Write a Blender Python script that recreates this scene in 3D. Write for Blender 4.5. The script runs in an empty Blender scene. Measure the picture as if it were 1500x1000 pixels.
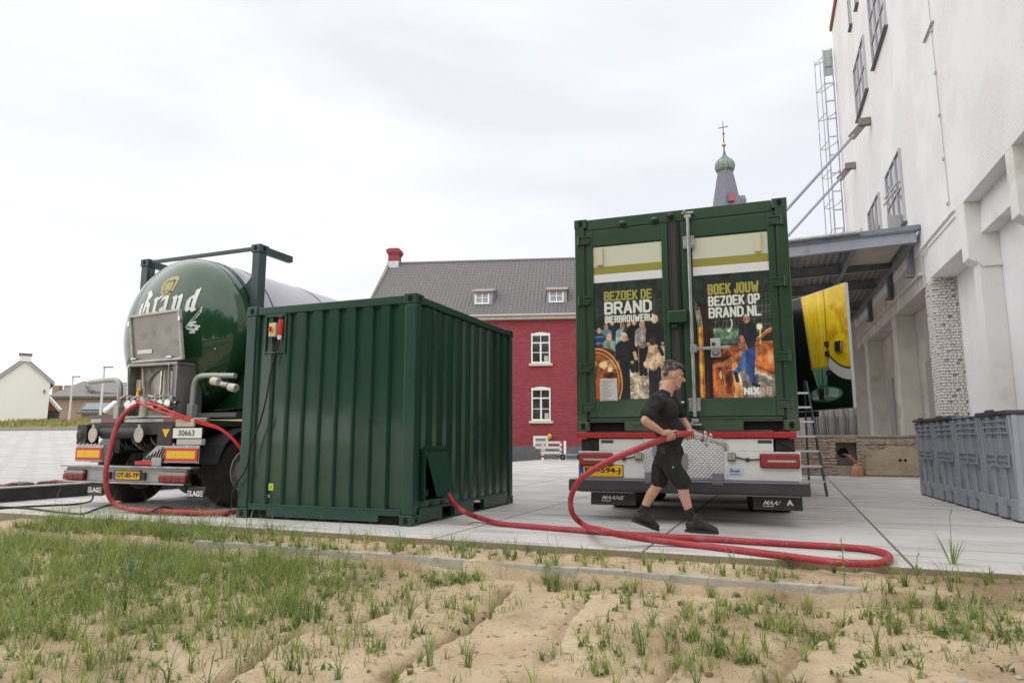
import bpy, math, random
import numpy as np
from mathutils import Vector, Matrix, Euler
random.seed(7); rng = np.random.default_rng(7)
SC = bpy.context.scene; COL = SC.collection
R = math.radians; PI = math.pi
# ------------------------------------------------------------- camera, sky, sun
FPX, CH, PIT = 998.94, 0.9325, R(8.2)
cd = bpy.data.cameras.new('camera'); cam = bpy.data.objects.new('camera', cd); COL.objects.link(cam)
cam.location = (0, 0, CH); cam.rotation_euler = (R(90)+PIT, 0, 0)
cd.sensor_width = 36; cd.lens = FPX/1500*36; cd.clip_end = 2000; cd.clip_start = .05
SC.camera = cam
w = bpy.data.worlds.new('World'); SC.world = w; w.use_nodes = True
nt = w.node_tree; N = nt.nodes; L = nt.links; N.clear()
out = N.new('ShaderNodeOutputWorld'); bg = N.new('ShaderNodeBackground'); bg.inputs[1].default_value = .125
sky = N.new('ShaderNodeTexSky'); sky.sky_type = 'NISHITA'; sky.sun_disc = False
SUN_AZ, SUN_EL = R(215), R(52)          # azimuth clockwise from +Y : behind the camera, to the left
sky.sun_elevation = SUN_EL; sky.sun_rotation = SUN_AZ
tc = N.new('ShaderNodeTexCoord'); mp = N.new('ShaderNodeMapping'); mp.inputs['Scale'].default_value = (1.0, 1.0, 3.4)
mp.inputs['Rotation'].default_value = (0, R(7), 0); mp.inputs['Location'].default_value = (.6, .2, .3)
n1 = N.new('ShaderNodeTexNoise'); n1.inputs['Scale'].default_value = 1.5; n1.inputs['Detail'].default_value = 3.5; n1.inputs['Roughness'].default_value = .5
n1.inputs['Distortion'].default_value = .25
cr = N.new('ShaderNodeValToRGB'); e = cr.color_ramp.elements
e[0].position = .34; e[0].color = (4.55, 4.6, 4.85, 1); e[1].position = .66; e[1].color = (5.95, 5.95, 6.0, 1)
m_ = e = cr.color_ramp.elements.new(.5); m_.color = (5.3, 5.32, 5.45, 1)
mx = N.new('ShaderNodeMix'); mx.data_type = 'RGBA'; mx.inputs['Factor'].default_value = .93
L.new(tc.outputs['Generated'], mp.inputs['Vector']); L.new(mp.outputs[0], n1.inputs['Vector']); L.new(n1.outputs['Fac'], cr.inputs[0])
L.new(sky.outputs[0], mx.inputs[6]); L.new(cr.outputs[0], mx.inputs[7]); L.new(mx.outputs[2], bg.inputs[0]); L.new(bg.outputs[0], out.inputs[0])
sl = bpy.data.lights.new('sun', 'SUN'); sl.energy = 1.5; sl.angle = R(130); sl.color = (1, .96, .9)
so = bpy.data.objects.new('sun', sl); COL.objects.link(so)
sd = Vector((math.sin(SUN_AZ)*math.cos(SUN_EL), math.cos(SUN_AZ)*math.cos(SUN_EL), math.sin(SUN_EL)))
so.rotation_euler = sd.to_track_quat('Z', 'Y').to_euler(); so.location = sd*40
SC.view_settings.view_transform = 'Standard'; SC.view_settings.look = 'None'; SC.view_settings.exposure = .68; SC.view_settings.gamma = 1
# ------------------------------------------------------------- measuring helpers (photo point -> real place)
def P(u, v, Y):
    x = (u-750)/FPX; y = (500-v)/FPX; c, s = math.cos(PIT), math.sin(PIT)
    d = Vector((x, c-s*y, s+c*y)); return Vector((0, 0, CH)) + d*(Y/d.y)
def G(u, v, z=0.):
    x = (u-750)/FPX; y = (500-v)/FPX; c, s = math.cos(PIT), math.sin(PIT)
    d = Vector((x, c-s*y, s+c*y)); return Vector((0, 0, CH)) + d*((z-CH)/d.z)
# ------------------------------------------------------------- materials
MATS = {}
def nn(nt, t, **k):
    n = nt.nodes.new(t)
    for a, b in k.items(): setattr(n, a, b)
    return n
def mat(name, col, rough=.6, metal=0., c2=None, ns=4., nd=5., nfac=(.35, .65), bump=0., bs=30., coat=0., sc=(1, 1, 1), c3=None, n3=.7, spec=None, dirt=None, ds=1.3):
    """Principled material; c2 mixed by noise, optional dirt colour by a second noise, bump by fine noise."""
    if name in MATS: return MATS[name]
    m = bpy.data.materials.new(name); m.use_nodes = True; t = m.node_tree; b = t.nodes['Principled BSDF']
    b.inputs['Base Color'].default_value = (*col, 1); b.inputs['Roughness'].default_value = rough; b.inputs['Metallic'].default_value = metal
    if coat: b.inputs['Coat Weight'].default_value = coat; b.inputs['Coat Roughness'].default_value = .08
    if spec is not None: b.inputs['Specular IOR Level'].default_value = spec
    tc = nn(t, 'ShaderNodeTexCoord'); mp = nn(t, 'ShaderNodeMapping'); mp.inputs['Scale'].default_value = sc
    t.links.new(tc.outputs['Object'], mp.inputs[0]); cur = None
    def mixin(cur, c, scale, lo, hi, det):
        n = nn(t, 'ShaderNodeTexNoise'); n.inputs['Scale'].default_value = scale; n.inputs['Detail'].default_value = det
        t.links.new(mp.outputs[0], n.inputs['Vector'])
        mr = nn(t, 'ShaderNodeMapRange'); mr.inputs[1].default_value = lo; mr.inputs[2].default_value = hi; t.links.new(n.outputs['Fac'], mr.inputs[0])
        x = nn(t, 'ShaderNodeMix', data_type='RGBA'); t.links.new(mr.outputs[0], x.inputs[0])
        if cur is None: x.inputs[6].default_value = (*col, 1)
        else: t.links.new(cur, x.inputs[6])
        x.inputs[7].default_value = (*c, 1); return x.outputs[2]
    if c2: cur = mixin(cur, c2, ns, nfac[0], nfac[1], nd)
    if c3: cur = mixin(cur, c3, ns*5.3, n3-.08, n3+.08, 4)
    if dirt: cur = mixin(cur, dirt, ds, .55, .78, 8)
    if cur is not None: t.links.new(cur, b.inputs['Base Color'])
    if bump:
        n = nn(t, 'ShaderNodeTexNoise'); n.inputs['Scale'].default_value = bs; n.inputs['Detail'].default_value = 6
        t.links.new(mp.outputs[0], n.inputs['Vector']); bp = nn(t, 'ShaderNodeBump'); bp.inputs['Strength'].default_value = bump; bp.inputs['Distance'].default_value = .02
        t.links.new(n.outputs['Fac'], bp.inputs['Height']); t.links.new(bp.outputs[0], b.inputs['Normal'])
    MATS[name] = m; return m
def brickmat(name, c1, c2, mortar, bw=.22, bh=.065, ms=.012, plane='xz', bump=.5, rough=.75, noise=None, nfac=(.45, .6), ns=1.2, squash=None):
    m = mat(name, c1, rough); t = m.node_tree; b = t.nodes['Principled BSDF']
    tc = nn(t, 'ShaderNodeTexCoord'); sp = nn(t, 'ShaderNodeSeparateXYZ'); cb = nn(t, 'ShaderNodeCombineXYZ')
    t.links.new(tc.outputs['Object'], sp.inputs[0]); t.links.new(sp.outputs['xyz'.index(plane[0])], cb.inputs[0]); t.links.new(sp.outputs['xyz'.index(plane[1])], cb.inputs[1])
    wn = nn(t, 'ShaderNodeTexNoise'); wn.inputs['Scale'].default_value = 6; t.links.new(tc.outputs['Object'], wn.inputs['Vector'])
    ad = nn(t, 'ShaderNodeMixRGB', blend_type='ADD'); ad.inputs[0].default_value = .02 if noise is None else .035
    t.links.new(cb.outputs[0], ad.inputs[1]); t.links.new(wn.outputs['Color'], ad.inputs[2])
    br = nn(t, 'ShaderNodeTexBrick'); br.inputs['Scale'].default_value = 1; br.inputs['Brick Width'].default_value = bw; br.inputs['Row Height'].default_value = bh
    br.inputs['Mortar Size'].default_value = ms; br.inputs['Color1'].default_value = (*c1, 1); br.inputs['Color2'].default_value = (*c2, 1); br.inputs['Mortar'].default_value = (*mortar, 1)
    br.inputs['Mortar Smooth'].default_value = .3
    t.links.new(ad.outputs[0], br.inputs['Vector']); col = br.outputs['Color']
    if noise:
        n = nn(t, 'ShaderNodeTexNoise'); n.inputs['Scale'].default_value = ns; n.inputs['Detail'].default_value = 8; t.links.new(tc.outputs['Object'], n.inputs['Vector'])
        mr = nn(t, 'ShaderNodeMapRange'); mr.inputs[1].default_value = nfac[0]; mr.inputs[2].default_value = nfac[1]; t.links.new(n.outputs['Fac'], mr.inputs[0])
        x = nn(t, 'ShaderNodeMix', data_type='RGBA'); t.links.new(mr.outputs[0], x.inputs[0]); t.links.new(col, x.inputs[6]); x.inputs[7].default_value = (*noise, 1); col = x.outputs[2]
    t.links.new(col, b.inputs['Base Color'])
    n2 = nn(t, 'ShaderNodeTexNoise'); n2.inputs['Scale'].default_value = 25; n2.inputs['Detail'].default_value = 6; t.links.new(tc.outputs['Object'], n2.inputs['Vector'])
    ma = nn(t, 'ShaderNodeMath', operation='MULTIPLY_ADD'); ma.inputs[1].default_value = -.8; t.links.new(br.outputs['Fac'], ma.inputs[0]); t.links.new(n2.outputs['Fac'], ma.inputs[2])
    bp = nn(t, 'ShaderNodeBump'); bp.inputs['Strength'].default_value = bump; bp.inputs['Distance'].default_value = .012
    t.links.new(ma.outputs[0], bp.inputs['Height']); t.links.new(bp.outputs[0], b.inputs['Normal'])
    return m
def vcmat(name, rough=.35, coat=0.):
    if name in MATS: return MATS[name]
    m = mat(name, (1, 1, 1), rough, coat=coat); t = m.node_tree; a = nn(t, 'ShaderNodeVertexColor'); a.layer_name = 'Col'
    t.links.new(a.outputs[0], t.nodes['Principled BSDF'].inputs['Base Color']); return m
DG = mat('box_green_paint', (.007, .045, .031), .28, c2=(.009, .054, .029), ns=3, bump=.10, bs=3.5, coat=.55, dirt=(.016, .055, .04), ds=5)
DGF = mat('frame_green_paint', (.009, .050, .035), .36, c2=(.012, .060, .043), ns=6, bump=.06, bs=12, coat=.2)
TG = mat('truck_green_paint', (.0145, .053, .021), .33, c2=(.018, .061, .026), ns=4, bump=.04, bs=9, coat=.3, dirt=(.025, .055, .033), ds=4)
TANKG = mat('tank_green_paint', (.014, .062, .027), .2, coat=1.)
TANKG.node_tree.nodes['Principled BSDF'].inputs['Coat IOR'].default_value = 1.48; TANKG.node_tree.nodes['Principled BSDF'].inputs['Specular IOR Level'].default_value = .25; TANKG.node_tree.nodes['Principled BSDF'].inputs['Coat Roughness'].default_value = .03
TFG = mat('tank_frame_paint', (.033, .062, .062), .4, c2=(.042, .075, .074), ns=5)
CLAD = mat('tank_cladding', (.42, .42, .46), .35, metal=.15, c2=(.46, .46, .5), ns=2)
BLK = mat('black_plastic', (.018, .018, .02), .5, c2=(.03, .03, .033), ns=9)
RUB = mat('tyre_rubber', (.022, .022, .022), .85, c2=(.04, .038, .035), ns=6, bump=.2, bs=40)
SEAL = mat('door_seal_rubber', (.035, .032, .035), .7)
STEEL = mat('galvanised_steel', (.45, .46, .47), .38, .75, c2=(.34, .35, .36), ns=9, dirt=(.25, .24, .23), ds=6)
STEELP = mat('grey_steel_plate', (.42, .42, .41), .45, .3, c2=(.52, .52, .5), ns=6, dirt=(.3, .28, .25), ds=4)
STAIN = mat('stainless_sheet', (.30, .29, .29), .42, .6, c2=(.36, .35, .35), ns=3, dirt=(.22, .21, .2), ds=5, bump=.08, bs=4)
CHR = mat('polished_steel', (.62, .61, .6), .22, .95, c2=(.4, .39, .38), ns=20)
WHT = mat('white_paint', (.72, .73, .72), .4, c2=(.66, .67, .66), ns=3, dirt=(.52, .51, .48), ds=4)
WHTP = mat('white_print', (.82, .83, .82), .5)
BLKP = mat('black_print', (.015, .015, .018), .5)
REDP = mat('red_gloss_paint', (.42, .012, .015), .35, c2=(.36, .012, .014), ns=8)
REDL = mat('red_lamp_lens', (.19, .004, .008), .2, coat=.2, c2=(.26, .010, .014), ns=30)
YEL = mat('yellow_plate', (.82, .47, .01), .45)
ORG = mat('yellow_reflector', (.82, .50, .015), .45)
REDR = mat('red_reflector', (.62, .035, .03), .45)
BLU = mat('blue_print', (.02, .07, .38), .5)
HOSE = mat('red_hose_rubber', (.33, .022, .034), .5, c2=(.41, .045, .055), ns=3, c3=(.46, .17, .17), n3=.70, dirt=(.42, .13, .13), ds=5, bump=.08, bs=30)
HOSET = mat('bright_red_hose', (.62, .02, .02), .4)
DARK = mat('dark_void', (.006, .006, .006), .95)
CAB = mat('black_cable_rubber', (.012, .012, .014), .6)
GLASS = mat('window_glass', (.02, .022, .02), .06, c2=(.06, .065, .05), ns=2.2, spec=.8)
CREAM = mat('cream_paint', (.62, .6, .52), .5, c2=(.55, .53, .46), ns=5)
# ------------------------------------------------------------- mesh builder
class MB:
    def __init__(s): s.v = []; s.f = []; s.m = []; s.cur = 0
    def add(s, vs, fs):
        o = len(s.v); s.v += [tuple(p) for p in vs]; s.f += [tuple(i+o for i in f) for f in fs]; s.m += [s.cur]*len(fs); return s
    def box(s, x0, x1, y0, y1, z0, z1):
        return s.add([(x0,y0,z0),(x1,y0,z0),(x1,y1,z0),(x0,y1,z0),(x0,y0,z1),(x1,y0,z1),(x1,y1,z1),(x0,y1,z1)],
                     [(0,3,2,1),(4,5,6,7),(0,1,5,4),(1,2,6,5),(2,3,7,6),(3,0,4,7)])
    def obox(s, a, b, wx, wz, up=(0, 0, 1)):
        a = Vector(a); b = Vector(b); d = (b-a).normalized(); u = Vector(up); x = d.cross(u)
        if x.length < 1e-4: x = d.cross(Vector((1, 0, 0)))
        x.normalize(); u = x.cross(d); x = x*wx/2; u = u*wz/2
        return s.add([a-x-u, a+x-u, a+x+u, a-x+u, b-x-u, b+x-u, b+x+u, b-x+u], [(0,1,2,3),(7,6,5,4),(0,4,5,1),(1,5,6,2),(2,6,7,3),(3,7,4,0)])
    def prism(s, pts, ax, a, b):
        n = len(pts)
        def mk(p, t): q = list(p); q.insert(ax, t); return tuple(q)
        return s.add([mk(p, a) for p in pts]+[mk(p, b) for p in pts], [tuple(range(n)), tuple(range(2*n-1, n-1, -1))]+[(i, i+n, (i+1) % n+n, (i+1) % n) for i in range(n)])
    def face(s, pts): return s.add(pts, [tuple(range(len(pts)))])
    def tube(s, pts, r, n=10, cap=True):
        pts = [Vector(p) for p in pts]; rs = r if isinstance(r, (list, tuple)) else [r]*len(pts); vs = []; fs = []; ref = None
        for i, p in enumerate(pts):
            d = (pts[min(i+1, len(pts)-1)]-pts[max(i-1, 0)]).normalized()
            if ref is None: ref = d.orthogonal().normalized()
            ref = (ref-d*ref.dot(d)); ref = ref.normalized() if ref.length > 1e-5 else d.orthogonal().normalized()
            y = d.cross(ref)
            vs += [p+(ref*math.cos(2*PI*k/n)+y*math.sin(2*PI*k/n))*rs[i] for k in range(n)]
        for i in range(len(pts)-1):
            for k in range(n): a = i*n+k; b = i*n+(k+1) % n; fs.append((a, b, b+n, a+n))
        if cap: fs += [tuple(range(n-1, -1, -1)), tuple((len(pts)-1)*n+k for k in range(n))]
        return s.add(vs, fs)
    def cyl(s, a, b, r, r2=None, n=20): return s.tube([a, b], [r, r if r2 is None else r2], n)
    def lathe(s, prof, c=(0, 0, 0), ax=2, n=24, a0=0., a1=2*PI):
        full = abs(a1-a0-2*PI) < 1e-6; m = n if full else n+1; vs = []; fs = []
        for r, h in prof:
            for k in range(m):
                a = a0+(a1-a0)*k/n; q = [r*math.cos(a), r*math.sin(a)]; q.insert(ax, h); vs.append((q[0]+c[0], q[1]+c[1], q[2]+c[2]))
        for i in range(len(prof)-1):
            for k in range(n):
                a = i*m+k; b = i*m+(k+1) % m; fs.append((a, b, b+m, a+m))
        return s.add(vs, fs)
    def ell(s, c, r, n=14, M=None):
        vs = []; fs = []; m = n//2+1
        for i in range(m+1):
            t = PI*i/m
            for k in range(n):
                a = 2*PI*k/n; q = Vector((r[0]*math.sin(t)*math.cos(a), r[1]*math.sin(t)*math.sin(a), r[2]*math.cos(t)))
                if M: q = M @ q
                vs.append(q+Vector(c))
        for i in range(m):
            for k in range(n): a = i*n+k; b = i*n+(k+1) % n; fs.append((a, a+n, b+n, b))
        return s.add(vs, fs)
    def cap(s, a, b, r0, r1, n=14):
        a = Vector(a); b = Vector(b); d = b-a; l = max(d.length, 1e-5); d = d/l; pts = []; rs = []
        for i in range(5): t = -PI/2+PI/2*i/4*.999+.02; pts.append(a+d*r0*math.sin(t)); rs.append(max(r0*math.cos(t), 1e-4))
        for i in range(5): t = PI/2*i/4*.98; pts.append(b+d*r1*math.sin(t)); rs.append(max(r1*math.cos(t), 1e-4))
        return s.tube(pts, rs, n)
    def build(s, name, mats, parent=None, bevel=0., smooth=None, seg=2):
        me = bpy.data.meshes.new(name); me.from_pydata(s.v, [], s.f)
        mats = mats if isinstance(mats, (list, tuple)) else [mats]
        for m in mats: me.materials.append(m)
        me.polygons.foreach_set('material_index', s.m)
        return finish(name, me, parent, bevel, smooth, seg)
def finish(name, me, parent=None, bevel=0., smooth=None, seg=2):
    import bmesh
    bm = bmesh.new(); bm.from_mesh(me)
    if smooth is not None: bmesh.ops.remove_doubles(bm, verts=bm.verts, dist=1e-5)
    bmesh.ops.recalc_face_normals(bm, faces=bm.faces); bm.to_mesh(me); bm.free()
    if smooth is not None:
        me.polygons.foreach_set('use_smooth', [True]*len(me.polygons)); me.set_sharp_from_angle(angle=R(smooth))
    o = bpy.data.objects.new(name, me); COL.objects.link(o)
    if parent: o.parent = parent
    if bevel:
        b = o.modifiers.new('b', 'BEVEL'); b.width = bevel; b.segments = seg; b.limit_method = 'ANGLE'; b.angle_limit = R(40)
    return o
def tag(o, label=None, cat=None, group=None, kind=None):
    if label: o['label'] = label
    if cat: o['category'] = cat
    if group: o['group'] = group
    if kind: o['kind'] = kind
    return o
def thing(name, loc, yaw, label, cat, group=None):
    o = bpy.data.objects.new(name, None); COL.objects.link(o); o.location = loc; o.rotation_euler = (0, 0, -R(yaw)); o.empty_display_size = .2
    return tag(o, label, cat, group)
def copy_tree(o, parent=None):
    c = o.copy(); COL.objects.link(c)
    if parent: c.parent = parent
    for ch in list(o.children): copy_tree(ch, c)
    return c
def bx(name, m, par, *a, bevel=0.):
    return MB().box(*a).build(name, m, par, bevel)
def smoothpath(pts, n=8):
    pts = [Vector(p) for p in pts]; q = [pts[0]*2-pts[1]]+pts+[pts[-1]*2-pts[-2]]; out = []
    for i in range(1, len(q)-2):
        for k in range(n):
            t = k/n; a, b, c, d = q[i-1:i+3]
            out.append(.5*((2*b)+(c-a)*t+(2*a-5*b+4*c-d)*t*t+(3*b-a-3*c+d)*t**3))
    out.append(q[-2]); return out
def text(name, s, x0, x1, z0, z1, y, m, par, bold=0., shear=0., fn=None, thick=0., label=None):
    """flat lettering on an xz plane, facing -y, fitted to the given rectangle"""
    c = bpy.data.curves.new(name, 'FONT'); c.body = s; c.size = 1; c.offset = bold; c.shear = shear; c.resolution_u = 3; c.extrude = 0
    o = bpy.data.objects.new(name, c); COL.objects.link(o); dg = bpy.context.evaluated_depsgraph_get(); dg.update()
    me = bpy.data.meshes.new_from_object(o.evaluated_get(dg)); bpy.data.objects.remove(o); bpy.data.curves.remove(c)
    n = len(me.vertices); a = np.zeros(n*3); me.vertices.foreach_get('co', a); a = a.reshape(-1, 3)
    lo = a.min(0); hi = a.max(0); q = np.zeros_like(a)
    q[:, 0] = x0+(a[:, 0]-lo[0])/(hi[0]-lo[0])*(x1-x0); q[:, 2] = z0+(a[:, 1]-lo[1])/(hi[1]-lo[1])*(z1-z0); q[:, 1] = y
    if fn: q = np.array([fn(*p) for p in q])
    me.vertices.foreach_set('co', q.ravel()); me.materials.clear(); me.materials.append(m); me.update()
    o = bpy.data.objects.new(name, me); COL.objects.link(o); o.parent = par
    if label: o['label'] = label
    return o
def raster(name, img, x0, x1, z0, z1, y, par, m, label=None, horiz=True):
    """a printed sheet: img[h][w] linear colours laid on an xz rectangle (row 0 at the top)"""
    H, W_ = img.shape[:2]; xs = np.linspace(x0, x1, W_); zs = np.linspace(z1, z0, H)
    X, Z = np.meshgrid(xs, zs); V = np.stack([X, np.full_like(X, y), Z], -1).reshape(-1, 3)
    i = np.arange(H*W_).reshape(H, W_); F = np.stack([i[1:, :-1], i[1:, 1:], i[:-1, 1:], i[:-1, :-1]], -1).reshape(-1, 4)
    me = bpy.data.meshes.new(name); me.from_pydata(V.tolist(), [], F.tolist()); me.materials.append(m)
    ca = me.color_attributes.new('Col', 'FLOAT_COLOR', 'POINT'); c = np.ones((H*W_, 4), np.float32); c[:, :3] = img.reshape(-1, 3); ca.data.foreach_set('color', c.ravel())
    o = bpy.data.objects.new(name, me); COL.objects.link(o); o.parent = par
    if label: o['label'] = label
    return o
def blob(name, mb, m, voxel=.006, parent=None, smooth=6):
    me = bpy.data.meshes.new(name); me.from_pydata(mb.v, [], mb.f); o = bpy.data.objects.new(name, me); COL.objects.link(o)
    r = o.modifiers.new('r', 'REMESH'); r.mode = 'VOXEL'; r.voxel_size = voxel; r.use_smooth_shade = True
    s = o.modifiers.new('s', 'SMOOTH'); s.iterations = smooth; s.factor = .5
    dg = bpy.context.evaluated_depsgraph_get(); dg.update(); me2 = bpy.data.meshes.new_from_object(o.evaluated_get(dg)); bpy.data.objects.remove(o)
    me2.materials.clear(); me2.materials.append(m); me2.polygons.foreach_set('use_smooth', [True]*len(me2.polygons)); me2.name = name
    o = bpy.data.objects.new(name, me2); COL.objects.link(o)
    if parent: o.parent = parent
    return o
# ------------------------------------------------------------- noise helper
def vnoise(x, y, sc, seed):
    r = np.random.default_rng(seed).random((97, 97)); x = x/sc+31.7; y = y/sc+17.3
    xi = np.floor(x).astype(int); yi = np.floor(y).astype(int); fx = x-xi; fy = y-yi; fx = fx*fx*(3-2*fx); fy = fy*fy*(3-2*fy)
    g = lambda a, b: r[a % 97, b % 97]
    return (g(xi, yi)*(1-fx)+g(xi+1, yi)*fx)*(1-fy)+(g(xi, yi+1)*(1-fx)+g(xi+1, yi+1)*fx)*fy
def fbm(x, y, sc, seed, o=4): return sum(vnoise(x, y, sc/2**k, seed+k)*.5**k for k in range(o))/(2-.5**(o-1))
def segdist(x, y, pts):
    d = np.full(x.shape, 9.); side = np.zeros(x.shape)
    for (ax, ay), (bx_, by) in zip(pts[:-1], pts[1:]):
        vx, vy = bx_-ax, by-ay; t = np.clip(((x-ax)*vx+(y-ay)*vy)/(vx*vx+vy*vy), 0, 1)
        dd = np.hypot(x-ax-t*vx, y-ay-t*vy); cr_ = ((x-ax)*vy-(y-ay)*vx); k = dd < d; d = np.where(k, dd, d); side = np.where(k, np.sign(cr_), side)
    return d, side
# ------------------------------------------------------------- GROUND
SY = R(22); cS, sS = math.cos(SY), math.sin(SY); EDGE = 5.96      # slab frame: r=x cos - y sin, s=x sin + y cos
def struct(o): return tag(o, kind='structure')
# concrete yard of 2 m plates
def slabmat():
    m = mat('concrete_plates', (.42, .41, .39), .8); t = m.node_tree; b = t.nodes['Principled BSDF']; lk = t.links
    tc = nn(t, 'ShaderNodeTexCoord'); sp = nn(t, 'ShaderNodeSeparateXYZ'); lk.new(tc.outputs['Object'], sp.inputs[0])
    nz = nn(t, 'ShaderNodeTexNoise'); nz.inputs['Scale'].default_value = 5; lk.new(tc.outputs['Object'], nz.inputs['Vector'])
    def joint(sock, off):
        a = nn(t, 'ShaderNodeMath', operation='ADD'); a.inputs[1].default_value = off; lk.new(sock, a.inputs[0])
        w_ = nn(t, 'ShaderNodeMath', operation='MULTIPLY_ADD'); w_.inputs[1].default_value = .012; lk.new(nz.outputs['Fac'], w_.inputs[0]); lk.new(a.outputs[0], w_.inputs[2])
        p = nn(t, 'ShaderNodeMath', operation='PINGPONG'); p.inputs[1].default_value = 1.; lk.new(w_.outputs[0], p.inputs[0])
        l = nn(t, 'ShaderNodeMath', operation='LESS_THAN'); l.inputs[1].default_value = .012; lk.new(p.outputs[0], l.inputs[0]); return l.outputs[0]
    jx = joint(sp.outputs[0], -.80); jy = joint(sp.outputs[1], -EDGE-1.05)
    mxm = nn(t, 'ShaderNodeMath', operation='MAXIMUM'); lk.new(jx, mxm.inputs[0]); lk.new(jy, mxm.inputs[1])
    # per-plate tone
    def cell(sock, off):
        a = nn(t, 'ShaderNodeMath', operation='ADD'); a.inputs[1].default_value = off; lk.new(sock, a.inputs[0])
        d = nn(t, 'ShaderNodeMath', operation='MULTIPLY'); d.inputs[1].default_value = .5; lk.new(a.outputs[0], d.inputs[0])
        f = nn(t, 'ShaderNodeMath', operation='FLOOR'); lk.new(d.outputs[0], f.inputs[0]); return f.outputs[0]
    cb = nn(t, 'ShaderNodeCombineXYZ'); lk.new(cell(sp.outputs[0], -.80), cb.inputs[0]); lk.new(cell(sp.outputs[1], -EDGE-1.05), cb.inputs[1])
    wn = nn(t, 'ShaderNodeTexWhiteNoise'); lk.new(cb.outputs[0], wn.inputs['Vector'])
    def mixc(a, col, fac, mul=None):
        x = nn(t, 'ShaderNodeMix', data_type='RGBA'); lk.new(fac, x.inputs[0])
        if isinstance(a, tuple): x.inputs[6].default_value = (*a, 1)
        else: lk.new(a, x.inputs[6])
        x.inputs[7].default_value = (*col, 1); return x.outputs[2]
    def noise(scale, lo, hi, det=7, scl=(1, 1, 1)):
        mp = nn(t, 'ShaderNodeMapping'); mp.inputs['Scale'].default_value = scl; lk.new(tc.outputs['Object'], mp.inputs[0])
        n = nn(t, 'ShaderNodeTexNoise'); n.inputs['Scale'].default_value = scale; n.inputs['Detail'].default_value = det; lk.new(mp.outputs[0], n.inputs['Vector'])
        r = nn(t, 'ShaderNodeMapRange'); r.inputs[1].default_value = lo; r.inputs[2].default_value = hi; lk.new(n.outputs['Fac'], r.inputs[0]); return r.outputs[0]
    c = mixc((.58, .565, .55), (.49, .48, .465), wn.outputs['Value'])
    c = mixc(c, (.64, .63, .61), noise(1.1, .45, .7))
    c = mixc(c, (.40, .375, .34), noise(2.3, .52, .74, 9, (.35, 1.6, 1)))
    c = mixc(c, (.40, .33, .24), noise(.9, .60, .78, 9))
    c = mixc(c, (.30, .28, .26), noise(1.7, .60, .72, 10, (.18, 2.2, 1)))
    c = mixc(c, (.2, .18, .16), noise(38, .68, .74, 3))
    lt = nn(t, 'ShaderNodeMath', operation='LESS_THAN'); lt.inputs[1].default_value = -.007; lk.new(sp.outputs[2], lt.inputs[0])
    c = mixc(c, (.16, .13, .10), mxm.outputs[0]); c = mixc(c, (.27, .22, .155), lt.outputs[0]); lk.new(c, b.inputs['Base Color'])
    h = nn(t, 'ShaderNodeMath', operation='MULTIPLY_ADD'); h.inputs[1].default_value = -1.5; lk.new(mxm.outputs[0], h.inputs[0]); lk.new(noise(60, 0, 1, 6), h.inputs[2])
    bp = nn(t, 'ShaderNodeBump'); bp.inputs['Strength'].default_value = .35; bp.inputs['Distance'].default_value = .008; lk.new(h.outputs[0], bp.inputs['Height']); lk.new(bp.outputs[0], b.inputs['Normal'])
    return m
slab = MB().prism([(-11.1, EDGE), (16, EDGE), (40, 60), (-11.1, 60)], 2, -.16, 0).build('concrete_yard', slabmat(), None, .012)
slab.rotation_euler = (0, 0, -SY); struct(slab)
# far ground
GR = mat('far_grass', (.10, .13, .04), .9, c2=(.2, .18, .08), ns=.6)
struct(MB().face([(-400, -400, -.45), (400, -400, -.45), (400, 600, -.45), (-400, 600, -.45)]).build('ground', GR))
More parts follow.
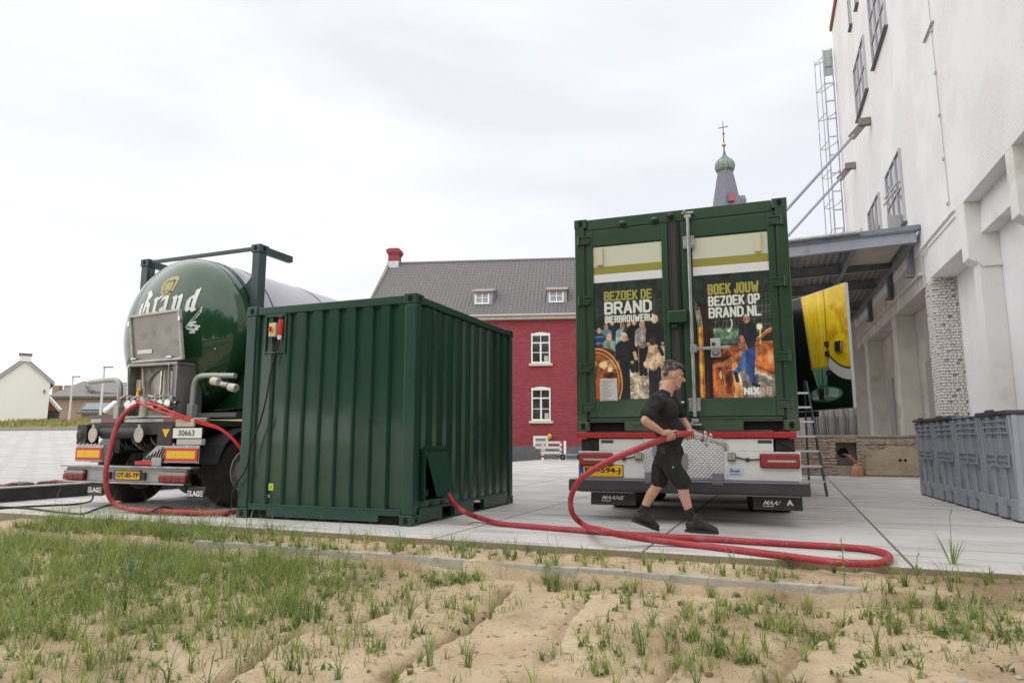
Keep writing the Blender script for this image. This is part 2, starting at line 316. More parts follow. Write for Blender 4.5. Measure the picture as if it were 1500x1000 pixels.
# soil of the verge
def gp(*uv): return [tuple(G(u, v, -.2)[:2]) for u, v in uv]
RUTS = [(gp((748, 858), (720, 884), (704, 903), (676, 922), (643, 938), (600, 955), (560, 985), (530, 1010)), .075, .085),
        (gp((560, 890), (500, 905), (450, 915), (423, 928), (393, 941), (357, 960), (317, 976), (260, 1000), (200, 1030)), .07, .08),
        (gp((300, 862), (213, 898), (170, 917), (90, 940), (0, 968)), .035, .06), (gp((1010, 880), (985, 915), (1000, 950), (960, 1000)), .03, .07),
        (gp((-40, 905), (60, 880), (160, 860)), .03, .06), (gp((1240, 910), (1180, 938), (1130, 990)), .03, .08), (gp((860, 870), (830, 905), (800, 960)), .02, .06)]
def soilz(x, y, full=False):
    brn = np.zeros(np.shape(x))
    q = EDGE-(x*sS+y*cS); r = x*cS-y*sS
    z = np.where(q < .62, -.062-.03*np.clip(q, 0, 1), -.205-.02*(q-.62))
    ramp = np.clip((r-0.1)/1.2, 0, 1); z = z*(1-ramp)+ramp*(-.045-.06*np.clip(q, 0, 3))     # no kerb further right: soil runs up to the plates
    z = z+.07*(fbm(x, y, .9, 3)-.5)*np.clip(q*2, 0, 1)+.045*(fbm(x, y, .22, 9)-.5)*np.clip(.3+q, 0, 1)+.020*(fbm(x, y, .07, 14, 2)-.5)
    rough = np.clip((r-.2)/1.5, 0, 1); brn = np.clip((fbm(x, y, .6, 55, 4)-.53+.07*rough)*5, 0, 1)*(.3+.65*rough); z += rough*.03*(fbm(x, y, .12, 21, 3)-.5)
    for pts, dep, wd in RUTS:
        wob = .5+fbm(x, y, .35, 33, 2); d, sd_ = segdist(x+.06*(fbm(x, y, .25, 40, 2)-.5), y+.06*(fbm(x, y, .2, 44, 2)-.5), pts); ww = wd*wob
        dep = dep*1.35; prof = np.where(sd_ > 0, np.clip(1-d/(ww*1.9), 0, 1)**1.3, np.clip((1-d/(ww*.45))*1.8, 0, 1)); z = z-dep*prof; brn = np.maximum(brn, np.clip(prof*1.5-.25, 0, 1)*min(1, dep/.07))  # soil turns browner toward the rut bottoms, besides the noise patches
    return (z, brn) if full else z
def soilmesh(x0, x1, q0, q1, step, name):
    # grid in slab frame
    rs = np.arange(x0, x1+step, step); qs = np.arange(q0, q1+step, step); Rr, Q = np.meshgrid(rs, qs); S = EDGE-Q
    X = Rr*cS+S*sS; Y = -Rr*sS+S*cS; Z, BRN = soilz(X, Y, True); V = np.stack([X, Y, Z], -1).reshape(-1, 3); h, w_ = Rr.shape
    i = np.arange(h*w_).reshape(h, w_); F = np.stack([i[1:, :-1], i[1:, 1:], i[:-1, 1:], i[:-1, :-1]], -1).reshape(-1, 4)
    me = bpy.data.meshes.new(name); me.vertices.add(len(V)); me.vertices.foreach_set('co', V.ravel()); me.loops.add(F.size); me.loops.foreach_set('vertex_index', F.ravel())
    me.polygons.add(len(F)); me.polygons.foreach_set('loop_start', np.arange(0, F.size, 4)); me.polygons.foreach_set('loop_total', np.full(len(F), 4)); me.update(); me.validate()
    at_ = me.attributes.new('soil_brown', 'FLOAT', 'POINT'); at_.data.foreach_set('value', BRN.astype(np.float32).ravel())
    me.polygons.foreach_set('use_smooth', [True]*len(F)); return me
SOIL = mat('sandy_soil', (.46, .345, .215), .95, c2=(.61, .485, .325), ns=2.2, nfac=(.3, .7), c3=(.22, .15, .09), n3=.67, bump=1., bs=32, dirt=(.32, .235, .145), ds=.9)
t = SOIL.node_tree; bs_ = t.nodes['Principled BSDF']; src = bs_.inputs['Base Color'].links[0].from_socket; an = nn(t, 'ShaderNodeAttribute'); an.attribute_name = 'soil_brown'; x_ = nn(t, 'ShaderNodeMix', data_type='RGBA')
t.links.new(an.outputs['Fac'], x_.inputs[0]); t.links.new(src, x_.inputs[6]); x_.inputs[7].default_value = (.21, .135, .075, 1); t.links.new(x_.outputs[2], bs_.inputs['Base Color'])
me = soilmesh(-9.2, 6.2, -.02, 4.2, .018, 'soil'); me.materials.append(SOIL); o = bpy.data.objects.new('soil', me); COL.objects.link(o); struct(o)
o = MB().box(-60, 60, -60, 1.58, -.60, -.40).build('verge_ground', SOIL); o.rotation_euler = (0, 0, -SY); struct(o)
o = MB().box(6.15, 60, 1.5, 5.95, -.40, -.21).build('verge_ground', SOIL); o.rotation_euler = (0, 0, -SY); struct(o)
o = MB().box(-60, -9.18, 1.5, 5.95, -.40, -.21).build('verge_ground', SOIL); o.rotation_euler = (0, 0, -SY); struct(o)
# kerb stones
KERB = mat('kerb_concrete', (.42, .40, .36), .85, c2=(.50, .48, .43), ns=7, bump=.4, bs=50, dirt=(.3, .24, .16), ds=6)
for k in range(7):
    r0 = -5.6+k*1.0
    if r0 > .0: break
    o = MB().box(-.495, .495, -.04, .04, -.19, .0).build('kerb_stone', KERB, None, .008)
    o.rotation_euler = (R(random.uniform(-2, 2)), R(random.uniform(-.4, .4)), -SY+R(random.uniform(-.5, .5))); q = .575; r = r0+.5; s = EDGE-q
    o.location = (r*cS+s*sS, -r*sS+s*cS, -.062-.004*(k % 2))
    tag(o, ['leftmost kerb stone, buried in tall grass', 'kerb stone in the grass under the left end of the green container', 'grey kerb stone in grass below the container middle', 'kerb stone running below the green container corner',
            'kerb stone in the dry soil under the red hose start', 'long bare kerb stone below the two crossing red hoses', 'rightmost kerb stone ending in the soil'][k], 'kerb stone', 'kerb stones along the concrete edge')
# raised block-paved lot at the left, rising away from the camera
LOT = brickmat('lot_paving', (.44, .425, .41), (.53, .515, .50), (.24, .22, .195), 1.2, .40, .035, 'xy', .5, noise=(.56, .54, .51), nfac=(.62, .8), ns=.6)
def lotz(s): return .19 if s < 13 else .19+.072*(s-13)
rows = [(5.98, .19), (13, .19), (32, lotz(32))]
mb = MB()
for (a, za), (b, zb) in zip(rows[:-1], rows[1:]): ea = -11.2-max(0, a-13)*.35; eb = -11.2-max(0, b-13)*.35; mb.add([(-60, a, za), (ea, a, za), (eb, b, zb), (-60, b, zb)], [(0, 1, 2, 3)]); mb.add([(ea, a, -.3), (eb, b, -.3), (eb, b, zb), (ea, a, za)], [(0, 1, 2, 3)])
mb.add([(-60, 5.98, -.3), (-11.2, 5.98, -.3), (-11.2, 5.98, .19), (-60, 5.98, .19)], [(0, 1, 2, 3)]); o = mb.build('paved_lot', LOT); o.rotation_euler = (0, 0, -SY); struct(o)
ROAD = mat('asphalt', (.11, .115, .13), .8, c2=(.14, .145, .155), ns=3)
z0, z1 = lotz(32), lotz(36); o = MB().add([(-90, 32, z0), (-17.8, 32, z0), (-19.2, 36, z1), (-90, 36, z1), (-90, 32, z0-3), (-17.8, 32, z0-3), (-19.2, 36, z1-3), (-90, 36, z1-3)], [(0, 1, 2, 3), (1, 5, 6, 2)]).build('road', ROAD); o.rotation_euler = (0, 0, -SY); struct(o)
MEAD = mat('dry_meadow', (.26, .22, .07), .95, c2=(.15, .19, .05), ns=.8, c3=(.34, .2, .09), n3=.6)
ZBK = z1; o = MB().prism([(36, z1), (37.5, z1+.55), (120, z1+.9), (120, -1), (36, -1)], 0, -150, -19.2).build('meadow_bank', MEAD); o.rotation_euler = (0, 0, -SY); struct(o)
# ------------------------------------------------------------- FACTORY (right)
YY = 19.9
PL = mat('white_plaster', (.78, .77, .78), .85, c2=(.83, .82, .83), ns=.7, nfac=(.3, .7), bump=.4, bs=18, dirt=(.62, .605, .60), ds=.8)
PLB = brickmat('painted_white_brick', (.80, .79, .80), (.77, .76, .77), (.70, .69, .69), .22, .072, .010, 'yz', .35, .85, noise=(.83, .82, .83), ns=.6)
PLC = mat('painted_concrete', (.76, .75, .73), .8, c2=(.81, .80, .79), ns=1.5, bump=.15, bs=25, dirt=(.52, .49, .43), ds=1.1)
TAN = mat('tan_render', (.54, .51, .47), .85, c2=(.63, .60, .56), ns=1.2, bump=.2, bs=22, dirt=(.36, .32, .27), ds=1.4)  # greyer tan tone for the walls beneath the canopy
TANB = brickmat('tan_brick', (.50, .47, .43), (.44, .41, .37), (.36, .33, .3), .22, .072, .012, 'yz', .6, .85, noise=(.56, .53, .48), ns=1.1)
fac = thing('factory_building', (0, 0, 0), YY, 'tall white painted brick factory building with concrete piers filling the right side', 'building')
bx('wall', PLB, fac, 4.1, 16, 2, 33.4, 5.72, 20.2)
bx('ground_floor_wall', PL, fac, 4.66, 15.9, 2.1, 19.2, 0, 5.72)
bx('ground_floor_wall', TANB, fac, 4.66, 15.9, 19.2, 33.3, 0, 5.72)
bx('coping', mat('red_coping', (.28, .12, .10), .7), fac, 4.0, 16.1, 1.9, 33.5, 20.2, 20.42)
for s0, s1 in ((6.6, 7.0), (9.7, 10.1), (12.8, 13.15), (15.7, 16.1)):
    MB().prism([(4.1, 5.72), (4.1, 4.55), (4.27, 4.42), (4.27, 0), (4.66, 0), (4.66, 5.72)], 1, s0, s1).build('pier', PLC, fac, .012)
    MB().prism([(4.66, 4.5), (4.20, 4.5), (4.32, 4.36), (4.66, 4.36)], 1, s0-.05, s0+.0).build('corbel', PLC, fac, .004)
for s0, s1 in ((2.1, 6.6), (7.0, 9.7), (10.1, 12.8), (13.15, 15.7)): MB().prism([(4.40, 5.72), (4.36, 5.05), (4.66, 5.05), (4.66, 5.72)], 1, s0+.002, s1-.002).build('beam', PLC, fac)
MB().prism([(4.1, 5.72), (4.1, 4.86), (4.66, 4.86), (4.66, 5.72)], 1, 16.102, 18.9).build('beam', PLB, fac, .01)
bx('moulding', PLC, fac, 4.05, 4.1, 16.3, 19.5, 5.74, 5.80, bevel=.01); bx('moulding', PLC, fac, 4.07, 4.1, 16.3, 19.5, 5.60, 5.635)
# ragged brick pier
mb = MB()
for i in range(68):
    z = i*.0715; off = (i % 2)*.06
    for k in range(6):
        for ax in (0, 1):
            d = random.choice([0, 0, 0, .004, .008, .014, .03]) if random.random() < .93 else .07
            if ax == 0:
                a = 4.12+k*.095+(off*.5); b = min(a+.085, 4.66)
                if b-a > .02: mb.box(a, b, 18.9+d, 19.1, z, z+.062)
            else:
                a = 18.92+k*.115+off*.5; b = min(a+.105, 19.6)
                if b-a > .02: mb.box(4.1+d*.4, 4.3, a, b, z, z+.062)
mb.build('brick_pier', mat('chipped_white_brick', (.72, .70, .68), .85, c2=(.62, .59, .55), ns=9, c3=(.30, .2, .15), n3=.66, bump=.5, bs=40), fac, .006)
bx('pier_core', PL, fac, 4.14, 4.66, 18.97, 19.56, 0, 5.7)
bx('spandrel', TAN, fac, 4.1, 4.64, 19.6, 33.3, 4.78, 5.715); bx('ledge', TAN, fac, 4.0, 4.1, 19.6, 33.3, 5.1, 5.17)
for s0, s1 in ((23.85, 24.5), (29.9, 30.7)):
    bx('pier', TAN, fac, 4.12, 4.66, s0, s1, 1.0, 4.778, bevel=.01)
bx('door', mat('grey_steel_door', (.33, .33, .32), .6), fac, 4.6, 4.655, 21.7, 22.7, 1.0, 3.2, bevel=.01)
bx('door', mat('grey_steel_door', (.33, .33, .32), .6), fac, 4.6, 4.655, 28.2, 29.2, 1.0, 3.2, bevel=.01)
bx('door', mat('dark_door', (.08, .08, .085), .6), fac, 4.6, 4.655, 26.4, 27.0, 1.0, 3.4, bevel=.01)
bx('end_wall', TAN, fac, .6, 4.655, 32.6, 33.2, 1.0, 6.25)
FRM = mat('grey_window_frame', (.46, .46, .47), .5)
WGL = mat('bright_window_glass', (.16, .17, .19), .04, spec=1., c2=(.3, .31, .33), ns=.8)
def fwin(s0, s1, z0, z1, nv, nh, open_=False):
    w_ = MB(); t = .026
    for a in (s0, s1-t*1.6): w_.box(4.03, 4.13, a, a+t*1.6, z0, z1)
    for a in (z0, z1-t*1.6): w_.box(4.033, 4.127, s0+t*1.6, s1-t*1.6, a, a+t*1.6)
    for k in range(1, nv): a = s0+(s1-s0)*k/nv; w_.box(4.04, 4.12, a-t, a+t, z0+.05, z1-.05)
    for k in range(1, nh): a = z0+(z1-z0)*k/nh; w_.box(4.045, 4.115, s0+.05, s1-.05, a-t*.8, a+t*.8)
    if open_: w_.obox((4.06, s0+.95, z0+1.25), (3.8, s0+1.4, z0+.95), .04, .04); w_.obox((4.06, s0+.5, z0+1.35), (3.75, s0+.95, z0+1.0), .04, .04); w_.box(3.8, 4.1, s0+1.0, s0+1.04, z0+.1, z0+.5)
    w_.cur = 1; w_.box(3.99, 4.1, s0-.08, s1+.08, z0-.055, z0-.005)
    o = w_.build('window', [FRM, mat('dark_sill', (.12, .12, .125), .6)], fac); bx('pane', WGL, o, 4.075, 4.095, s0+.05, s1-.05, z0+.05, z1-.05)
fwin(21.3, 23.8, 13.05, 15.6, 3, 3); fwin(25.2, 27.8, 13.05, 15.1, 3, 2); fwin(20.95, 23.25, 6.95, 9.1, 3, 2, True); fwin(24.6, 27.0, 6.95, 9.1, 3, 2); fwin(27.5, 27.9, 16.9, 18.1, 1, 1); fwin(25.8, 26.2, 16.7, 18.1, 1, 1)
fwin(28.8, 31.0, 6.95, 9.1, 3, 2)
bx('ledge', mat('grey_window_frame', (.3,.3,.31)), fac, 4.04, 4.1, 16.5, 17.4, 10.22, 10.25)
MB().tube([(4.08, 16.75, 19.5), (4.07, 16.72, 12), (4.08, 16.6, 6.0)], .009, 5).build('lightning_cable', FRM, fac)
for k in range(14): bx('cable_clip', FRM, fac, 4.05, 4.1, 16.66, 16.73, 6.0+k*1.02, 6.06+k*1.02)
# canopy
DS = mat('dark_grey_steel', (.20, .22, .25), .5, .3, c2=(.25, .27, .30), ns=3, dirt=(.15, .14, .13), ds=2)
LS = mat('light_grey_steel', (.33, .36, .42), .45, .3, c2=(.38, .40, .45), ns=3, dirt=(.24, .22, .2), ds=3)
DECK = mat('weathered_roof_deck', (.20, .19, .18), .7, .2, c2=(.27, .255, .24), ns=1.2, dirt=(.14, .12, .1), ds=1.5)
can = thing('canopy', (0, 0, 0), YY, 'grey steel loading canopy with corrugated deck hung from the factory wall by two rods', 'canopy')
CW = -1.2
def cz(r): return 5.95-(4.1-r)*.035
n = 56; prof = []
for k in range(n+1):
    r = CW+(4.05-CW)*k/n; prof.append((r, cz(r)+.31+(.035 if k % 2 else -.0)))
mb = MB()
for i in range(n): (a, za), (b, zb) = prof[i], prof[i+1]; mb.add([(a, 19.6, za), (b, 19.6, zb), (b, 32.5, zb), (a, 32.5, za), (a, 19.6, za+.03), (b, 19.6, zb+.03), (b, 32.5, zb+.03), (a, 32.5, za+.03)], [(0, 3, 2, 1), (4, 5, 6, 7), (0, 1, 5, 4), (2, 3, 7, 6)])
mb.build('roof_deck', DECK, can)
def ibeam(m, par, a, b, h=.26, w_=.14, name='beam'):
    mb = MB(); a = Vector(a); b = Vector(b)
    mb.obox(a, b, .02, h); z = Vector((0, 0, h/2)); mb.obox(a+z, b+z, w_, .022); mb.obox(a-z, b-z, w_, .022); return mb.build(name, m, par)
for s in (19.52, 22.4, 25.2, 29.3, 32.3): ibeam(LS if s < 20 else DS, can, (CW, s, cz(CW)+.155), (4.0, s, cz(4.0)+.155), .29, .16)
for r in (CW+.05, .9, 2.55, 3.9): ibeam(DS, can, (r, 19.62, cz(r)+.10), (r, 32.2, cz(r)+.10), .18, .12)
MB().add([(CW, 19.40, cz(CW)+.312), (4.08, 19.40, cz(4.1)+.312), (4.08, 19.40, cz(4.1)+.44), (CW, 19.40, cz(CW)+.44), (CW, 19.6, cz(CW)+.312), (4.08, 19.6, cz(4.1)+.312), (4.08, 19.6, cz(4.1)+.44), (CW, 19.6, cz(CW)+.44)],
         [(0, 1, 2, 3), (7, 6, 5, 4), (3, 2, 6, 7), (0, 4, 5, 1)]).build('fascia', DS, can)
MB().tube([(CW, 19.32, cz(CW)+.42), (2.7, 19.32, cz(2.7)+.40)], .055, 10).build('gutter_pipe', STEEL, can)
bx('skylight_sheet', mat('ivory_sheet', (.5, .48, .4), .6, c2=(.42, .4, .33), ns=2), can, 2.62, 3.8, 19.75, 22.2, 6.10, 6.13)
for s in (20.5, 23.65, 27.9):
    mb = MB(); mb.box(3.94, 4.1, s-.02, s+.02, 5.3, 6.25); mb.box(3.94, 3.97, s-.1, s+.1, 5.3, 6.25); mb.box(4.075, 4.098, s-.1, s+.1, 5.3, 6.25); mb.box(3.86, 4.1, s-.13, s+.13, 5.26, 5.298)
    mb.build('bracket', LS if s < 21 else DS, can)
for s in (25.2, 29.3):
    MB().tube([(CW+.1, s, 6.55), (3.55, s, 11.43)], .055, 10).build('tie_rod', LS, can)
    mb = MB(); mb.obox((3.45, s, 11.33), (3.86, s, 11.8), .05, .25); mb.box(3.72, 4.09, s-.1, s+.1, 11.72, 11.98); mb.build('rod_anchor', mat('rust_grey', (.22, .19, .18), .6, .3), can, .01)
# loading dock
DB = brickmat('rough_dock_brick', (.42, .27, .20), (.34, .26, .20), (.40, .37, .32), .2, .068, .02, 'xz', 1., .9, noise=(.44, .39, .31), nfac=(.40, .58), ns=1.7)
dock = thing('loading_dock', (0, 0, 0), YY, 'low ruined brick loading dock under the canopy with a dark square niche', 'loading dock')
def rough(o, k=.03, cuts=0):
    for v in o.data.vertices: v.co += Vector([random.uniform(-k, k) for _ in range(3)])
mb = MB(); mb.box(.62, 1.81, 20, 20.4, 0, 1.0); mb.box(2.33, 4.6, 20, 20.4, 0, 1.0); mb.box(1.81, 2.33, 20, 20.4, 0, .26); mb.box(1.81, 2.33, 20, 20.4, .86, 1.0); mb.box(.62, 4.6, 20.4, 33, 0, .99)
mb.build('wall', DB, dock)
bx('platform_slab', mat('dock_concrete', (.40, .36, .3), .9, c2=(.3, .25, .2), ns=4, bump=.5, bs=30), dock, .58, 4.62, 19.96, 33, 1.0, 1.055, bevel=.012)
bx('niche_back', mat('niche_concrete', (.16, .15, .13), .9, c2=(.2, .19, .17), ns=6), dock, 1.82, 2.32, 20.22, 20.3, .27, .85)
MB().lathe([(.001, 0), (.13, 0), (.13, -.01)], (2.02, 20.218, .60), 1, 20).build('pipe_hole', DARK, dock)
mb = MB(); random.seed(3)
for i in range(11):
    z = .05+i*.085
    for xx in (1.72, 2.34):
        for q in range(2): mb.box(xx+q*.0+random.uniform(-.02, .01), xx+.10+random.uniform(-.02, .02), 19.955+random.uniform(0, .02), 20.02, z, z+.062)
for i in range(9): mb.box(1.80+i*.062, 1.80+i*.062+.045, 19.95+random.uniform(0, .015), 20.02, .87, 1.0)
mb.build('brick_surround', mat('loose_brick', (.40, .22, .16), .9, c2=(.5, .44, .36), ns=14, bump=.6, bs=50), dock, .006)
mbs = [MB(), MB()]; random.seed(21)
for i in range(330):
    z = .03+.071*random.randrange(13); x = random.choice([random.uniform(.64, 1.66), random.uniform(.64, 1.66), random.uniform(2.46, 3.1), random.uniform(3.1, 4.4)]); 
    if x > 2.46 and z < .72 and x > 2.6: z = .82+random.uniform(0, .1)
    k = random.random(); mbs[i % 2].box(x, x+random.uniform(.06, .2), 19.97+random.uniform(-.02, .015), 20.02, z, z+random.uniform(.035, .06))
mbs[0].build('rough_masonry', mat('loose_brick', (.40, .22, .16)), dock, .005)['kind'] = 'stuff'; mbs[1].build('rough_masonry', mat('grey_rubble_stone', (.40, .36, .31), .9, c2=(.28, .22, .17), ns=9, bump=.6, bs=40), dock, .005)['kind'] = 'stuff'
n = 14; mb = MB()
pl = [(2.5+.03*math.sin(i*2.1), .03) for i in range(1)]+[(4.55, .03), (4.55, .78), (3.6, .74), (3.1, .80), (2.8, .62), (2.52, .52), (2.5, .2)]
mb.prism(pl, 1, 19.965, 20.01); mb.build('plaster_patch', mat('tan_plaster', (.46, .38, .27), .9, c2=(.38, .29, .2), ns=2.4, c3=(.6, .55, .47), n3=.68, bump=.6, bs=20), dock, .01)
for xh in (3.3, 3.42): MB().cyl((xh, 19.95, .42), (xh, 19.97, .42), .035).build('socket_hole', DARK, dock)
bx('gap', DARK, dock, 2.86, 2.96, 19.985, 20.02, .74, .93)
cP = lambda r, s, z: (r, s, z)
MB().tube(smoothpath([(2.0, 20.2, .55), (2.12, 19.9, .52), (2.3, 19.8, .32), (2.48, 19.85, .03)], 5), .03, 8).build('drain_pipe', mat('terracotta_pipe', (.36, .12, .09), .6), dock, smooth=40)
o = MB().lathe([(.02, 0), (.13, .0), (.15, .1), (.14, .22), (.08, .27), (.075, .33), (.05, .33), (.001, .30)], n=18).build('terracotta_pot', mat('terracotta', (.45, .20, .12), .8, c2=(.5, .26, .17), ns=8), None, smooth=40)
r_, s_ = 2.27, 19.72; o.location = (r_*math.cos(R(YY))+s_*math.sin(R(YY)), -r_*math.sin(R(YY))+s_*math.cos(R(YY)), 0); tag(o, 'small terracotta drain pot lying by the dock niche', 'pot')
# gas cylinders on the dock
def yard(r, s, z=0): return Vector((r*math.cos(R(YY))+s*math.sin(R(YY)), -r*math.sin(R(YY))+s*math.cos(R(YY)), z))
kb = None
for k in range(5):
    if kb is None:
        kb = thing('gas_cylinder', yard(1.35, 20.9, 1.055), YY, 'x', 'gas cylinder', 'grey cylinders standing on the dock')
        MB().lathe([(.001, 0), (.115, 0), (.12, .03), (.12, .5), (.10, .58), (.04, .63), (.035, .66)], n=20).build('body', mat('keg_grey', (.22, .215, .21), .55, .2, c2=(.18, .175, .17), ns=5), kb, smooth=40)
        MB().lathe([(.085, .60), (.085, .73), (.075, .73), (.075, .60)], n=16).build('collar', STEEL, kb, smooth=40); o = kb
    else: o = copy_tree(kb); o.location = yard(1.35+k*.255, 20.9, 1.055)
    tag(o, ['leftmost grey cylinder of the row on the dock, beside the ladder', 'second grey cylinder from the ladder on the dock', 'middle grey cylinder of the row on the dock', 'fourth grey cylinder from the ladder on the dock', 'rightmost grey cylinder of the row standing on the dock'][k])
# escape ladder with cage at the far corner
esc = thing('cage_ladder', (0, 0, 0), YY, 'tall steel escape ladder in a cage at the far corner of the factory', 'ladder')
for r in (3.62, 4.0): MB().obox((r, 33.25, 6.4), (r, 33.25, 19.2), .05, .06, (1, 0, 0)).build('rail', STEEL, esc)
MB().obox((3.22, 33.05, 6.4), (3.22, 33.05, 18.6), .04, .04, (1, 0, 0)).build('rail', STEEL, esc); MB().obox((3.4, 32.6, 6.4), (3.4, 32.6, 18.3), .04, .04, (1, 0, 0)).build('rail', STEEL, esc)
for k in range(14): bx('rung', STEEL, esc, 3.62, 4.0, 33.23, 33.27, 6.9+k*.88, 6.95+k*.88)
for k in range(9): z = 7.2+k*1.4; MB().tube([(3.62, 33.25, z+.5), (3.22, 33.05, z), (3.4, 32.6, z-.2), (3.8, 32.5, z), (4.0, 33.2, z+.4)], .022, 6).build('hoop', STEEL, esc)
bx('top_panel', mat('grey_panel', (.42, .43, .42), .6), esc, 3.6, 4.02, 33.3, 33.34, 17.9, 19.2)
# ------------------------------------------------------------- RED HOUSE
RB = brickmat('red_painted_brick', (.32, .043, .062), (.39, .07, .09), (.24, .036, .05), .22, .072, .012, 'xz', 1., .7, noise=(.26, .04, .052), nfac=(.48, .75), ns=2.2)
TILE = mat('grey_clay_tile', (.155, .145, .15), .6, c2=(.20, .185, .19), ns=9, c3=(.10, .09, .09), n3=.62)
h = thing('red_brick_house', (.67, 34, 0), 6, 'two storey red painted brick house with grey tiled roof and white windows', 'house')
X0, X1 = -8.3, 9.0
bx('wall', RB, h, X0, X1, 0, 9, .62, 7.0)
MB().prism([(0, 7.0), (9, 7.0), (4.5, 11.0)], 0, X0+.001, X1-.001).build('gable', RB, h)
bx('plinth', mat('grey_plinth', (.12, .125, .14), .8, c2=(.16, .16, .17), ns=3, bump=.3, bs=20), h, X0-.04, X1+.04, -.05, 9.05, -.2, .62, bevel=.01)
bx('cornice', CREAM, h, X0-.1, X1+.1, -.28, .02, 6.93, 7.13, bevel=.02); MB().tube([(X0-.15, -.33, 7.12), (X1+.1, -.33, 7.12)], .075, 8).build('gutter', mat('zinc_gutter', (.42, .41, .38), .5, .3), h)
mb = MB(); nr = 30
for side in (0, 1):
    for i in range(nr):
        t0, t1 = i/nr, (i+1.15)/nr
        def pt(t, lift): y = -.3+t*4.8; z = 7.1+t*4.12+lift; return (y if side == 0 else 9-y, z)
        a, b = pt(t0, .05), pt(t1, .0); c_, d_ = pt(t1, -.03), pt(t0, .0)
        mb.prism([a, b, c_, d_] if side == 0 else [d_, c_, b, a], 0, X0-.15, X1+.15)
rf = mb.build('roof', TILE, h)
t = TILE.node_tree; b_ = t.nodes['Principled BSDF']; tcx = nn(t, 'ShaderNodeTexCoord'); wv = nn(t, 'ShaderNodeTexWave'); wv.inputs['Scale'].default_value = 1.5; wv.inputs['Distortion'].default_value = 0
t.links.new(tcx.outputs['Object'], wv.inputs['Vector']); bp = nn(t, 'ShaderNodeBump'); bp.inputs['Distance'].default_value = .05; bp.inputs['Strength'].default_value = .8; t.links.new(wv.outputs['Fac'], bp.inputs['Height']); t.links.new(bp.outputs[0], b_.inputs['Normal'])
MB().tube([(X0-.15, 4.5, 11.24), (X1+.15, 4.5, 11.24)], .1, 8).build('ridge_tile', TILE, h)
MB().add([(X0-.19, -.36, 7.02), (X0-.15, -.36, 7.02), (X0-.15, 4.5, 11.3), (X0-.19, 4.5, 11.3), (X0-.19, -.36, 7.2), (X0-.15, -.36, 7.2), (X0-.15, 4.5, 11.5), (X0-.19, 4.5, 11.5)], [(0, 1, 2, 3), (7, 6, 5, 4), (0, 4, 5, 1), (0, 3, 7, 4), (1, 5, 6, 2)]).build('verge_board', CREAM, h)
ch = MB(); ch.box(-8.45, -7.85, 4.2, 4.9, 10.6, 11.75); ch.box(-8.5, -7.8, 4.15, 4.95, 11.75, 11.85); ch.box(-8.55, -7.75, 4.1, 5.0, 11.85, 12.05); ch.box(-8.45, -7.85, 4.2, 4.9, 12.05, 12.12)
ch.build('chimney', RB, h); bx('flashing', STEEL, h, -8.5, -7.8, 4.15, 4.95, 10.75, 11.32)
def hwin(x0, x1, z0, z1, zt, sill=True):
    """white sash: transom at zt, arched head"""
    w_ = MB(); t = .07
    w_.box(x0, x0+t, -.03, .1, z0, z1); w_.box(x1-t, x1, -.03, .1, z0, z1); w_.box(x0+t, x1-t, -.03, .1, z0, z0+.09)
    n = 8; xm = (x0+x1)/2; arc = [(x0+t+(x1-x0-2*t)*k/n, z1-.02+.07*math.sin(PI*k/n)) for k in range(n+1)]
    w_.prism([(x0+t, z1-.13)]+arc+[(x1-t, z1-.13)][::1], 1, -.03, .1)
    w_.box(x0+t, x1-t, -.028, .09, zt-.035, zt+.035); w_.box(xm-.045, xm+.045, -.025, .09, z0+.09, zt-.035); w_.box(xm-.02, xm+.02, -.022, .09, zt+.035, z1-.13)
    zm = z0+.09+(zt-.035-z0-.09)*.5; w_.box(x0+t, xm-.045, -.02, .08, zm-.018, zm+.018); w_.box(xm+.045, x1-t, -.02, .08, zm-.018, zm+.018)
    o = w_.build('window', WHTP, h); bx('pane', GLASS, o, x0+t*.9, x1-t*.9, -.012, -.003, z0+.08, z1-.1)
    # dark reveal behind, white curtain edge
    bx('curtain', mat('net_curtain', (.5, .48, .42), .9), o, x1-.30, x1-.1, -.0155, -.0135, z0+.1, z0+.38)
    if sill: bx('sill', CREAM, o, x0-.12, x1+.12, -.12, .0, z0-.13, z0-.002, bevel=.01)
for xx in (.3, 5.2, -4.6): hwin(xx, xx+.95, 4.71, 6.24, 5.75)
for xx in (.3, 5.2, -4.6): hwin(xx, xx+.95, 1.86, 3.5, 2.98)
w_ = MB(); w_.box(.38, .5, -.05, .06, .38, 1.12); w_.box(1.0, 1.12, -.05, .06, .38, 1.12); w_.box(.5, 1.0, -.05, .06, 1.0, 1.12); w_.box(.5, 1.0, -.05, .06, .38, .5)
o = w_.build('window', WHTP, h, .008); bx('pane', mat('frosted_pane', (.30, .27, .27), .6), o, .5, 1.0, -.02, .02, .5, 1.0)
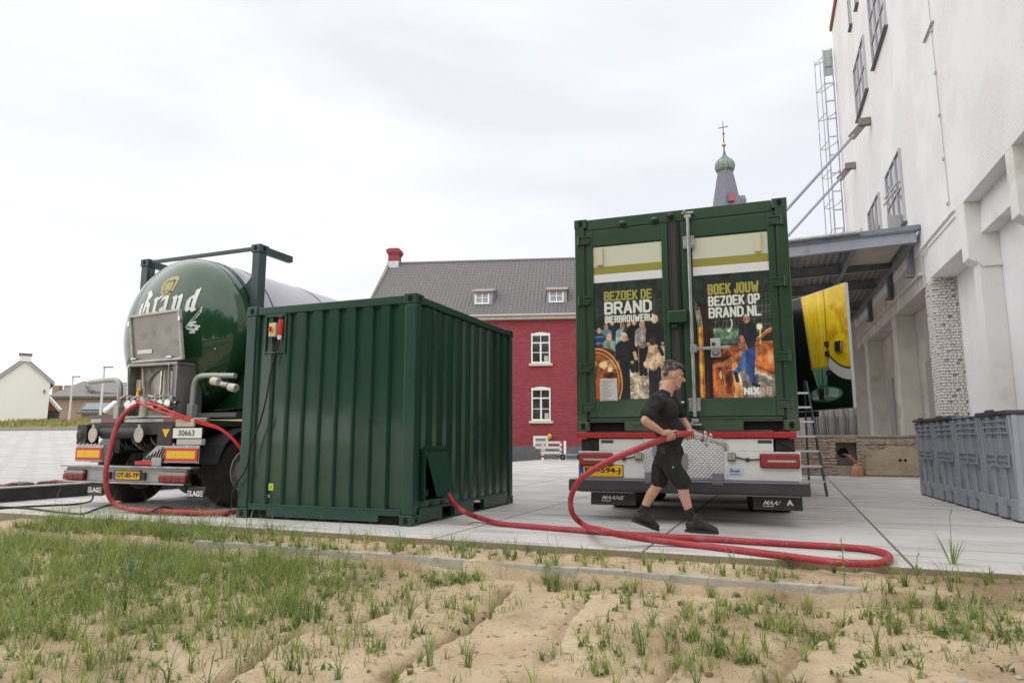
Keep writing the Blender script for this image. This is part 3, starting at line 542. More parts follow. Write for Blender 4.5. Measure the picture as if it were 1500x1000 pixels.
for x0 in (-2.75, 1.1):       # roof dormers
    d = MB(); y0 = .52; d.box(x0+.08, x0+.16, y0, y0+.12, 7.9, 8.55); d.box(x0+.76, x0+.84, y0, y0+.12, 7.9, 8.55); d.box(x0+.16, x0+.76, y0, y0+.12, 7.9, 7.98); d.box(x0+.16, x0+.76, y0, y0+.12, 8.48, 8.55)
    d.box(x0+.44, x0+.49, y0, y0+.11, 7.98, 8.48); d.box(x0+.16, x0+.76, y0+.01, y0+.10, 8.22, 8.25)
    o = d.build('dormer_window', WHTP, h); bx('pane', mat('dormer_pane', (.30, .32, .36), .1), o, x0+.15, x0+.77, y0+.05, y0+.07, 7.95, 8.5)
    s = MB(); s.prism([(.62, 7.85), (.55, 8.60), (1.75, 8.80), (1.6, 8.6)], 0, x0-.0, x0+.07); s.prism([(.62, 7.85), (.55, 8.60), (1.75, 8.80), (1.6, 8.6)], 0, x0+.85, x0+.98)
    s.build('dormer_cheek', mat('zinc_sheet', (.38, .38, .41), .5, .3), h)
    MB().prism([(.42, 8.56), (.42, 8.63), (1.95, 9.02), (1.9, 8.85)], 0, x0-.05, x0+1.05).build('dormer_roof', mat('zinc_sheet', (.38, .38, .41)), h)
    bx('dormer_fascia', mat('brown_wood', (.28, .13, .07), .7), h, x0+.05, x0+.9, .45, .5, 8.47, 8.57)
bx('ledge_rail', STEEL, h, -.9, -.75, -.05, 0, 1.0, 1.25)
o = MB().ell((0, 0, 0), (.12, .12, .14)).cyl((0, .02, 0), (0, .24, .02), .03).build('wall_lamp', mat('amber_globe', (.75, .42, .03), .3), None, smooth=40)
o.location = P(805, 639, 33.72); tag(o, 'small amber globe lamp on the red wall by the cellar window', 'lamp')
# barrier and cart before the house
b0 = thing('striped_barrier', (1.85, 32.2, 0), 6, 'white plank barrier between red and white striped posts by the red house', 'barrier')
RW = mat('red_stripe', (.55, .02, .03), .5)
for x in (-.42, .42, .62):
    p_ = MB()
    for k in range(8): p_.cur = (k % 2) if x < .6 else 0; p_.box(x-.055, x+.055, -.05, .05, k*.11, (k+1)*.11)
    p_.build('post', [WHTP, RW], b0)
for z in (.28, .52, .75): bx('plank', mat('old_white_plank', (.62, .61, .58), .7), b0, -.75 if z > .3 else -.5, .42, -.09, -.055, z, z+.12, bevel=.005)
c0 = thing('hand_cart', (2.78, 32.3, 0), 6, 'low hand cart with small wheels parked behind the striped barrier', 'cart')
bx('deck', mat('blue_grey_metal', (.25, .29, .36), .5, .3), c0, -.55, .45, -.25, .25, .2, .28, bevel=.01); MB().tube([(.45, 0, .26), (.75, 0, .42), (.8, 0, .45)], .025, 6).build('handle', STEEL, c0)
for x, y in ((-.4, -.28), (.38, -.28), (-.4, .28), (.38, .28)): wl = MB().lathe([(.001, -.03), (.07, -.03), (.13, -.03), (.14, 0), (.13, .03), (.001, .03)], (x, y, .14), 1, 18).build('wheel', RUB, c0, smooth=40); bx('hub', STEEL, wl, x-.03, x+.03, y-.035, y+.035, .11, .17)
# ------------------------------------------------------------- CHURCH
ct = thing('church_tower', (26.2, 80, 0), 0, 'grey slate church spire with green onion dome and a gilded cross', 'tower')
bx('tower_wall', mat('tower_brick', (.3, .2, .16), .8), ct, -3.4, 3.4, -3.4, 3.4, 0, 23)
SL = mat('grey_slate', (.13, .128, .165), .55, c2=(.17, .165, .21), ns=3, dirt=(.14, .14, .17), ds=3)
a8 = PI/8
MB().lathe([(3.6, 23), (3.1, 24), (1.9, 28), (1.5, 30.2), (.92, 33.4), (.7, 33.9)], n=8, a0=a8, a1=a8+2*PI).build('spire', SL, ct)
COP = mat('green_copper', (.17, .27, .23), .45, .2, c2=(.24, .36, .30), ns=1.6, nfac=(.4, .6), c3=(.14, .10, .08), n3=.55)
def onion(r0): return [(.0, 0), (.62, .0), (.86, .15), (1.08, .45), (1.17, .95), (1.12, 1.4), (.92, 1.85), (.6, 2.2), (.3, 2.55), (.15, 2.9), (.1, 3.4)]
ob = MB().lathe([(r*1.02, 33.35+z*.82) for r, z in onion(1)], n=12).build('onion_dome', COP, ct)
mb = MB()
for k in range(12): a = 2*PI*k/12; mb.tube([(r*1.03*math.cos(a), r*1.03*math.sin(a), 33.35+z*.82) for r, z in onion(1)[2:]], .025, 5)
mb.build('dome_rib', mat('dark_copper', (.10, .13, .11), .5), ct)
GOLD = mat('gilding', (.65, .45, .12), .3, .8); IRON = mat('wrought_iron', (.09, .07, .09), .6)
MB().ell((0, 0, 37.0), (.28, .28, .24), 14).build('ball', GOLD, ct, smooth=60)
mb = MB(); mb.tube([(0, 0, 36), (0, 0, 40.1)], [.09, .035], 6); mb.obox((-.62, 0, 39.15), (.62, 0, 39.4), .06, .09); mb.tube([(-.2, 0, 38.35), (-.05, 0, 38.5), (0, 0, 38.1), (.1, 0, 38.55), (.22, 0, 38.4)], .05, 5)
mb.build('cross', IRON, ct)
d = MB(); d.prism([(-.36, 29.1), (.36, 29.1), (.36, 29.9), (0, 30.5), (-.36, 29.9)], 1, -2.0, -1.0); dm = d.build('dormer', SL, ct)
MB().prism([(-.24, 29.1), (.24, 29.1), (.24, 29.8), (0, 30.1), (-.24, 29.8)], 1, -2.04, -2.0).build('shutter', mat('red_shutter', (.5, .06, .08), .6), ct)
mb = MB(); mb.prism([(-.36, 29.1), (.36, 29.1), (.36, 29.9), (0, 30.5), (-.36, 29.9)], 0, 1.2, 2.3); mb.build('dormer', SL, ct)
# ------------------------------------------------------------- LEFT HOUSES, LAMPS
CRW = mat('off_white_render', (.74, .73, .68), .85, c2=(.77, .76, .72), ns=.3)
DRF = mat('dark_roof_tile', (.12, .115, .12), .7, c2=(.16, .15, .15), ns=2)
gx = lambda u, v, Y: P(u, v, Y)
wh_o = P(74, 562, 60); WY = -36
wh = thing('white_gabled_house', (wh_o.x, wh_o.y, 0), WY, 'plain white gabled house at the far left edge with a blank end wall', 'house')
def onface(u, v, o, yaw, y0=0.):
    a = R(yaw); d = P(u, v, 1.)-Vector((0, 0, CH)); dd = Vector((math.sin(a), math.cos(a), 0)); rr = Vector((math.cos(a), -math.sin(a), 0)); t = (o.dot(dd)+y0)/d.dot(dd); p = Vector((0, 0, CH))+d*t
    q = p-Vector((o.x, o.y, 0)); return q.dot(rr), p.z
wo = Vector((wh_o.x, wh_o.y, 0)); (ex_, ez_), (rx_, rz_) = onface(77, 561, wo, WY), onface(37, 526, wo, WY); lx_ = 2*rx_-ex_; zb = ez_-5
MB().prism([(lx_, zb), (0, zb), (0, ez_), (rx_, rz_), (lx_, ez_-.3)], 1, 0, 10).build('wall', CRW, wh)
mb = MB(); vb = MB()
for x_, z_e in ((ex_+.15, ez_-.1), (lx_-.4, ez_-.5)):
    mb.prism([(rx_, rz_+.02), (x_, z_e+.02), (x_, z_e+.2), (rx_, rz_+.22)], 1, -.10, 10.1); vb.prism([(rx_, rz_-.16), (x_, z_e-.12), (x_, z_e+.1), (rx_, rz_+.1)], 1, -.17, -.105)
mb.build('roof', DRF, wh); vb.build('verge_board', mat('grey_verge', (.36, .36, .36), .6), wh)
mb = MB(); mb.box(rx_-.42, rx_+.42, -.2, .5, rz_-.2, rz_+.30); mb.cur = 1; mb.box(rx_-.48, rx_+.48, -.25, .55, rz_+.30, rz_+.5); mb.build('chimney', [CRW, DRF], wh)
bx('wall_light', mat('dark_dot', (.1, .1, .1)), wh, -.45, -.35, -.1, -.001, ez_-.9, ez_-.6)
BB = brickmat('brown_house_brick', (.27, .17, .125), (.32, .21, .155), (.33, .27, .22), .22, .07, .012, 'xz', .4, .8, noise=(.3, .2, .15))
bh = thing('brown_brick_house', (0, 0, 0), 0, 'brown brick house with a grey hipped roof behind the two street lamps', 'house')
Yb = 85; L_ = gx(76, 580, Yb); R_ = gx(215, 583, Yb); zb = gx(80, 612, Yb).z-2; T_ = gx(122, 558, Yb+6); T2 = gx(160, 560, Yb+6)
bx('wall', BB, bh, L_.x, R_.x, Yb, Yb+12, zb, L_.z)
a, b, c_, d_ = (L_.x-.5, Yb-.5, L_.z-.1), (R_.x+.5, Yb-.5, L_.z-.1), (R_.x+.5, Yb+12.5, L_.z-.1), (L_.x-.5, Yb+12.5, L_.z-.1); t1, t2 = (T_.x, Yb+6, T_.z), (T2.x+3, Yb+6, T2.z)
MB().add([a, b, c_, d_, t1, t2], [(0, 1, 5, 4), (1, 2, 5), (2, 3, 4, 5), (3, 0, 4), (0, 3, 2, 1)]).build('roof', mat('brown_grey_tile', (.17, .155, .145), .7, c2=(.21, .19, .18), ns=2, sc=(1, 1, 6)), bh)
bx('eaves', mat('dark_dot', (.1, .1, .1)), bh, L_.x-.55, R_.x+.55, Yb-.58, Yb-.5, L_.z-.28, L_.z-.02)
for u in (84, 101): q = gx(u, 572, Yb+8); mb = MB(); mb.box(q.x-.45, q.x+.45, Yb+7.6, Yb+8.4, q.z-2, gx(u, 564.5, Yb+8).z); mb.build('chimney', BB, bh)
q = gx(133, 568, Yb+2); MB().obox(gx(128, 566, Yb+2.2), gx(137, 574, Yb+.9), .5, .3).build('roof_window', DRF, bh); MB().obox(gx(137, 575, Yb+.9), gx(175, 577.5, Yb+.9), .4, .3).build('snow_rail', DRF, bh)
og = thing('orange_gable_shed', (0, 0, 0), 0, 'small shed with an orange tiled gable beside the white house', 'shed')
a, b, c_ = gx(72, 582, 66), gx(88, 601, 66), gx(66, 601, 66); MB().prism([(a.x, a.z), (b.x, b.z), (c_.x, c_.z)], 1, 66, 66.25).build('gable', mat('orange_tile', (.42, .12, .05), .7, c2=(.48, .17, .08), ns=5), og)
MB().obox((a.x, 65.9, a.z+.05), (b.x+.1, 65.9, b.z), .3, .25, (0, 0, 1)).build('verge_board', WHTP, og); bx('wall', mat('dark_dot', (.1, .1, .1)), og, a.x-.7, b.x-.2, 66.1, 66.3, b.z-2.5, b.z)
gs = thing('solar_garage', (0, 0, 0), 0, 'low brick garage with dark solar panels on its roof behind the verge', 'garage')
Yg = 62; A, B, C_, D_ = gx(112, 603, Yg), gx(152, 602.5, Yg), gx(167, 590, Yg+4), gx(124, 590, Yg+4)
MB().add([A, B, C_, D_, A-Vector((0, 0, .2)), B-Vector((0, 0, .2)), C_-Vector((0, 0, .2)), D_-Vector((0, 0, .2))], [(0, 1, 2, 3), (7, 6, 5, 4), (0, 4, 5, 1), (1, 5, 6, 2), (2, 6, 7, 3), (3, 7, 4, 0)]).build('roof', DRF, gs)
bx('wall', BB, gs, A.x+.3, B.x+.8, Yg+.3, Yg+6, A.z-3, A.z-.15); MB().obox(B+Vector((.1, -.1, .02)), C_+Vector((.1, 0, .1)), .25, .25).build('verge_board', WHTP, gs)
n_ = (B-A).cross(D_-A).normalized(); PVM = mat('solar_cell', (.015, .02, .06), .15, coat=.5)
for k in range(7):
    t0, t1 = .14+k*.115, .14+k*.115+.10; f = lambda a_, b_: A.lerp(B, a_).lerp(D_.lerp(C_, a_), b_)+n_*.08
    MB().add([f(t0, .15), f(t1, .15), f(t1, .9), f(t0, .9)]+[f(t0, .15)-n_*.05, f(t1, .15)-n_*.05, f(t1, .9)-n_*.05, f(t0, .9)-n_*.05], [(0, 1, 2, 3), (7, 6, 5, 4), (0, 4, 5, 1), (1, 5, 6, 2), (2, 6, 7, 3), (3, 7, 4, 0)]).build('solar_panel', PVM, gs)
for u0, v0, Yl, arm, lb in ((102.5, 612, 55, 107, 'shorter street lamp on the left, nearest the white house'), (146, 613, 46, 153, 'taller street lamp in front of the brown brick house')):
    base = gx(u0, v0, Yl); tt = gx(arm, 552 if Yl > 50 else 538, Yl); sl_ = thing('street_lamp', (tt.x, Yl, base.z-1), 0, lb, 'street lamp', 'grey street lamps beyond the verge'); H_ = tt.z-base.z+1
    MB().tube([(0, 0, 0), (0, 0, H_)], [.09, .06], 8).build('pole', mat('lamp_pole', (.55, .55, .54), .5), sl_); bx('lamp_head', mat('lamp_head_grey', (.22, .23, .24), .5), sl_, -.05, .55, -.1, .1, H_-.02, H_+.07, bevel=.01)
# ------------------------------------------------------------- STEEL BEAM with rubble at the lot edge
be = thing('steel_edge_beam', (0, 0, 0), 22, 'dark steel edge beam with pale top flange left of the tank trailer', 'beam')
bx('web', mat('dark_beam_paint', (.03, .03, .034), .5, c2=(.05, .05, .05), ns=5), be, -11.14, -11.06, 4.9+1.2, 13.4, .0, .2); bx('top_flange', mat('worn_flange', (.5, .5, .5), .5, .2, c2=(.42, .41, .4), ns=5), be, -11.2, -11.0, 6.1, 13.4, .205, .225, bevel=.003)
mb = MB(); random.seed(11)
for i in range(170):
    x = random.gauss(-11.36, .08); y = random.uniform(6.2, 10.5); k = random.uniform(.02, .06); mb.cur = random.choice([0, 0, 0, 1, 2]); mb.ell((x, y, .2+k*.5), (k*1.2, k*1.6, k*.8), 6)
o = mb.build('rubble', [mat('dark_rubble', (.07, .055, .045), .9), mat('orange_rubble', (.36, .13, .06), .9), mat('tan_rubble', (.3, .24, .17), .9)]); o.rotation_euler = (0, 0, -SY); tag(o, kind='stuff'); tag(o, 'dark rubble and brick crumbs heaped along the steel edge beam', 'rubble')
# ------------------------------------------------------------- STEP LADDER
ld = thing('step_ladder', (5.02, 11.9, 0), 8, 'aluminium step ladder standing at the right rear of the green truck', 'ladder')
ALU = mat('bright_aluminium', (.72, .73, .74), .3, .5); DAL = mat('dark_ladder_rail', (.09, .10, .15), .45, .3)
for x, xt in ((-.36, -.27), (.27, .14)): MB().obox((x, -.25, 0), (xt, .10, 1.95), .025, .075, (0, 1, 0)).build('rail', DAL, ld)
for x, xt in ((-.3, -.24), (.21, .12)): MB().obox((x, .55, 0), (xt, .14, 1.95), .022, .05, (0, 1, 0)).build('rear_rail', DAL, ld)
for k in range(7):
    z = .24+k*.25; t = z/1.95; MB().obox((-.36+.09*t, -.25+.35*t, z), (.27-.13*t, -.25+.35*t, z), .08, .035, (0, 0, 1)).build('rung', ALU, ld, .006)
for k in range(2): z = .3+k*.7; t = z/1.95; MB().obox((-.3, .55-.41*t, z), (.2, .55-.41*t, z), .02, .03).build('cross_bar', ALU, ld)
# ------------------------------------------------------------- PALLET BINS
BINM = mat('grey_bin_plastic', (.38, .40, .46), .5, c2=(.43, .45, .51), ns=2.5, dirt=(.30, .31, .35), ds=4, bump=.1, bs=15)
LID = mat('dark_grey_lid', (.075, .075, .085), .6, c2=(.10, .10, .11), ns=5)
def make_bin(lid=True):
    t = thing('pallet_bin', (0, 0, 0), 0, 'x', 'bin', 'grey plastic pallet bins lined up along the factory wall')
    Lb, Db, Hb = 1.02, 1.2, 1.25
    b = MB(); b.prism([(.03, .20), (0, .9), (-.0, Hb-.02), (Db, Hb-.02), (Db, .9), (Db-.03, .20)], 1, .0, Lb)
    bo = b.build('body', BINM, t, .02)
    r = MB()
    for y in (.0, .30, .36, .64, .70, .965): r.prism([(-.025, Hb-.03), (.0, Hb-.03), (.028, .16), (.0, .16)], 1, y, y+.055 if y not in (.30, .64) else y+.05)
    for y0, y1 in ((.0, .30), (.36, .64), (.70, 1.02)):
        pass
    r.build('rib', BINM, t, .008)
    for y0, y1 in ((.0, .24), (.39, .63), (.78, 1.02)):
        f = MB(); f.prism([(-.01, .25), (-.015, .02), (.14, .02), (.14, .25)], 1, y0, y1); f.prism([(Db-.14, .25), (Db-.14, .02), (Db+.01, .02), (Db, .25)], 1, y0, y1); f.prism([(.0, .10), (.0, .03), (Db, .03), (Db, .10)], 1, y0+.03, y1-.03)
        f.cur = 1; f.box(0, Db-.02, y0+.01, y1-.01, 0, .022); f.build('foot', [BINM, LID], t, .01)
    for y0 in (.08, .42, .74)[:2] if False else (.10, .50):
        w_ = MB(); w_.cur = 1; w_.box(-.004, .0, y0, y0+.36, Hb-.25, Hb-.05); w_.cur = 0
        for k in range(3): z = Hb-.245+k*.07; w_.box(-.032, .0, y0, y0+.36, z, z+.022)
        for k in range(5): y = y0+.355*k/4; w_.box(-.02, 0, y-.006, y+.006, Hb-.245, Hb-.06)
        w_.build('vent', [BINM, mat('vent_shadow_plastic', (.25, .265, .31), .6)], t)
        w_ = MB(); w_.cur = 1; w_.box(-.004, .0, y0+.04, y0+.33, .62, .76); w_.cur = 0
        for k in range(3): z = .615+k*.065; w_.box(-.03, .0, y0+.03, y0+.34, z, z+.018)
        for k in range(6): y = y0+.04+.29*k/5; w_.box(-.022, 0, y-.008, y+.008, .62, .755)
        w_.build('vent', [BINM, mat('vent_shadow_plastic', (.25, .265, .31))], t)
    # end face toward the camera
    e_ = MB()
    for x in (.0, .38, .76, 1.14): e_.box(x, x+.06, -.022, 0, .16, Hb-.03)
    e_.build('rib', BINM, t, .006)
    for x0 in (0, .48, .96): e_ = MB(); e_.box(x0, x0+.24, -.012, .1, .02, .25); e_.build('foot', BINM, t, .01)
    if lid: l = MB(); l.box(-.045, Db+.03, -.03, Lb+.03, Hb-.02, Hb+.025); l.box(-.06, -.03, .38, .64, Hb-.02, Hb+.045); l.build('lid', LID, t, .008)
    else:
        l = MB(); l.box(-.03, .03, 0, Lb, Hb-.02, Hb+.0); l.box(Db-.03, Db+.03, 0, Lb, Hb-.02, Hb); l.build('rim', BINM, t, .006)
    return t
BD = 17.6; u_ = Vector((math.sin(R(BD)), math.cos(R(BD)), 0)); b1 = make_bin(); b2 = make_bin(False)
for k, (o, lb) in enumerate([(b1, 'nearest grey pallet bin of the row, with a dark lid, at the right photo edge'), (b2, 'grey pallet bin without a lid, second from the near end'), (copy_tree(b1), 'grey lidded pallet bin next to the farthest one'), (copy_tree(b1), 'farthest grey pallet bin of the row, lid at the left end')]):
    p_ = Vector((5.76, 7.93, 0))+u_*1.078*k; o.location = p_; o.rotation_euler = (0, 0, -R(BD)); tag(o, lb)
# ------------------------------------------------------------- GREEN 10 FT CONTAINER
gc = thing('green_container', (-1.0857, 7.60, 0), 21.6, 'dark green corrugated ten foot container with an open hose flap, beside the tank trailer', 'container')
W_, LL, H_ = 2.438, 2.991, 2.591
def corrx(x0, x1, z0, z1, y, pitch, dep, sgn=1, first=.5):
    """trapezoid corrugated wall along x; outer plane y, recess toward +y*sgn"""
    pts = []; x = x0; a, b = pitch*.30, pitch*.12
    pts.append((x0, y)); x += pitch*first*.3
    while x+pitch <= x1+.02:
        pts += [(x, y), (x+b, y+dep*sgn), (x+b+a, y+dep*sgn), (x+2*b+a, y)]; x += pitch
    pts.append((x1, y)); return pts
def wallx(pts, z0, z1, swap=False):
    mb = MB()
    for (xa, ya), (xb, yb) in zip(pts[:-1], pts[1:]):
        q = [(xa, ya, z0), (xb, yb, z0), (xb, yb, z1), (xa, ya, z1)]
        if swap: q = [(b, a, z) for a, b, z in q]
        mb.face(q)
    return mb
PW = corrx(-W_+.14, -.13, 0, 0, .022, .2395, .048, 1, .2)
mb = wallx(PW, .15, 2.48); o = mb.build('end_panel', DG, gc)
mb = wallx([(-W_+.13, 2.95), (-.13, 2.95)], .15, 2.48); mb.build('back_panel', DG, gc)
PS = corrx(.13, LL-.13, 0, 0, -.030, .262, .036, -1, .6)
# side wall with the hatch opening cut out (y .30-.83, z .28-.80)
sp = MB()
for (ya, xa), (yb, xb) in zip(PS[:-1], PS[1:]):
    for z0, z1 in ((.17, .26), (.26, .82), (.82, 2.48)):
        if z0 == .26 and (ya+yb)/2 > .30 and (ya+yb)/2 < .84: continue
        sp.face([(xa, ya, z0), (xb, yb, z0), (xb, yb, z1), (xa, ya, z1)])
sp.build('side_panel', DG, gc)
wallx([(a, -W_-b) for a, b in PS], .17, 2.48, True).build('side_panel', DG, gc)
bx('roof', DG, gc, -W_+.03, -.03, .03, LL-.03, 2.50, 2.53)
bx('floor', mat('ply_floor', (.3, .2, .1), .8), gc, -W_+.05, -.05, .05, LL-.05, .14, .17)
for x0, x1 in ((-W_, -W_+.15), (-.15, 0)):
    for y0, y1 in ((0, .12), (LL-.12, LL)):
        bx('corner_post', DGF, gc, x0+.004, x1-.004, y0+.004, y1-.004, .12, 2.47, bevel=.012)
def casting(par, cx, cy, z0, sx, sy, m, dx=.162, dy=.178, dz=.118):
    """ISO corner casting: cx,cy outer corner, sx,sy point inward; dark ovals laid on the faces stand in for the shade of holes"""
    x0, x1 = sorted((cx-.002*sx, cx+dx*sx)); y0, y1 = sorted((cy-.002*sy, cy+dy*sy))
    o = bx('corner_casting', m, par, x0, x1, y0, y1, z0, z0+dz, bevel=.008); mb = MB()
    xc = (x0+x1)/2; yc = (y0+y1)/2; yf = cy-.004*sy; xf = cx-.004*sx; zc = z0+dz/2
    mb = MB(); mb.prism([(xc+.030*math.cos(a)*(1), zc+.040*math.sin(a)) for a in [2*PI*k/14 for k in range(14)]], 1, min(yf, yf+.003*sy), max(yf, yf+.003*sy)); mb.build('hole_shade', DARK, o); mb = MB()
    mb.prism([(yc+.030*math.cos(a), zc+.040*math.sin(a)) for a in [2*PI*k/14 for k in range(14)]], 0, min(xf, xf+.003*sx), max(xf, xf+.003*sx)); mb.build('hole_shade', DARK, o)

for z in (0, H_-.118):
    for cx, sx in ((-W_, 1), (0, -1)):
        for cy, sy in ((0, 1), (LL, -1)): casting(gc, cx, cy, z, sx, sy, DGF)
for y0, y1 in ((.01, .07), (LL-.07, LL-.01)):
    bx('top_rail', DGF, gc, -W_+.155, -.155, y0, y1, 2.48, 2.575, bevel=.008)
    mb = MB(); mb.box(-W_+.44, -.44, y0+.005, y1, .03, .15); mb.box(-W_+.155, -W_+.44, y0+.005, y1, .10, .15); mb.box(-.44, -.155, y0+.005, y1, .10, .15); mb.box(-W_+.155, -.155, y0-.0, y1-.0, .152, .172); mb.box(-W_+.16, -.16, y0+.04, y1-.005, .012, .1) if False else None
    mb.build('bottom_rail', DGF, gc, .004)
for x0, x1 in ((-.07, -.01), (-W_+.01, -W_+.07)):
    bx('top_rail', DGF, gc, x0, x1, .18, LL-.18, 2.49, 2.575, bevel=.008)
    mb = MB(); a_ = x0 if x0 < -1 else x0; mb.box(x0, x1, .18, .73, .02, .17); mb.box(x0, x1, 1.06, 1.62, .02, .17); mb.box(x0, x1, 1.95, LL-.18, .02, .17); mb.box(x0+.0, x1, .73, 1.06, .145, .17); mb.box(x0, x1, 1.62, 1.95, .145, .17); mb.box(x0, x1, .73, 1.06, .012, .02); mb.box(x0, x1, 1.62, 1.95, .012, .02); mb.box(x0-.01, x1+.006, .18, LL-.18, .172, .182)
    mb.build('bottom_rail', DGF, gc, .003)
for y0 in (.73, 1.62):
    mb = MB(); mb.box(-.35, -.345, y0, y0+.33, .02, .145); mb.build('fork_pocket', DARK, gc)
for x0 in (-W_+.155, -.44): bx('rail_gap', DARK, gc, x0, x0+.285, .05, .055, .012, .1)
# vents
for y, z in ((.48, 2.40), (2.42, 2.38)):
    mb = MB(); mb.box(-.045, -.02, y-.035, y+.035, z-.12, z+.08)
    for k in range(5): mb.box(-.02, -.012, y-.03, y+.03, z-.11+k*.035, z-.10+k*.035)
    mb.build('vent', DGF, gc, .003)
# switch recess + isolator + plug
rb = MB(); rb.box(-2.13, -1.84, .055, .06, 2.0, 2.48); o = rb.build('recess_plate', mat('recess_dark_green', (.008, .03, .022), .6), gc)
rb = MB(); rb.box(-2.15, -2.12, .0, .06, 1.98, 2.47); rb.box(-1.85, -1.82, .0, .06, 1.98, 2.47); rb.box(-2.15, -1.82, .0, .06, 2.44, 2.475); rb.box(-2.12, -1.85, .0, .06, 1.985, 2.005); rb.build('recess_frame', DG, gc, .004)
sb = bx('switch_box', mat('ivory_plastic', (.62, .58, .42), .5), gc, -2.045, -1.945, -.045, .054, 2.19, 2.36, bevel=.008)
MB().cyl((-2.0, -.045, 2.28), (-2.0, -.06, 2.28), .036).build('switch_dial', YEL, sb); mb = MB(); mb.box(-2.012, -1.988, -.085, -.06, 2.25, 2.31); mb.build('switch_knob', mat('red_plastic', (.55, .03, .015), .4), sb, .004)
pg = MB(); pg.cyl((-1.90, -.01, 2.20), (-1.90, .01, 2.40), .030, .034); pg.build('power_plug', mat('red_plastic', (.55, .03, .015), .4), gc, smooth=40)
pg = MB(); pg.cyl((-1.90, -.013, 2.15), (-1.90, -.01, 2.20), .022, .028).build('plug_collar', WHTP, gc, smooth=40); MB().ell((-1.895, .0, 2.43), (.03, .03, .035), 10).build('socket_cap', BLK, gc, smooth=60)
lb_ = bx('earth_label', mat('lime_label', (.5, .72, .04), .5), gc, -1.985, -1.915, .0245, .0265, .335, .415); mb = MB(); mb.box(-1.957, -1.945, .0235, .0245, .36, .39); mb.obox((-1.965, .024, .355), (-1.935, .024, .395), .004, .006); mb.build('mark', mat('dark_print', (.03, .08, .03)), lb_)
MB().cyl((-1.952, .03, .27), (-1.952, -.0, .27), .018).build('earth_bolt', CHR, gc)
# hatch
MB().box(-.03, -.018, .30, .83, .80, .83).build('hatch_hinge', DGF, gc, .003)
fl = MB().add([(-.01, .31, .80), (-.01, .82, .80), (.10, .84, .29), (.10, .40, .29), (-.022, .31, .80), (-.022, .82, .80), (.088, .84, .29), (.088, .40, .29)], [(0, 1, 2, 3), (7, 6, 5, 4), (0, 4, 5, 1), (1, 5, 6, 2), (2, 6, 7, 3), (3, 7, 4, 0)]).build('hatch_flap', DGF, gc)
fr_ = MB(); fr_.box(-.05, .0, .27, .30, .24, .83); fr_.box(-.05, .0, .83, .86, .24, .83); fr_.box(-.05, .0, .30, .83, .83, .86); fr_.box(-.05, .0, .30, .83, .235, .26); fr_.build('hatch_frame', DGF, gc, .003)
bx('inner_board', mat('tan_board', (.36, .22, .12), .8), gc, -.35, -.33, .28, .60, .17, .85); MB().cyl((-.2, .36, .34), (-.02, .36, .34), .045).build('pipe_stub', CHR, gc)
mb = MB(); mb.cyl((-.04, .77, .32), (.02, .77, .30), .05); mb.build('hose_gland', BLK, gc)
# ------------------------------------------------------------- CONTAINER ON TRUCK
tk = thing('poster_container', (.787, 8.34, 0), 19.88, 'tall dark green container with beer brewery posters on its rear doors, on a truck bed', 'container')
ZB, ZT = 1.033, 3.682; WT = 2.5; CL = 7.4
mb = MB(); mb.box(.05, 2.45, .16, CL-.05, ZB+.15, ZT-.03); mb.build('body', TG, tk)
for x0 in (0, WT-.05):
    mb = wallx([(a, (x0+.0 if x0 == 0 else WT)+(b if x0 == 0 else -b)) for a, b in corrx(.2, CL-.2, 0, 0, .01, .28, .03, 1, .5)], ZB+.15, ZT-.1, True); mb.build('side_panel', TG, tk)
for x0, x1 in ((0, .13), (WT-.13, WT)):
    for y0 in (0, CL-.14): bx('corner_post', TG, tk, x0+.003, x1-.003, y0+.003, y0+.14, ZB+.1, ZT-.1, bevel=.01)
for z in (ZB, ZT-.118):
    for cx, sx in ((0, 1), (WT, -1)):
        for cy, sy in ((0, 1), (CL, -1)): casting(tk, cx, cy, z, sx, sy, TG)
bx('top_rail', TG, tk, .165, WT-.165, .012, .09, ZT-.145, ZT-.01, bevel=.008)
mb = MB(); mb.box(.58, 1.92, .012, .09, ZB+.005, ZB+.13); mb.box(.165, .58, .012, .09, ZB+.105, ZB+.13); mb.box(1.92, WT-.165, .012, .09, ZB+.105, ZB+.13); mb.box(.165, WT-.165, .004, .10, ZB+.131, ZB+.15); mb.build('bottom_sill', TG, tk, .004)
for x0 in (.17, 1.92): bx('sill_gap', DARK, tk, x0, x0+.41, .06, .065, ZB+.005, ZB+.105)
for x0 in (.0, WT-.07):
    mb = MB(); mb.box(x0+.0, x0+.07, .15, CL-.15, ZT-.12, ZT-.01); mb.box(x0, x0+.07, .15, CL-.15, ZB+.0, ZB+.15); mb.build('side_rail', TG, tk)
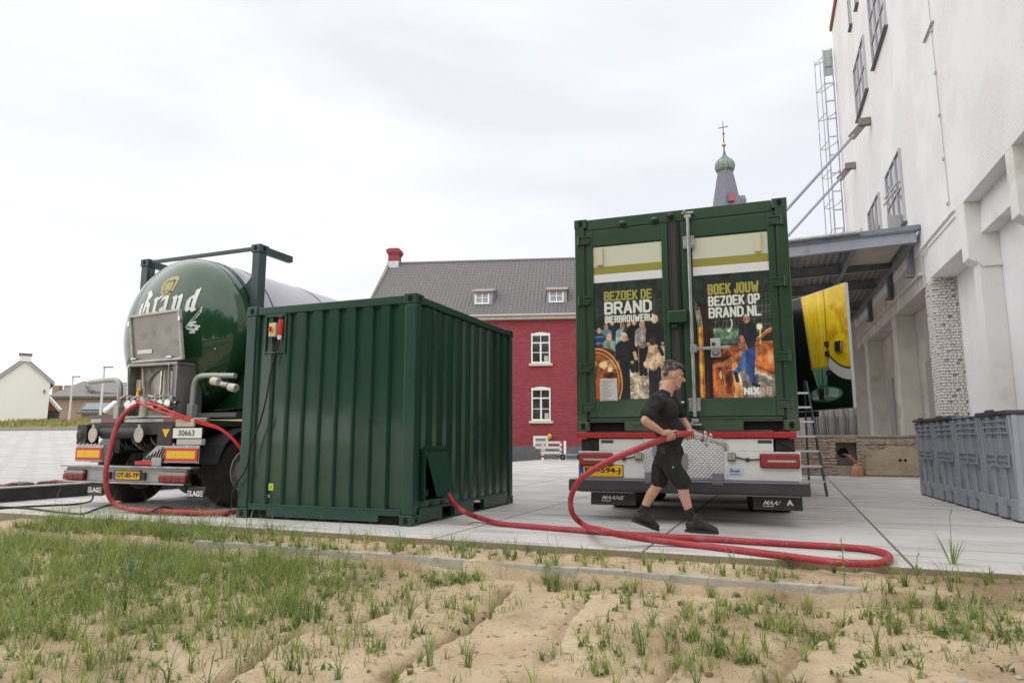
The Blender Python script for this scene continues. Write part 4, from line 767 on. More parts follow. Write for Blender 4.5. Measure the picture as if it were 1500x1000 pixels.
# doors: left x .14-1.16, right 1.25-2.37, z 1.2-3.53
def door(x0, x1, hx):
    z0, z1 = ZB+.165, ZT-.16
    d = MB(); d.box(x0, x1, .035, .075, z0, z1); d.box(x0+.01, x0+.085, .006, .035, z0, z1); d.box(x1-.085, x1-.01, .006, .035, z0, z1)
    d.box(x0+.085, x1-.085, .012, .035, z0, z0+.20); d.box(x0+.085, x1-.085, .010, .035, z1-.20, z1); d.box(x0+.085, x1-.085, .026, .035, z0+.2, z1-.2)
    o = d.build('door', TG, tk, .008)
    s = MB(); s.box(x0-.03, x0+.005, .02, .05, z0-.02, z1+.02); s.box(x1-.005, x1+.03, .02, .05, z0-.02, z1+.02); s.box(x0-.02, x1+.02, .022, .05, z1, z1+.03); s.box(x0-.02, x1+.02, .022, .05, z0-.03, z0)
    s.build('door_seal', SEAL, o, .006)
    for z in (1.32, 1.80, 2.63, 3.40) if hx < 1 else (1.33, 1.85, 2.70, 3.42):
        g = MB(); g.cyl((hx, -.02, z-.06), (hx, -.02, z+.06), .02); sg = 1 if hx < 1 else -1
        g.prism([(hx, z-.045), (hx+sg*.15, z-.02), (hx+sg*.15, z+.02), (hx, z+.045)], 1, -.012, .0); g.box(min(hx, hx+sg*.14), max(hx, hx+sg*.14), -.022, -.0, z+.035, z+.05); g.box(min(hx, hx+sg*.14), max(hx, hx+sg*.14), -.022, -.0, z-.05, z-.035)
        g.build('hinge', TG, o, .003)
    return o
dl = door(.15, 1.16, .06); dr = door(1.30, 2.36, WT-.06)
bx('centre_seal', SEAL, tk, 1.19, 1.26, .0, .05, ZB+.17, ZT-.15, bevel=.01)
bx('centre_overlap', TG, tk, 1.262, 1.30, .02, .07, ZB+.17, ZT-.16)
# locking rod and handle
rod = MB(); rod.cyl((1.40, -.045, ZB+.16), (1.40, -.045, ZT-.14), .021); ro = rod.build('locking_rod', STEEL, tk, smooth=40)
for z in (1.33, 3.25): mb = MB(); mb.box(1.335, 1.465, -.03, -.002, z-.075, z+.075); mb.build('rod_bracket', STEEL, ro, .004); [MB().cyl((1.352+dx, -.036, z+dz), (1.352+dx, -.028, z+dz), .01).build('bolt', CHR, ro) for dx in (0, .095) for dz in (-.05, .05)]
for z, k in ((ZB+.115, 1), (ZT-.12, -1)): mb = MB(); mb.box(1.36, 1.44, -.06, -.03, z-.02, z+.02); mb.box(1.33, 1.47, -.05, .0, z-.045*k-.012, z-.045*k+.012); mb.box(1.35, 1.38, -.07, -.03, z-.05*k, z-.05*k+.03); mb.build('rod_cam', STEEL, ro, .004)
hd = MB(); hd.box(1.40, 1.83, -.058, -.04, 1.955, 1.99); hd.box(1.375, 1.45, -.066, -.03, 1.93, 2.02); hd.build('handle', STEEL, ro, .004)
mb = MB(); mb.box(1.60, 1.71, -.012, .002, 1.87, 2.09); mb.build('handle_plate', mat('pale_zinc', (.5, .51, .53), .45, .4), ro, .004); mb = MB(); mb.box(1.615, 1.65, -.03, -.012, 2.005, 2.04); mb.build('latch_hook', BLK, ro, .003)
mb = MB(); mb.lathe([(.028, -.01), (.04, -.01), (.04, .0), (.028, .0)], (1.655, -.02, 1.925), 1, 16, PI, 2*PI); mb.build('seal_ring', BLK, ro)
bx('lock_box', TG, tk, 1.135, 1.355, -.09, .0, 2.285, 2.43, bevel=.012); bx('lock_knob', TG, tk, 1.17, 1.24, -.05, .0, 2.235, 2.28, bevel=.01)
for x in (.62, 1.01, 1.20): o = MB().ell((x, -.03, ZT-.15+(.07 if x > 1.1 else .04)), (.05, .035, .03), 10).build('lamp_cap', TG if x < 1.1 else BLK, tk, smooth=60)
bx('rail_lug', TG, tk, .68, .78, -.02, .012, ZB+.07, ZB+.105, bevel=.005)
# ---- posters
def lin(c): c = np.array(c, float)/255; return np.where(c <= .04045, c/12.92, ((c+.055)/1.055)**2.4)
class Pic:
    def __init__(s, w_, h_, H, base):      # metres, rows
        s.w = w_; s.h = h_; s.H = H; s.W = int(H*w_/h_); s.im = np.tile(lin(base), (H, s.W, 1)); s.X, s.Z = np.meshgrid(np.linspace(0, w_, s.W), np.linspace(h_, 0, H))
    def put(s, m, c, a=1.): m = (m*a)[..., None]; s.im = s.im*(1-m)+lin(c)*m
    def ell(s, x, z, rx, rz, c, rot=0., a=1., soft=.12):
        dx, dz = s.X-x, s.Z-z; cr_, sr_ = math.cos(rot), math.sin(rot); d = np.sqrt(((dx*cr_+dz*sr_)/rx)**2+((-dx*sr_+dz*cr_)/rz)**2); s.put(np.clip((1-d)/soft+.5, 0, 1), c, a)
    def rect(s, x0, x1, z0, z1, c, a=1.): s.put(((s.X >= x0) & (s.X < x1) & (s.Z >= z0) & (s.Z < z1)).astype(float), c, a)
    def poly(s, pts, c, a=1.):
        m = np.zeros(s.X.shape, bool)
        for (xa, za), (xb, zb) in zip(pts, pts[1:]+pts[:1]):
            cnd = ((za > s.Z) != (zb > s.Z)); xi = (xb-xa)*(s.Z-za)/((zb-za) if zb != za else 1e-9)+xa; m ^= cnd & (s.X < xi)
        s.put(m.astype(float), c, a)
    def line(s, x0, z0, x1, z1, wd, c, a=1.):
        vx, vz = x1-x0, z1-z0; t = np.clip(((s.X-x0)*vx+(s.Z-z0)*vz)/(vx*vx+vz*vz+1e-9), 0, 1); d = np.hypot(s.X-x0-t*vx, s.Z-z0-t*vz); s.put(np.clip((wd-d)/.004+.5, 0, 1), c, a)
    def noise(s, mask, sc, seed, cols, sx=1.):
        n = fbm(s.X*sx, s.Z, sc, seed, 4); n = (n-n.min())/(n.max()-n.min()+1e-9); k = len(cols)-1; i = np.clip((n*k).astype(int), 0, k-1); f = (n*k-i)[..., None]
        cl = np.array([lin(c) for c in cols]); col = cl[i]*(1-f)+cl[i+1]*f; m = mask.astype(float)[..., None]; s.im = s.im*(1-m)+col*m
PRINT = vcmat('poster_print', .38, .15)
GL = {'A': [[(0,0),(.5,1),(1,0)],[(.2,.3),(.8,.3)]], 'B': [[(0,0),(0,1),(.75,1),(1,.88),(1,.65),(.75,.53),(0,.53)],[(.75,.53),(1,.4),(1,.12),(.75,0),(0,0)]], 'D': [[(0,0),(0,1),(.65,1),(1,.8),(1,.2),(.65,0),(0,0)]], 'E': [[(1,1),(0,1),(0,0),(1,0)],[(0,.52),(.85,.52)]],
 'I': [[(.5,0),(.5,1)]], 'J': [[(1,1),(1,.15),(.75,0),(.25,0),(0,.15),(0,.3)]], 'K': [[(0,0),(0,1)],[(1,1),(.1,.45)],[(.35,.6),(1,0)]], 'L': [[(0,1),(0,0),(1,0)]], 'N': [[(0,0),(0,1),(1,0),(1,1)]], 'O': [[(.2,0),(0,.15),(0,.85),(.2,1),(.8,1),(1,.85),(1,.15),(.8,0),(.2,0)]],
 'P': [[(0,0),(0,1),(.8,1),(1,.88),(1,.55),(.8,.43),(0,.43)]], 'R': [[(0,0),(0,1),(.8,1),(1,.88),(1,.6),(.8,.48),(0,.48)],[(.6,.48),(1,0)]], 'U': [[(0,1),(0,.15),(.2,0),(.8,0),(1,.15),(1,1)]], 'W': [[(0,1),(.22,0),(.5,.62),(.78,0),(1,1)]], 'X': [[(0,0),(1,1)],[(0,1),(1,0)]], 'Z': [[(0,1),(1,1),(0,0),(1,0)]], '.': [[(.5,0),(.5,.02)]], '1': [[(.2,.75),(.6,1),(.6,0)]],
 '8': [[(.2,.52),(0,.68),(0,.85),(.2,1),(.8,1),(1,.85),(1,.68),(.8,.52),(.2,.52),(0,.38),(0,.15),(.2,0),(.8,0),(1,.15),(1,.38),(.8,.52)]]}
def letter(p, s, x0, x1, z0, z1, col, k=.088):
    wd = [{'I': .38, '.': .4, ' ': .45, 'W': 1.35, 'J': .85}.get(c, 1.) for c in s]; U = (x1-x0)/(sum(wd)+.0); H_ = z1-z0; x = x0; t = k*H_
    for c, w_ in zip(s, wd):
        a = x+t*1.0; b = x+U*w_-t*1.0-.07*U
        for ln in GL.get(c, []):
            for (xa, za), (xb, zb) in zip(ln[:-1], ln[1:]): p.line(a+(b-a)*xa, z0+t+(H_-2*t)*za, a+(b-a)*xb, z0+t+(H_-2*t)*zb, t, col)
        x += U*w_
def bands(p, w_):
    p.rect(0, w_, 1.645, 1.9, (206, 210, 190)); p.rect(0, w_, 1.545, 1.645, (150, 146, 62)); p.rect(0, w_, 1.445, 1.545, (226, 228, 232))
def copper(p, mask, seed, sx=1.): p.noise(mask, .16, seed, [(28, 10, 6), (72, 32, 18), (124, 62, 32), (190, 112, 62), (110, 52, 28), (236, 186, 130), (70, 30, 16)], sx)
# left poster: visitors around the copper kettles
A_ = Pic(.86, 1.9, 520, (30, 40, 33)); A_.noise(A_.Z < 1.445, .5, 5, [(26, 40, 36), (38, 50, 42)]); 
for k in range(9): A_.line(.05+k*.1, .95, .05+k*.1, 1.2, .0025, (84, 92, 84), .5)
for k in range(4): A_.line(0, .98+k*.06, .86, 1.0+k*.06, .0025, (84, 92, 84), .5)
A_.noise((A_.Z < .62) & (A_.X > .3), .05, 8, [(90, 84, 76), (214, 200, 180), (160, 140, 110), (232, 226, 214), (120, 112, 104)])
def TEX(p, seed):
    n = fbm(p.X, p.Z*.6, .045, seed, 4); n = (n-n.mean())/(n.std()+1e-9); m = vnoise(p.X, p.Z, .012, seed+9)-.5; p.im = np.clip(p.im*(1+.28*np.clip(n, -1.8, 2.2)+.5*m)[..., None], .003, .9)
def figure(p, x, z, s, top, hair, skin, legs=(24, 24, 28), dark=False, faceaway=False):
    z -= .17 if not faceaway else .12; s *= .74
    p.line(x-.03*s, z-.36*s, x-.035*s, z-.85*s, .035*s, legs); p.line(x+.03*s, z-.36*s, x+.035*s, z-.85*s, .035*s, legs)
    p.ell(x, z-.22*s, .092*s, .19*s, top); p.ell(x, z-.12*s, .11*s, .075*s, top); p.line(x-.095*s, z-.12*s, x-.11*s, z-.33*s, .024*s, top); p.line(x+.095*s, z-.12*s, x+.10*s, z-.33*s, .024*s, top)
    p.ell(x, z+.0*s, .046*s, .062*s, hair); 
    if not faceaway: p.ell(x+.004, z-.012*s, .034*s, .048*s, skin); p.ell(x-.01, z-.0*s, .006, .004, (60, 40, 30)); p.ell(x+.016, z-.0*s, .006, .004, (60, 40, 30))
    p.ell(x-.105*s, z-.35*s, .02*s, .022*s, skin); p.ell(x+.10*s, z-.35*s, .02*s, .022*s, skin)
p = A_
for a in [(.235, 1.10, .8, (34, 44, 60), (50, 36, 28), (206, 160, 130)), (.16, 1.06, .8, (96, 130, 150), (180, 130, 90), (210, 164, 130)), (.36, 1.06, .85, (150, 180, 190), (206, 160, 100), (214, 170, 140)), (.44, 1.07, .85, (60, 70, 70), (120, 90, 60), (206, 160, 130)),
          (.50, 1.10, .95, (24, 22, 24), (20, 14, 12), (214, 170, 144)), (.60, 1.06, .95, (160, 150, 150), (196, 170, 130), (214, 170, 144)), (.75, 1.12, 1.15, (22, 24, 30), (190, 176, 140), (206, 160, 130)), (.07, 1.02, 1.0, (44, 62, 92), (40, 28, 22), (200, 150, 120)),
          (.20, .93, .95, (132, 156, 142), (196, 150, 100), (214, 170, 144)), (.38, .92, 1.2, (26, 28, 38), (206, 190, 160), (210, 160, 130))]: figure(p, *a)
for k in range(6): p.rect(.0, .13, .64+k*.04, .652+k*.04, (120, 150, 190) if k % 2 else (20, 30, 50), .8)
figure(p, .72, .80, 1.15, (226, 196, 164), (70, 40, 30), (200, 150, 120), (26, 28, 36), faceaway=True); p.line(.645, .60, .61, .46, .022, (26, 28, 40)); p.line(.795, .60, .83, .52, .022, (26, 28, 40)); p.line(.70, .52, .74, .52, .004, (120, 80, 70))
p.ell(.58, 1.08, .02, .028, (170, 190, 200)); p.ell(.40, .72, .035, .018, (206, 160, 130)); p.line(.5, .55, .52, .48, .02, (200, 170, 130)); TEX(p, 61)
copper(A_, ((A_.X-.0)/.34)**2+((A_.Z-.20)/.44)**2 < 1, 12); copper(A_, ((A_.X-.09)/.18)**2+((A_.Z-.56)/.07)**2 < 1, 15)
for k in range(5): rr = .27+k*.018; th = np.hypot((A_.X-.02)/rr, (A_.Z-.20)/(rr*1.3)); A_.put((abs(th-1) < .022).astype(float)*.7, [(60, 24, 12), (230, 150, 84), (96, 42, 20), (246, 190, 120), (70, 28, 14)][k])
A_.ell(.12, .42, .05, .04, (255, 222, 150)); A_.ell(.20, .36, .03, .03, (255, 232, 180)); A_.rect(0, .17, 0, .26, (214, 104, 40), .55)
p = A_; bands(p, .86); OL_ = (168, 162, 74); WH_ = (226, 230, 224)
letter(p, 'BEZOEK DE', .145, .73, 1.205, 1.325, OL_); letter(p, 'BRAND', .145, .73, 1.035, 1.195, WH_, .095); letter(p, 'BIERBROUWERIJ', .15, .74, .93, 1.02, WH_, .095)
pL = raster('poster', A_.im, .215, 1.078, 1.415, 3.31, .0235, dl, PRINT, 'left door poster of a group of visitors standing behind copper brewing kettles')
# lift the print off the door skin a little: solid sheet
B_ = Pic(.86, 1.9, 520, (30, 40, 33)); p = B_; p.noise(p.Z < 1.445, .5, 25, [(26, 38, 34), (40, 50, 42)])
for k in range(16): p.line(.22+k*.042, .72, .24+k*.042, 1.16, .0028, (110, 116, 104), .7)
for k in range(7): p.line(.2, .74+k*.07, .86, .76+k*.07, .0028, (110, 116, 104), .7)
p.noise((p.Z < .80) & (p.Z > .66) & (p.X > .2) & (p.X < .62), .05, 31, [(30, 56, 44), (70, 120, 86), (150, 176, 150), (40, 80, 60)]); p.rect(.2, .6, .62, .675, (96, 120, 104)); p.rect(.2, .6, .40, .62, (34, 60, 50))
p.noise((p.Z < .42) & (p.X > .34), .08, 33, [(150, 142, 130), (120, 116, 108), (190, 180, 164)]); p.rect(.36, .6, .30, .43, (96, 108, 112), .6)
p.poly([(.60, .30), (.86, .22), (.86, .40), (.6, .42)], (210, 196, 170)); p.noise((p.X > .64) & (p.Z < .63) & (p.Z > .22+.35*abs(.86-p.X)), .12, 37, [(170, 84, 36), (214, 130, 70), (196, 104, 48), (240, 190, 130)]); p.line(.62, .36, .86, .25, .012, (150, 80, 50)); p.line(.60, .30, .86, .19, .02, (206, 200, 186))
p.line(.66, .64, .84, .78, .018, (170, 100, 56)); p.line(.66, .66, .80, .77, .006, (230, 180, 130)); p.line(.70, .60, .71, .80, .008, (220, 190, 120)); p.ell(.70, .80, .035, .04, (196, 190, 150)); p.ell(.70, .80, .024, .028, (232, 228, 200))
copper(p, ((p.X-.27)/.17)**2+((p.Z-.10)/.42)**2 < 1, 41, 2.); copper(p, ((p.X-.34)/.21)**2+((p.Z-.46)/.15)**2 < 1, 45); p.poly([(.16, .38), (.30, .42), (.55, .56), (.56, .53), (.34, .37), (.18, .34)], (206, 130, 84)); p.ell(.44, .18, .04, .26, (236, 160, 96), .12); p.ell(.47, .22, .012, .16, (255, 226, 190), .12)
p.rect(.0, .17, .0, 1.10, (38, 20, 16), .85); p.line(.055, .0, .055, .85, .030, (198, 120, 38)); p.line(.05, 0, .05, .85, .010, (246, 196, 96)); p.line(.055, .85, .03, 1.05, .028, (170, 160, 130)); p.line(.03, 1.05, -.03, 1.16, .026, (110, 104, 90)); p.line(.15, .0, .16, .75, .02, (16, 10, 10)); p.line(.20, .02, .19, .30, .014, (226, 110, 50))
# brewer walking
z_ = p.Z; p.Z = z_*1.17
p.line(.53, .88, .50, .72, .045, (34, 50, 50)); p.line(.56, .63, .50, .42, .045, (74, 110, 168)); p.line(.50, .42, .42, .33, .035, (74, 110, 168)); p.line(.60, .63, .58, .34, .05, (44, 72, 130)); p.line(.58, .34, .62, .18, .034, (44, 72, 130)); p.line(.42, .33, .44, .22, .02, (28, 28, 40)); p.line(.61, .17, .66, .15, .02, (28, 28, 40))
p.ell(.57, .82, .10, .18, (28, 38, 44)); p.ell(.57, .94, .10, .06, (28, 38, 44)); p.line(.50, .80, .54, .64, .028, (170, 116, 96)); p.line(.48, .74, .50, .68, .026, (170, 116, 96)); p.ell(.555, 1.06, .048, .068, (70, 52, 44)); p.ell(.565, 1.045, .038, .055, (190, 146, 122)); p.ell(.56, 1.05, .006, .004, (50, 36, 30)); p.ell(.585, 1.05, .005, .004, (50, 36, 30)); p.line(.56, 1.02, .585, 1.022, .003, (240, 230, 220))
p.Z = z_
for k in range(14): t = k/13; p.ell(.36+.05*math.cos(1.2-2.0*t)+.0, .84+.07*math.sin(-1.1+2.2*t)*1, .006, .006, (240, 240, 236))
p.poly([(.345, .765), (.385, .79), (.38, .75)], (240, 240, 236)); p.ell(.70, .08, .17, .06, (150, 112, 96), a=.0); TEX(p, 71); bands(p, .86); letter(p, 'BOEK JOUW', .155, .72, 1.20, 1.33, OL_); letter(p, 'BEZOEK OP', .155, .725, 1.065, 1.185, WH_); letter(p, 'BRAND.NL', .155, .735, .925, 1.05, WH_)
letter(p, 'NIX', .50, .67, .03, .115, (240, 240, 238), .12); letter(p, '18', .68, .80, .03, .115, (214, 176, 160), .08)
pR = raster('poster', B_.im, 1.435, 2.30, 1.405, 3.305, .0235, dr, PRINT, 'right door poster of a brewer walking past copper kettles')
OLV = mat('olive_print', (.38, .36, .07), .5)
for x0 in (.285, 2.13):
    mb = MB(); mb.box(x0, x0+.075, -.006, .022, 3.07, 3.29); mb.build('vent_cover', mat('cream_vent', (.62, .58, .42), .5), dl if x0 < 1 else dr, .006)
mb = bx('notice_sheet', mat('notice_paper', (.58, .57, .55), .6), dl, .29, .50, .018, .021, 1.385, 1.665)
for k in range(15): bx('print_line', mat('grey_print', (.25, .25, .26), .6), mb, .30+(.0 if k % 3 else .02), .30+random.uniform(.08, .18), .0165, .0175, 1.40+k*.017, 1.405+k*.017)
# ---- side door with beer glass
Q0, Q1 = Vector((5.72, 14.75, 0)), Vector((6.16, 12.35, 0)); dq = (Q1-Q0); QL = dq.length; ang = math.atan2(dq.y, dq.x)
sd_ = bpy.data.objects.new('side_door', None); COL.objects.link(sd_); sd_.parent = tk
tkm = Matrix.LocRotScale(Vector((.787, 8.34, 0)), Euler((0, 0, -R(19.88))), None)
sd_.matrix_basis = tkm.inverted() @ Matrix.LocRotScale(Vector((Q0.x, Q0.y, 0)), Euler((0, 0, ang)), None); sd_['label'] = 'open side door printed with a tall beer glass'
zq0, zq1 = 1.50, 3.82
bx('door_leaf', mat('door_edge_white', (.6, .6, .62), .5), sd_, 0, QL, .01, .07, zq0, zq1, bevel=.004)
C = Pic(QL, zq1-zq0, 260, (12, 34, 26)); p = C; hh = zq1-zq0
def zpx(f): return f*hh
K = QL
p.rect(0, K, 0, hh, (14, 36, 28)); p.rect(0, .62*K, 0, hh, (8, 16, 14), .7)
e0 = lambda rx, rz: ((p.X-1.03*K)/(rx*K))**2+((p.Z-.89*hh)/(rz*hh))**2 < 1
p.put(e0(.50, .67).astype(float), (222, 224, 226)); p.put(e0(.435, .585).astype(float), (30, 40, 16)); p.noise(e0(.42, .57), .25, 51, [(206, 150, 10), (232, 190, 20), (246, 214, 40), (214, 160, 14), (240, 205, 60)])
p.rect(.74*K, K, .86*hh, hh, (238, 205, 40), .5); gl = lambda x: x*K
p.poly([(gl(.43), hh), (gl(.74), hh), (gl(.735), .34*hh), (gl(.53), .34*hh)], (222, 170, 8)); p.noise((p.Z > .36*hh) & (p.X > gl(.445)+gl(.09)*(hh-p.Z)/(.64*hh)) & (p.X < gl(.73)), .12, 55, [(206, 150, 4), (240, 196, 20), (250, 214, 60), (226, 172, 8)], 4.)
p.line(gl(.50), hh, gl(.565), .37*hh, .02, (250, 226, 90), .8); p.line(gl(.67), hh, gl(.68), .37*hh, .02, (250, 222, 84), .8); p.line(gl(.745), hh, gl(.74), .33*hh, .010, (110, 104, 30)); p.line(gl(.435), hh, gl(.525), .34*hh, .008, (150, 150, 90))
p.poly([(gl(.53), .345*hh), (gl(.74), .345*hh), (gl(.71), .20*hh), (gl(.58), .20*hh)], (120, 168, 148)); p.line(gl(.56), .33*hh, gl(.60), .18*hh, .012, (170, 200, 186)); p.line(gl(.66), .33*hh, gl(.66), .18*hh, .016, (50, 84, 74)); p.ell(gl(.68), .125*hh, gl(.21), .062*hh, (104, 148, 130)); p.ell(gl(.68), .14*hh, gl(.17), .038*hh, (172, 204, 188)); p.ell(gl(.65), .15*hh, gl(.08), .06*hh, (84, 124, 112)); p.ell(gl(.56), .10*hh, gl(.05), .015*hh, (206, 222, 212)); p.ell(gl(.80), .11*hh, gl(.05), .015*hh, (190, 212, 200))
p.noise((p.Z < .02*hh), .1, 3, [(10, 30, 22), (14, 38, 30)])
raster('poster', C.im, .01, QL-.01, zq0+.01, zq1-.01, .006, sd_, PRINT)
for xx, zz in ((.89*K, zq0+.50*hh), (.66*K, zq0+.13*hh)): mb = MB(); mb.box(xx-.09, xx+.09, -.04, .004, zz-.10, zz+.10); mb.cur = 1; mb.box(xx-.05, xx+.05, -.048, -.0402, zz-.07, zz+.06); mb.build('door_lock', [CHR, BLK], sd_, .006)
for zz in (.28, .44, .52): bx('latch', BLK, sd_, .73*K, .765*K, -.04, .004, zq0+zz*hh, zq0+(zz+.04)*hh, bevel=.004)
bx('lower_rail', DARK, sd_, .0, .55*K, .0, .06, zq0-.12, zq0-.01)
# ------------------------------------------------------------- TRUCK
tr = thing('delivery_truck', (.787, 8.34, 0), 19.88, 'white and black rear end of a container truck with red lamps and yellow number plate', 'truck')
bx('bed_rail', REDP, tr, .0, 2.46, -.03, .07, .955, 1.02, bevel=.006)
bx('bed_frame', BLK, tr, .1, 2.4, .07, 7.3, .93, 1.03); bx('chassis', mat('chassis_black', (.02, .02, .022), .6), tr, .8, 1.7, .3, 10.5, .55, .93)
mb = MB(); mb.box(.27, 2.22, -.005, .03, .80, .945); mb.box(.02, 2.49, -.006, .03, .485, .80); mb.box(.02, .04, .03, .3, .485, .8); mb.box(2.47, 2.49, .03, .3, .485, .8); mb.build('rear_panel', WHT, tr, .008)
for x0, x1 in ((.04, .25), (2.24, 2.44)):
    mb = MB(); mb.box(x0, x1, .05, .2, .80, .94); mb.build('bracket', BLK, tr, .01); mb = MB(); mb.tube(smoothpath([(x0+.02, .02, .93), (x0+.1, -.01, .88), (x0+.17, .02, .83)]), .012, 6); mb.build('cable', CAB, tr)
def diamond():
    m = mat('tread_plate', (.50, .505, .51), .34, .35, c2=(.58, .585, .59), ns=3, dirt=(.42, .42, .41), ds=5); t = m.node_tree; b = t.nodes['Principled BSDF']; tc = nn(t, 'ShaderNodeTexCoord'); mp = nn(t, 'ShaderNodeMapping'); mp.inputs['Rotation'].default_value = (0, R(45), 0); mp.inputs['Scale'].default_value = (1, 1, 1)
    t.links.new(tc.outputs['Object'], mp.inputs[0]); vr = nn(t, 'ShaderNodeTexWave', bands_direction='X', wave_profile='SIN'); vr.inputs['Scale'].default_value = 10; vr2 = nn(t, 'ShaderNodeTexWave', bands_direction='Z', wave_profile='SIN'); vr2.inputs['Scale'].default_value = 10
    for v in (vr, vr2): t.links.new(mp.outputs[0], v.inputs['Vector']); v.inputs['Distortion'].default_value = 0
    mu = nn(t, 'ShaderNodeMath', operation='MAXIMUM'); t.links.new(vr.outputs['Fac'], mu.inputs[0]); t.links.new(vr2.outputs['Fac'], mu.inputs[1]); bp = nn(t, 'ShaderNodeBump'); bp.inputs['Distance'].default_value = .008; bp.inputs['Strength'].default_value = .9; t.links.new(mu.outputs[0], bp.inputs['Height']); t.links.new(bp.outputs[0], b.inputs['Normal']); return m
bx('tread_plate_panel', diamond(), tr, .80, 1.69, -.02, -.0065, .505, .95, bevel=.003)
bx('rating_plate', mat('brushed_plate', (.33, .33, .34), .4, .6), tr, 1.13, 1.30, -.026, -.0205, .60, .78, bevel=.003)
for x0 in (.30, 2.06): pl_ = bx('badge', mat('dark_badge', (.05, .05, .055), .5), tr, x0, x0+.145, -.011, -.0065, .895, .93, bevel=.002)
lb2 = bx('maker_label', mat('blue_grey_label', (.55, .58, .66), .5), tr, 1.72, 1.90, -.010, -.0065, .535, .625); text('lettering', 'Kraft', 1.75, 1.86, .575, .605, -.0115, BLU, lb2, .04, .3); bx('print_line', BLU, lb2, 1.75, 1.86, -.0115, -.0105, .55, .557); bx('print_mark', BLU, lb2, 1.76, 1.775, -.0115, -.0105, .608, .62)
for x0, x1 in ((.03, .44), (2.07, 2.48)):
    lm = MB(); lm.box(x0, x1, -.055, -.0065, .625, .785); o = lm.build('tail_lamp', REDL, tr, .022, seg=3)
    a, b_ = (x0+.06, x1-.06) if x0 < 1 else (x0+.08, x1-.04); bx('lamp_strip', mat('clear_lamp_strip', (.42, .30, .22), .25), o, a, b_, -.060, -.054, .69, .715); 
    for k in range(9): bx('lamp_cell', mat('lamp_cell_grey', (.5, .44, .36), .3), o, a+.01+k*(b_-a-.03)/9, a+.01+k*(b_-a-.03)/9+.02, -.0625, -.0603, .693, .712)
for x0, s_ in ((.70, 1), (1.735, -1)):
    o = bx('work_lamp', mat('lamp_housing', (.12, .12, .11), .5), tr, x0, x0+.085, -.05, -.021 if x0 < 1 else -.0065, .695, .79, bevel=.006); bx('lamp_glass', mat('lamp_lens_grid', (.42, .41, .33), .25), o, x0+.01, x0+.075, -.054, -.0502, .715, .78, bevel=.003)
    for k in (1, 2): bx('lamp_grid', BLK, o, x0+.01+k*.021, x0+.014+k*.021, -.0565, -.0542, .715, .78)
    xa, xb = (.44, .70) if x0 < 1 else (2.07, 1.82); MB().tube(smoothpath([(xa, -.02, .72), ((xa+xb)/2, -.02, .715), (xb, -.02, .74)]), .008, 6).build('lamp_cable', CAB, tr); MB().ell(((xa+xb)/2, -.022, .715), (.025, .015, .025), 12).build('cable_grommet', BLK, tr, smooth=60)
np_ = bx('number_plate', YEL, tr, .025, .55, -.022, -.010, .505, .635, bevel=.004); bx('blue_band', BLU, np_, .03, .08, -.0245, -.0222, .51, .63); text('lettering', 'BD-594-J', .10, .525, .53, .608, -.0245, BLKP, np_, .03); text('lettering', 'NL', .04, .072, .52, .54, -.0265, WHTP, np_, .02)
pf = MB(); pf.box(.018, .558, -.010, -.0065, .498, .642); pf.build('plate_frame', BLK, np_)
bx('bumper_step', mat('step_grey', (.12, .12, .13), .5, .2), tr, .06, 2.46, -.13, .05, .455, .483, bevel=.004)
mb = MB(); mb.prism([(-.19, .47), (-.20, .36), (-.17, .34), (.0, .34), (.0, .47)], 0, -.06, 2.56); mb.build('bumper', mat('bumper_black', (.028, .028, .032), .38, c2=(.04, .04, .045), ns=4), tr, .01)
bx('bumper_edge', mat('step_edge', (.2, .2, .24), .4), tr, -.05, 2.55, -.195, -.02, .4705, .478)
for x0 in (.83, 1.565): mb = MB(); mb.prism([(-.10, .56), (-.19, .50), (-.2, .44), (-.17, .44), (-.05, .5), (-.02, .56)], 0, x0, x0+.12); mb.build('tow_bracket', mat('tow_bracket_grey', (.09, .09, .11), .4), tr, .008)
for x0, x1 in ((.17, .70), (1.98, 2.48)):
    o = MB().prism([(-.03, .33), (-.045, .18), (-.03, .18), (-.015, .33)], 0, x0, x1).build('mudflap', BLK, tr, .004); bx('flap_rail', mat('pale_rail', (.5, .48, .42), .5), tr, x0-.13 if x0 < 1 else x0-.28, x1-.02, -.07, -.01, .325, .338)
    if x0 < 1: text('lettering', 'MAANS', x0+.13, x0+.40, .245, .29, -.052, WHTP, o, .01, .5); bx('print_line', WHTP, o, x0+.13, x0+.24, -.0515, -.049, .226, .232)
    else: text('lettering', 'MAA/', x0+.10, x0+.29, .235, .285, -.052, WHTP, o, .01, .5); text('lettering', 'A', x0+.34, x0+.41, .235, .295, -.052, WHTP, o, .06); bx('print_line', WHTP, o, x0+.10, x0+.21, -.0515, -.049, .218, .224)
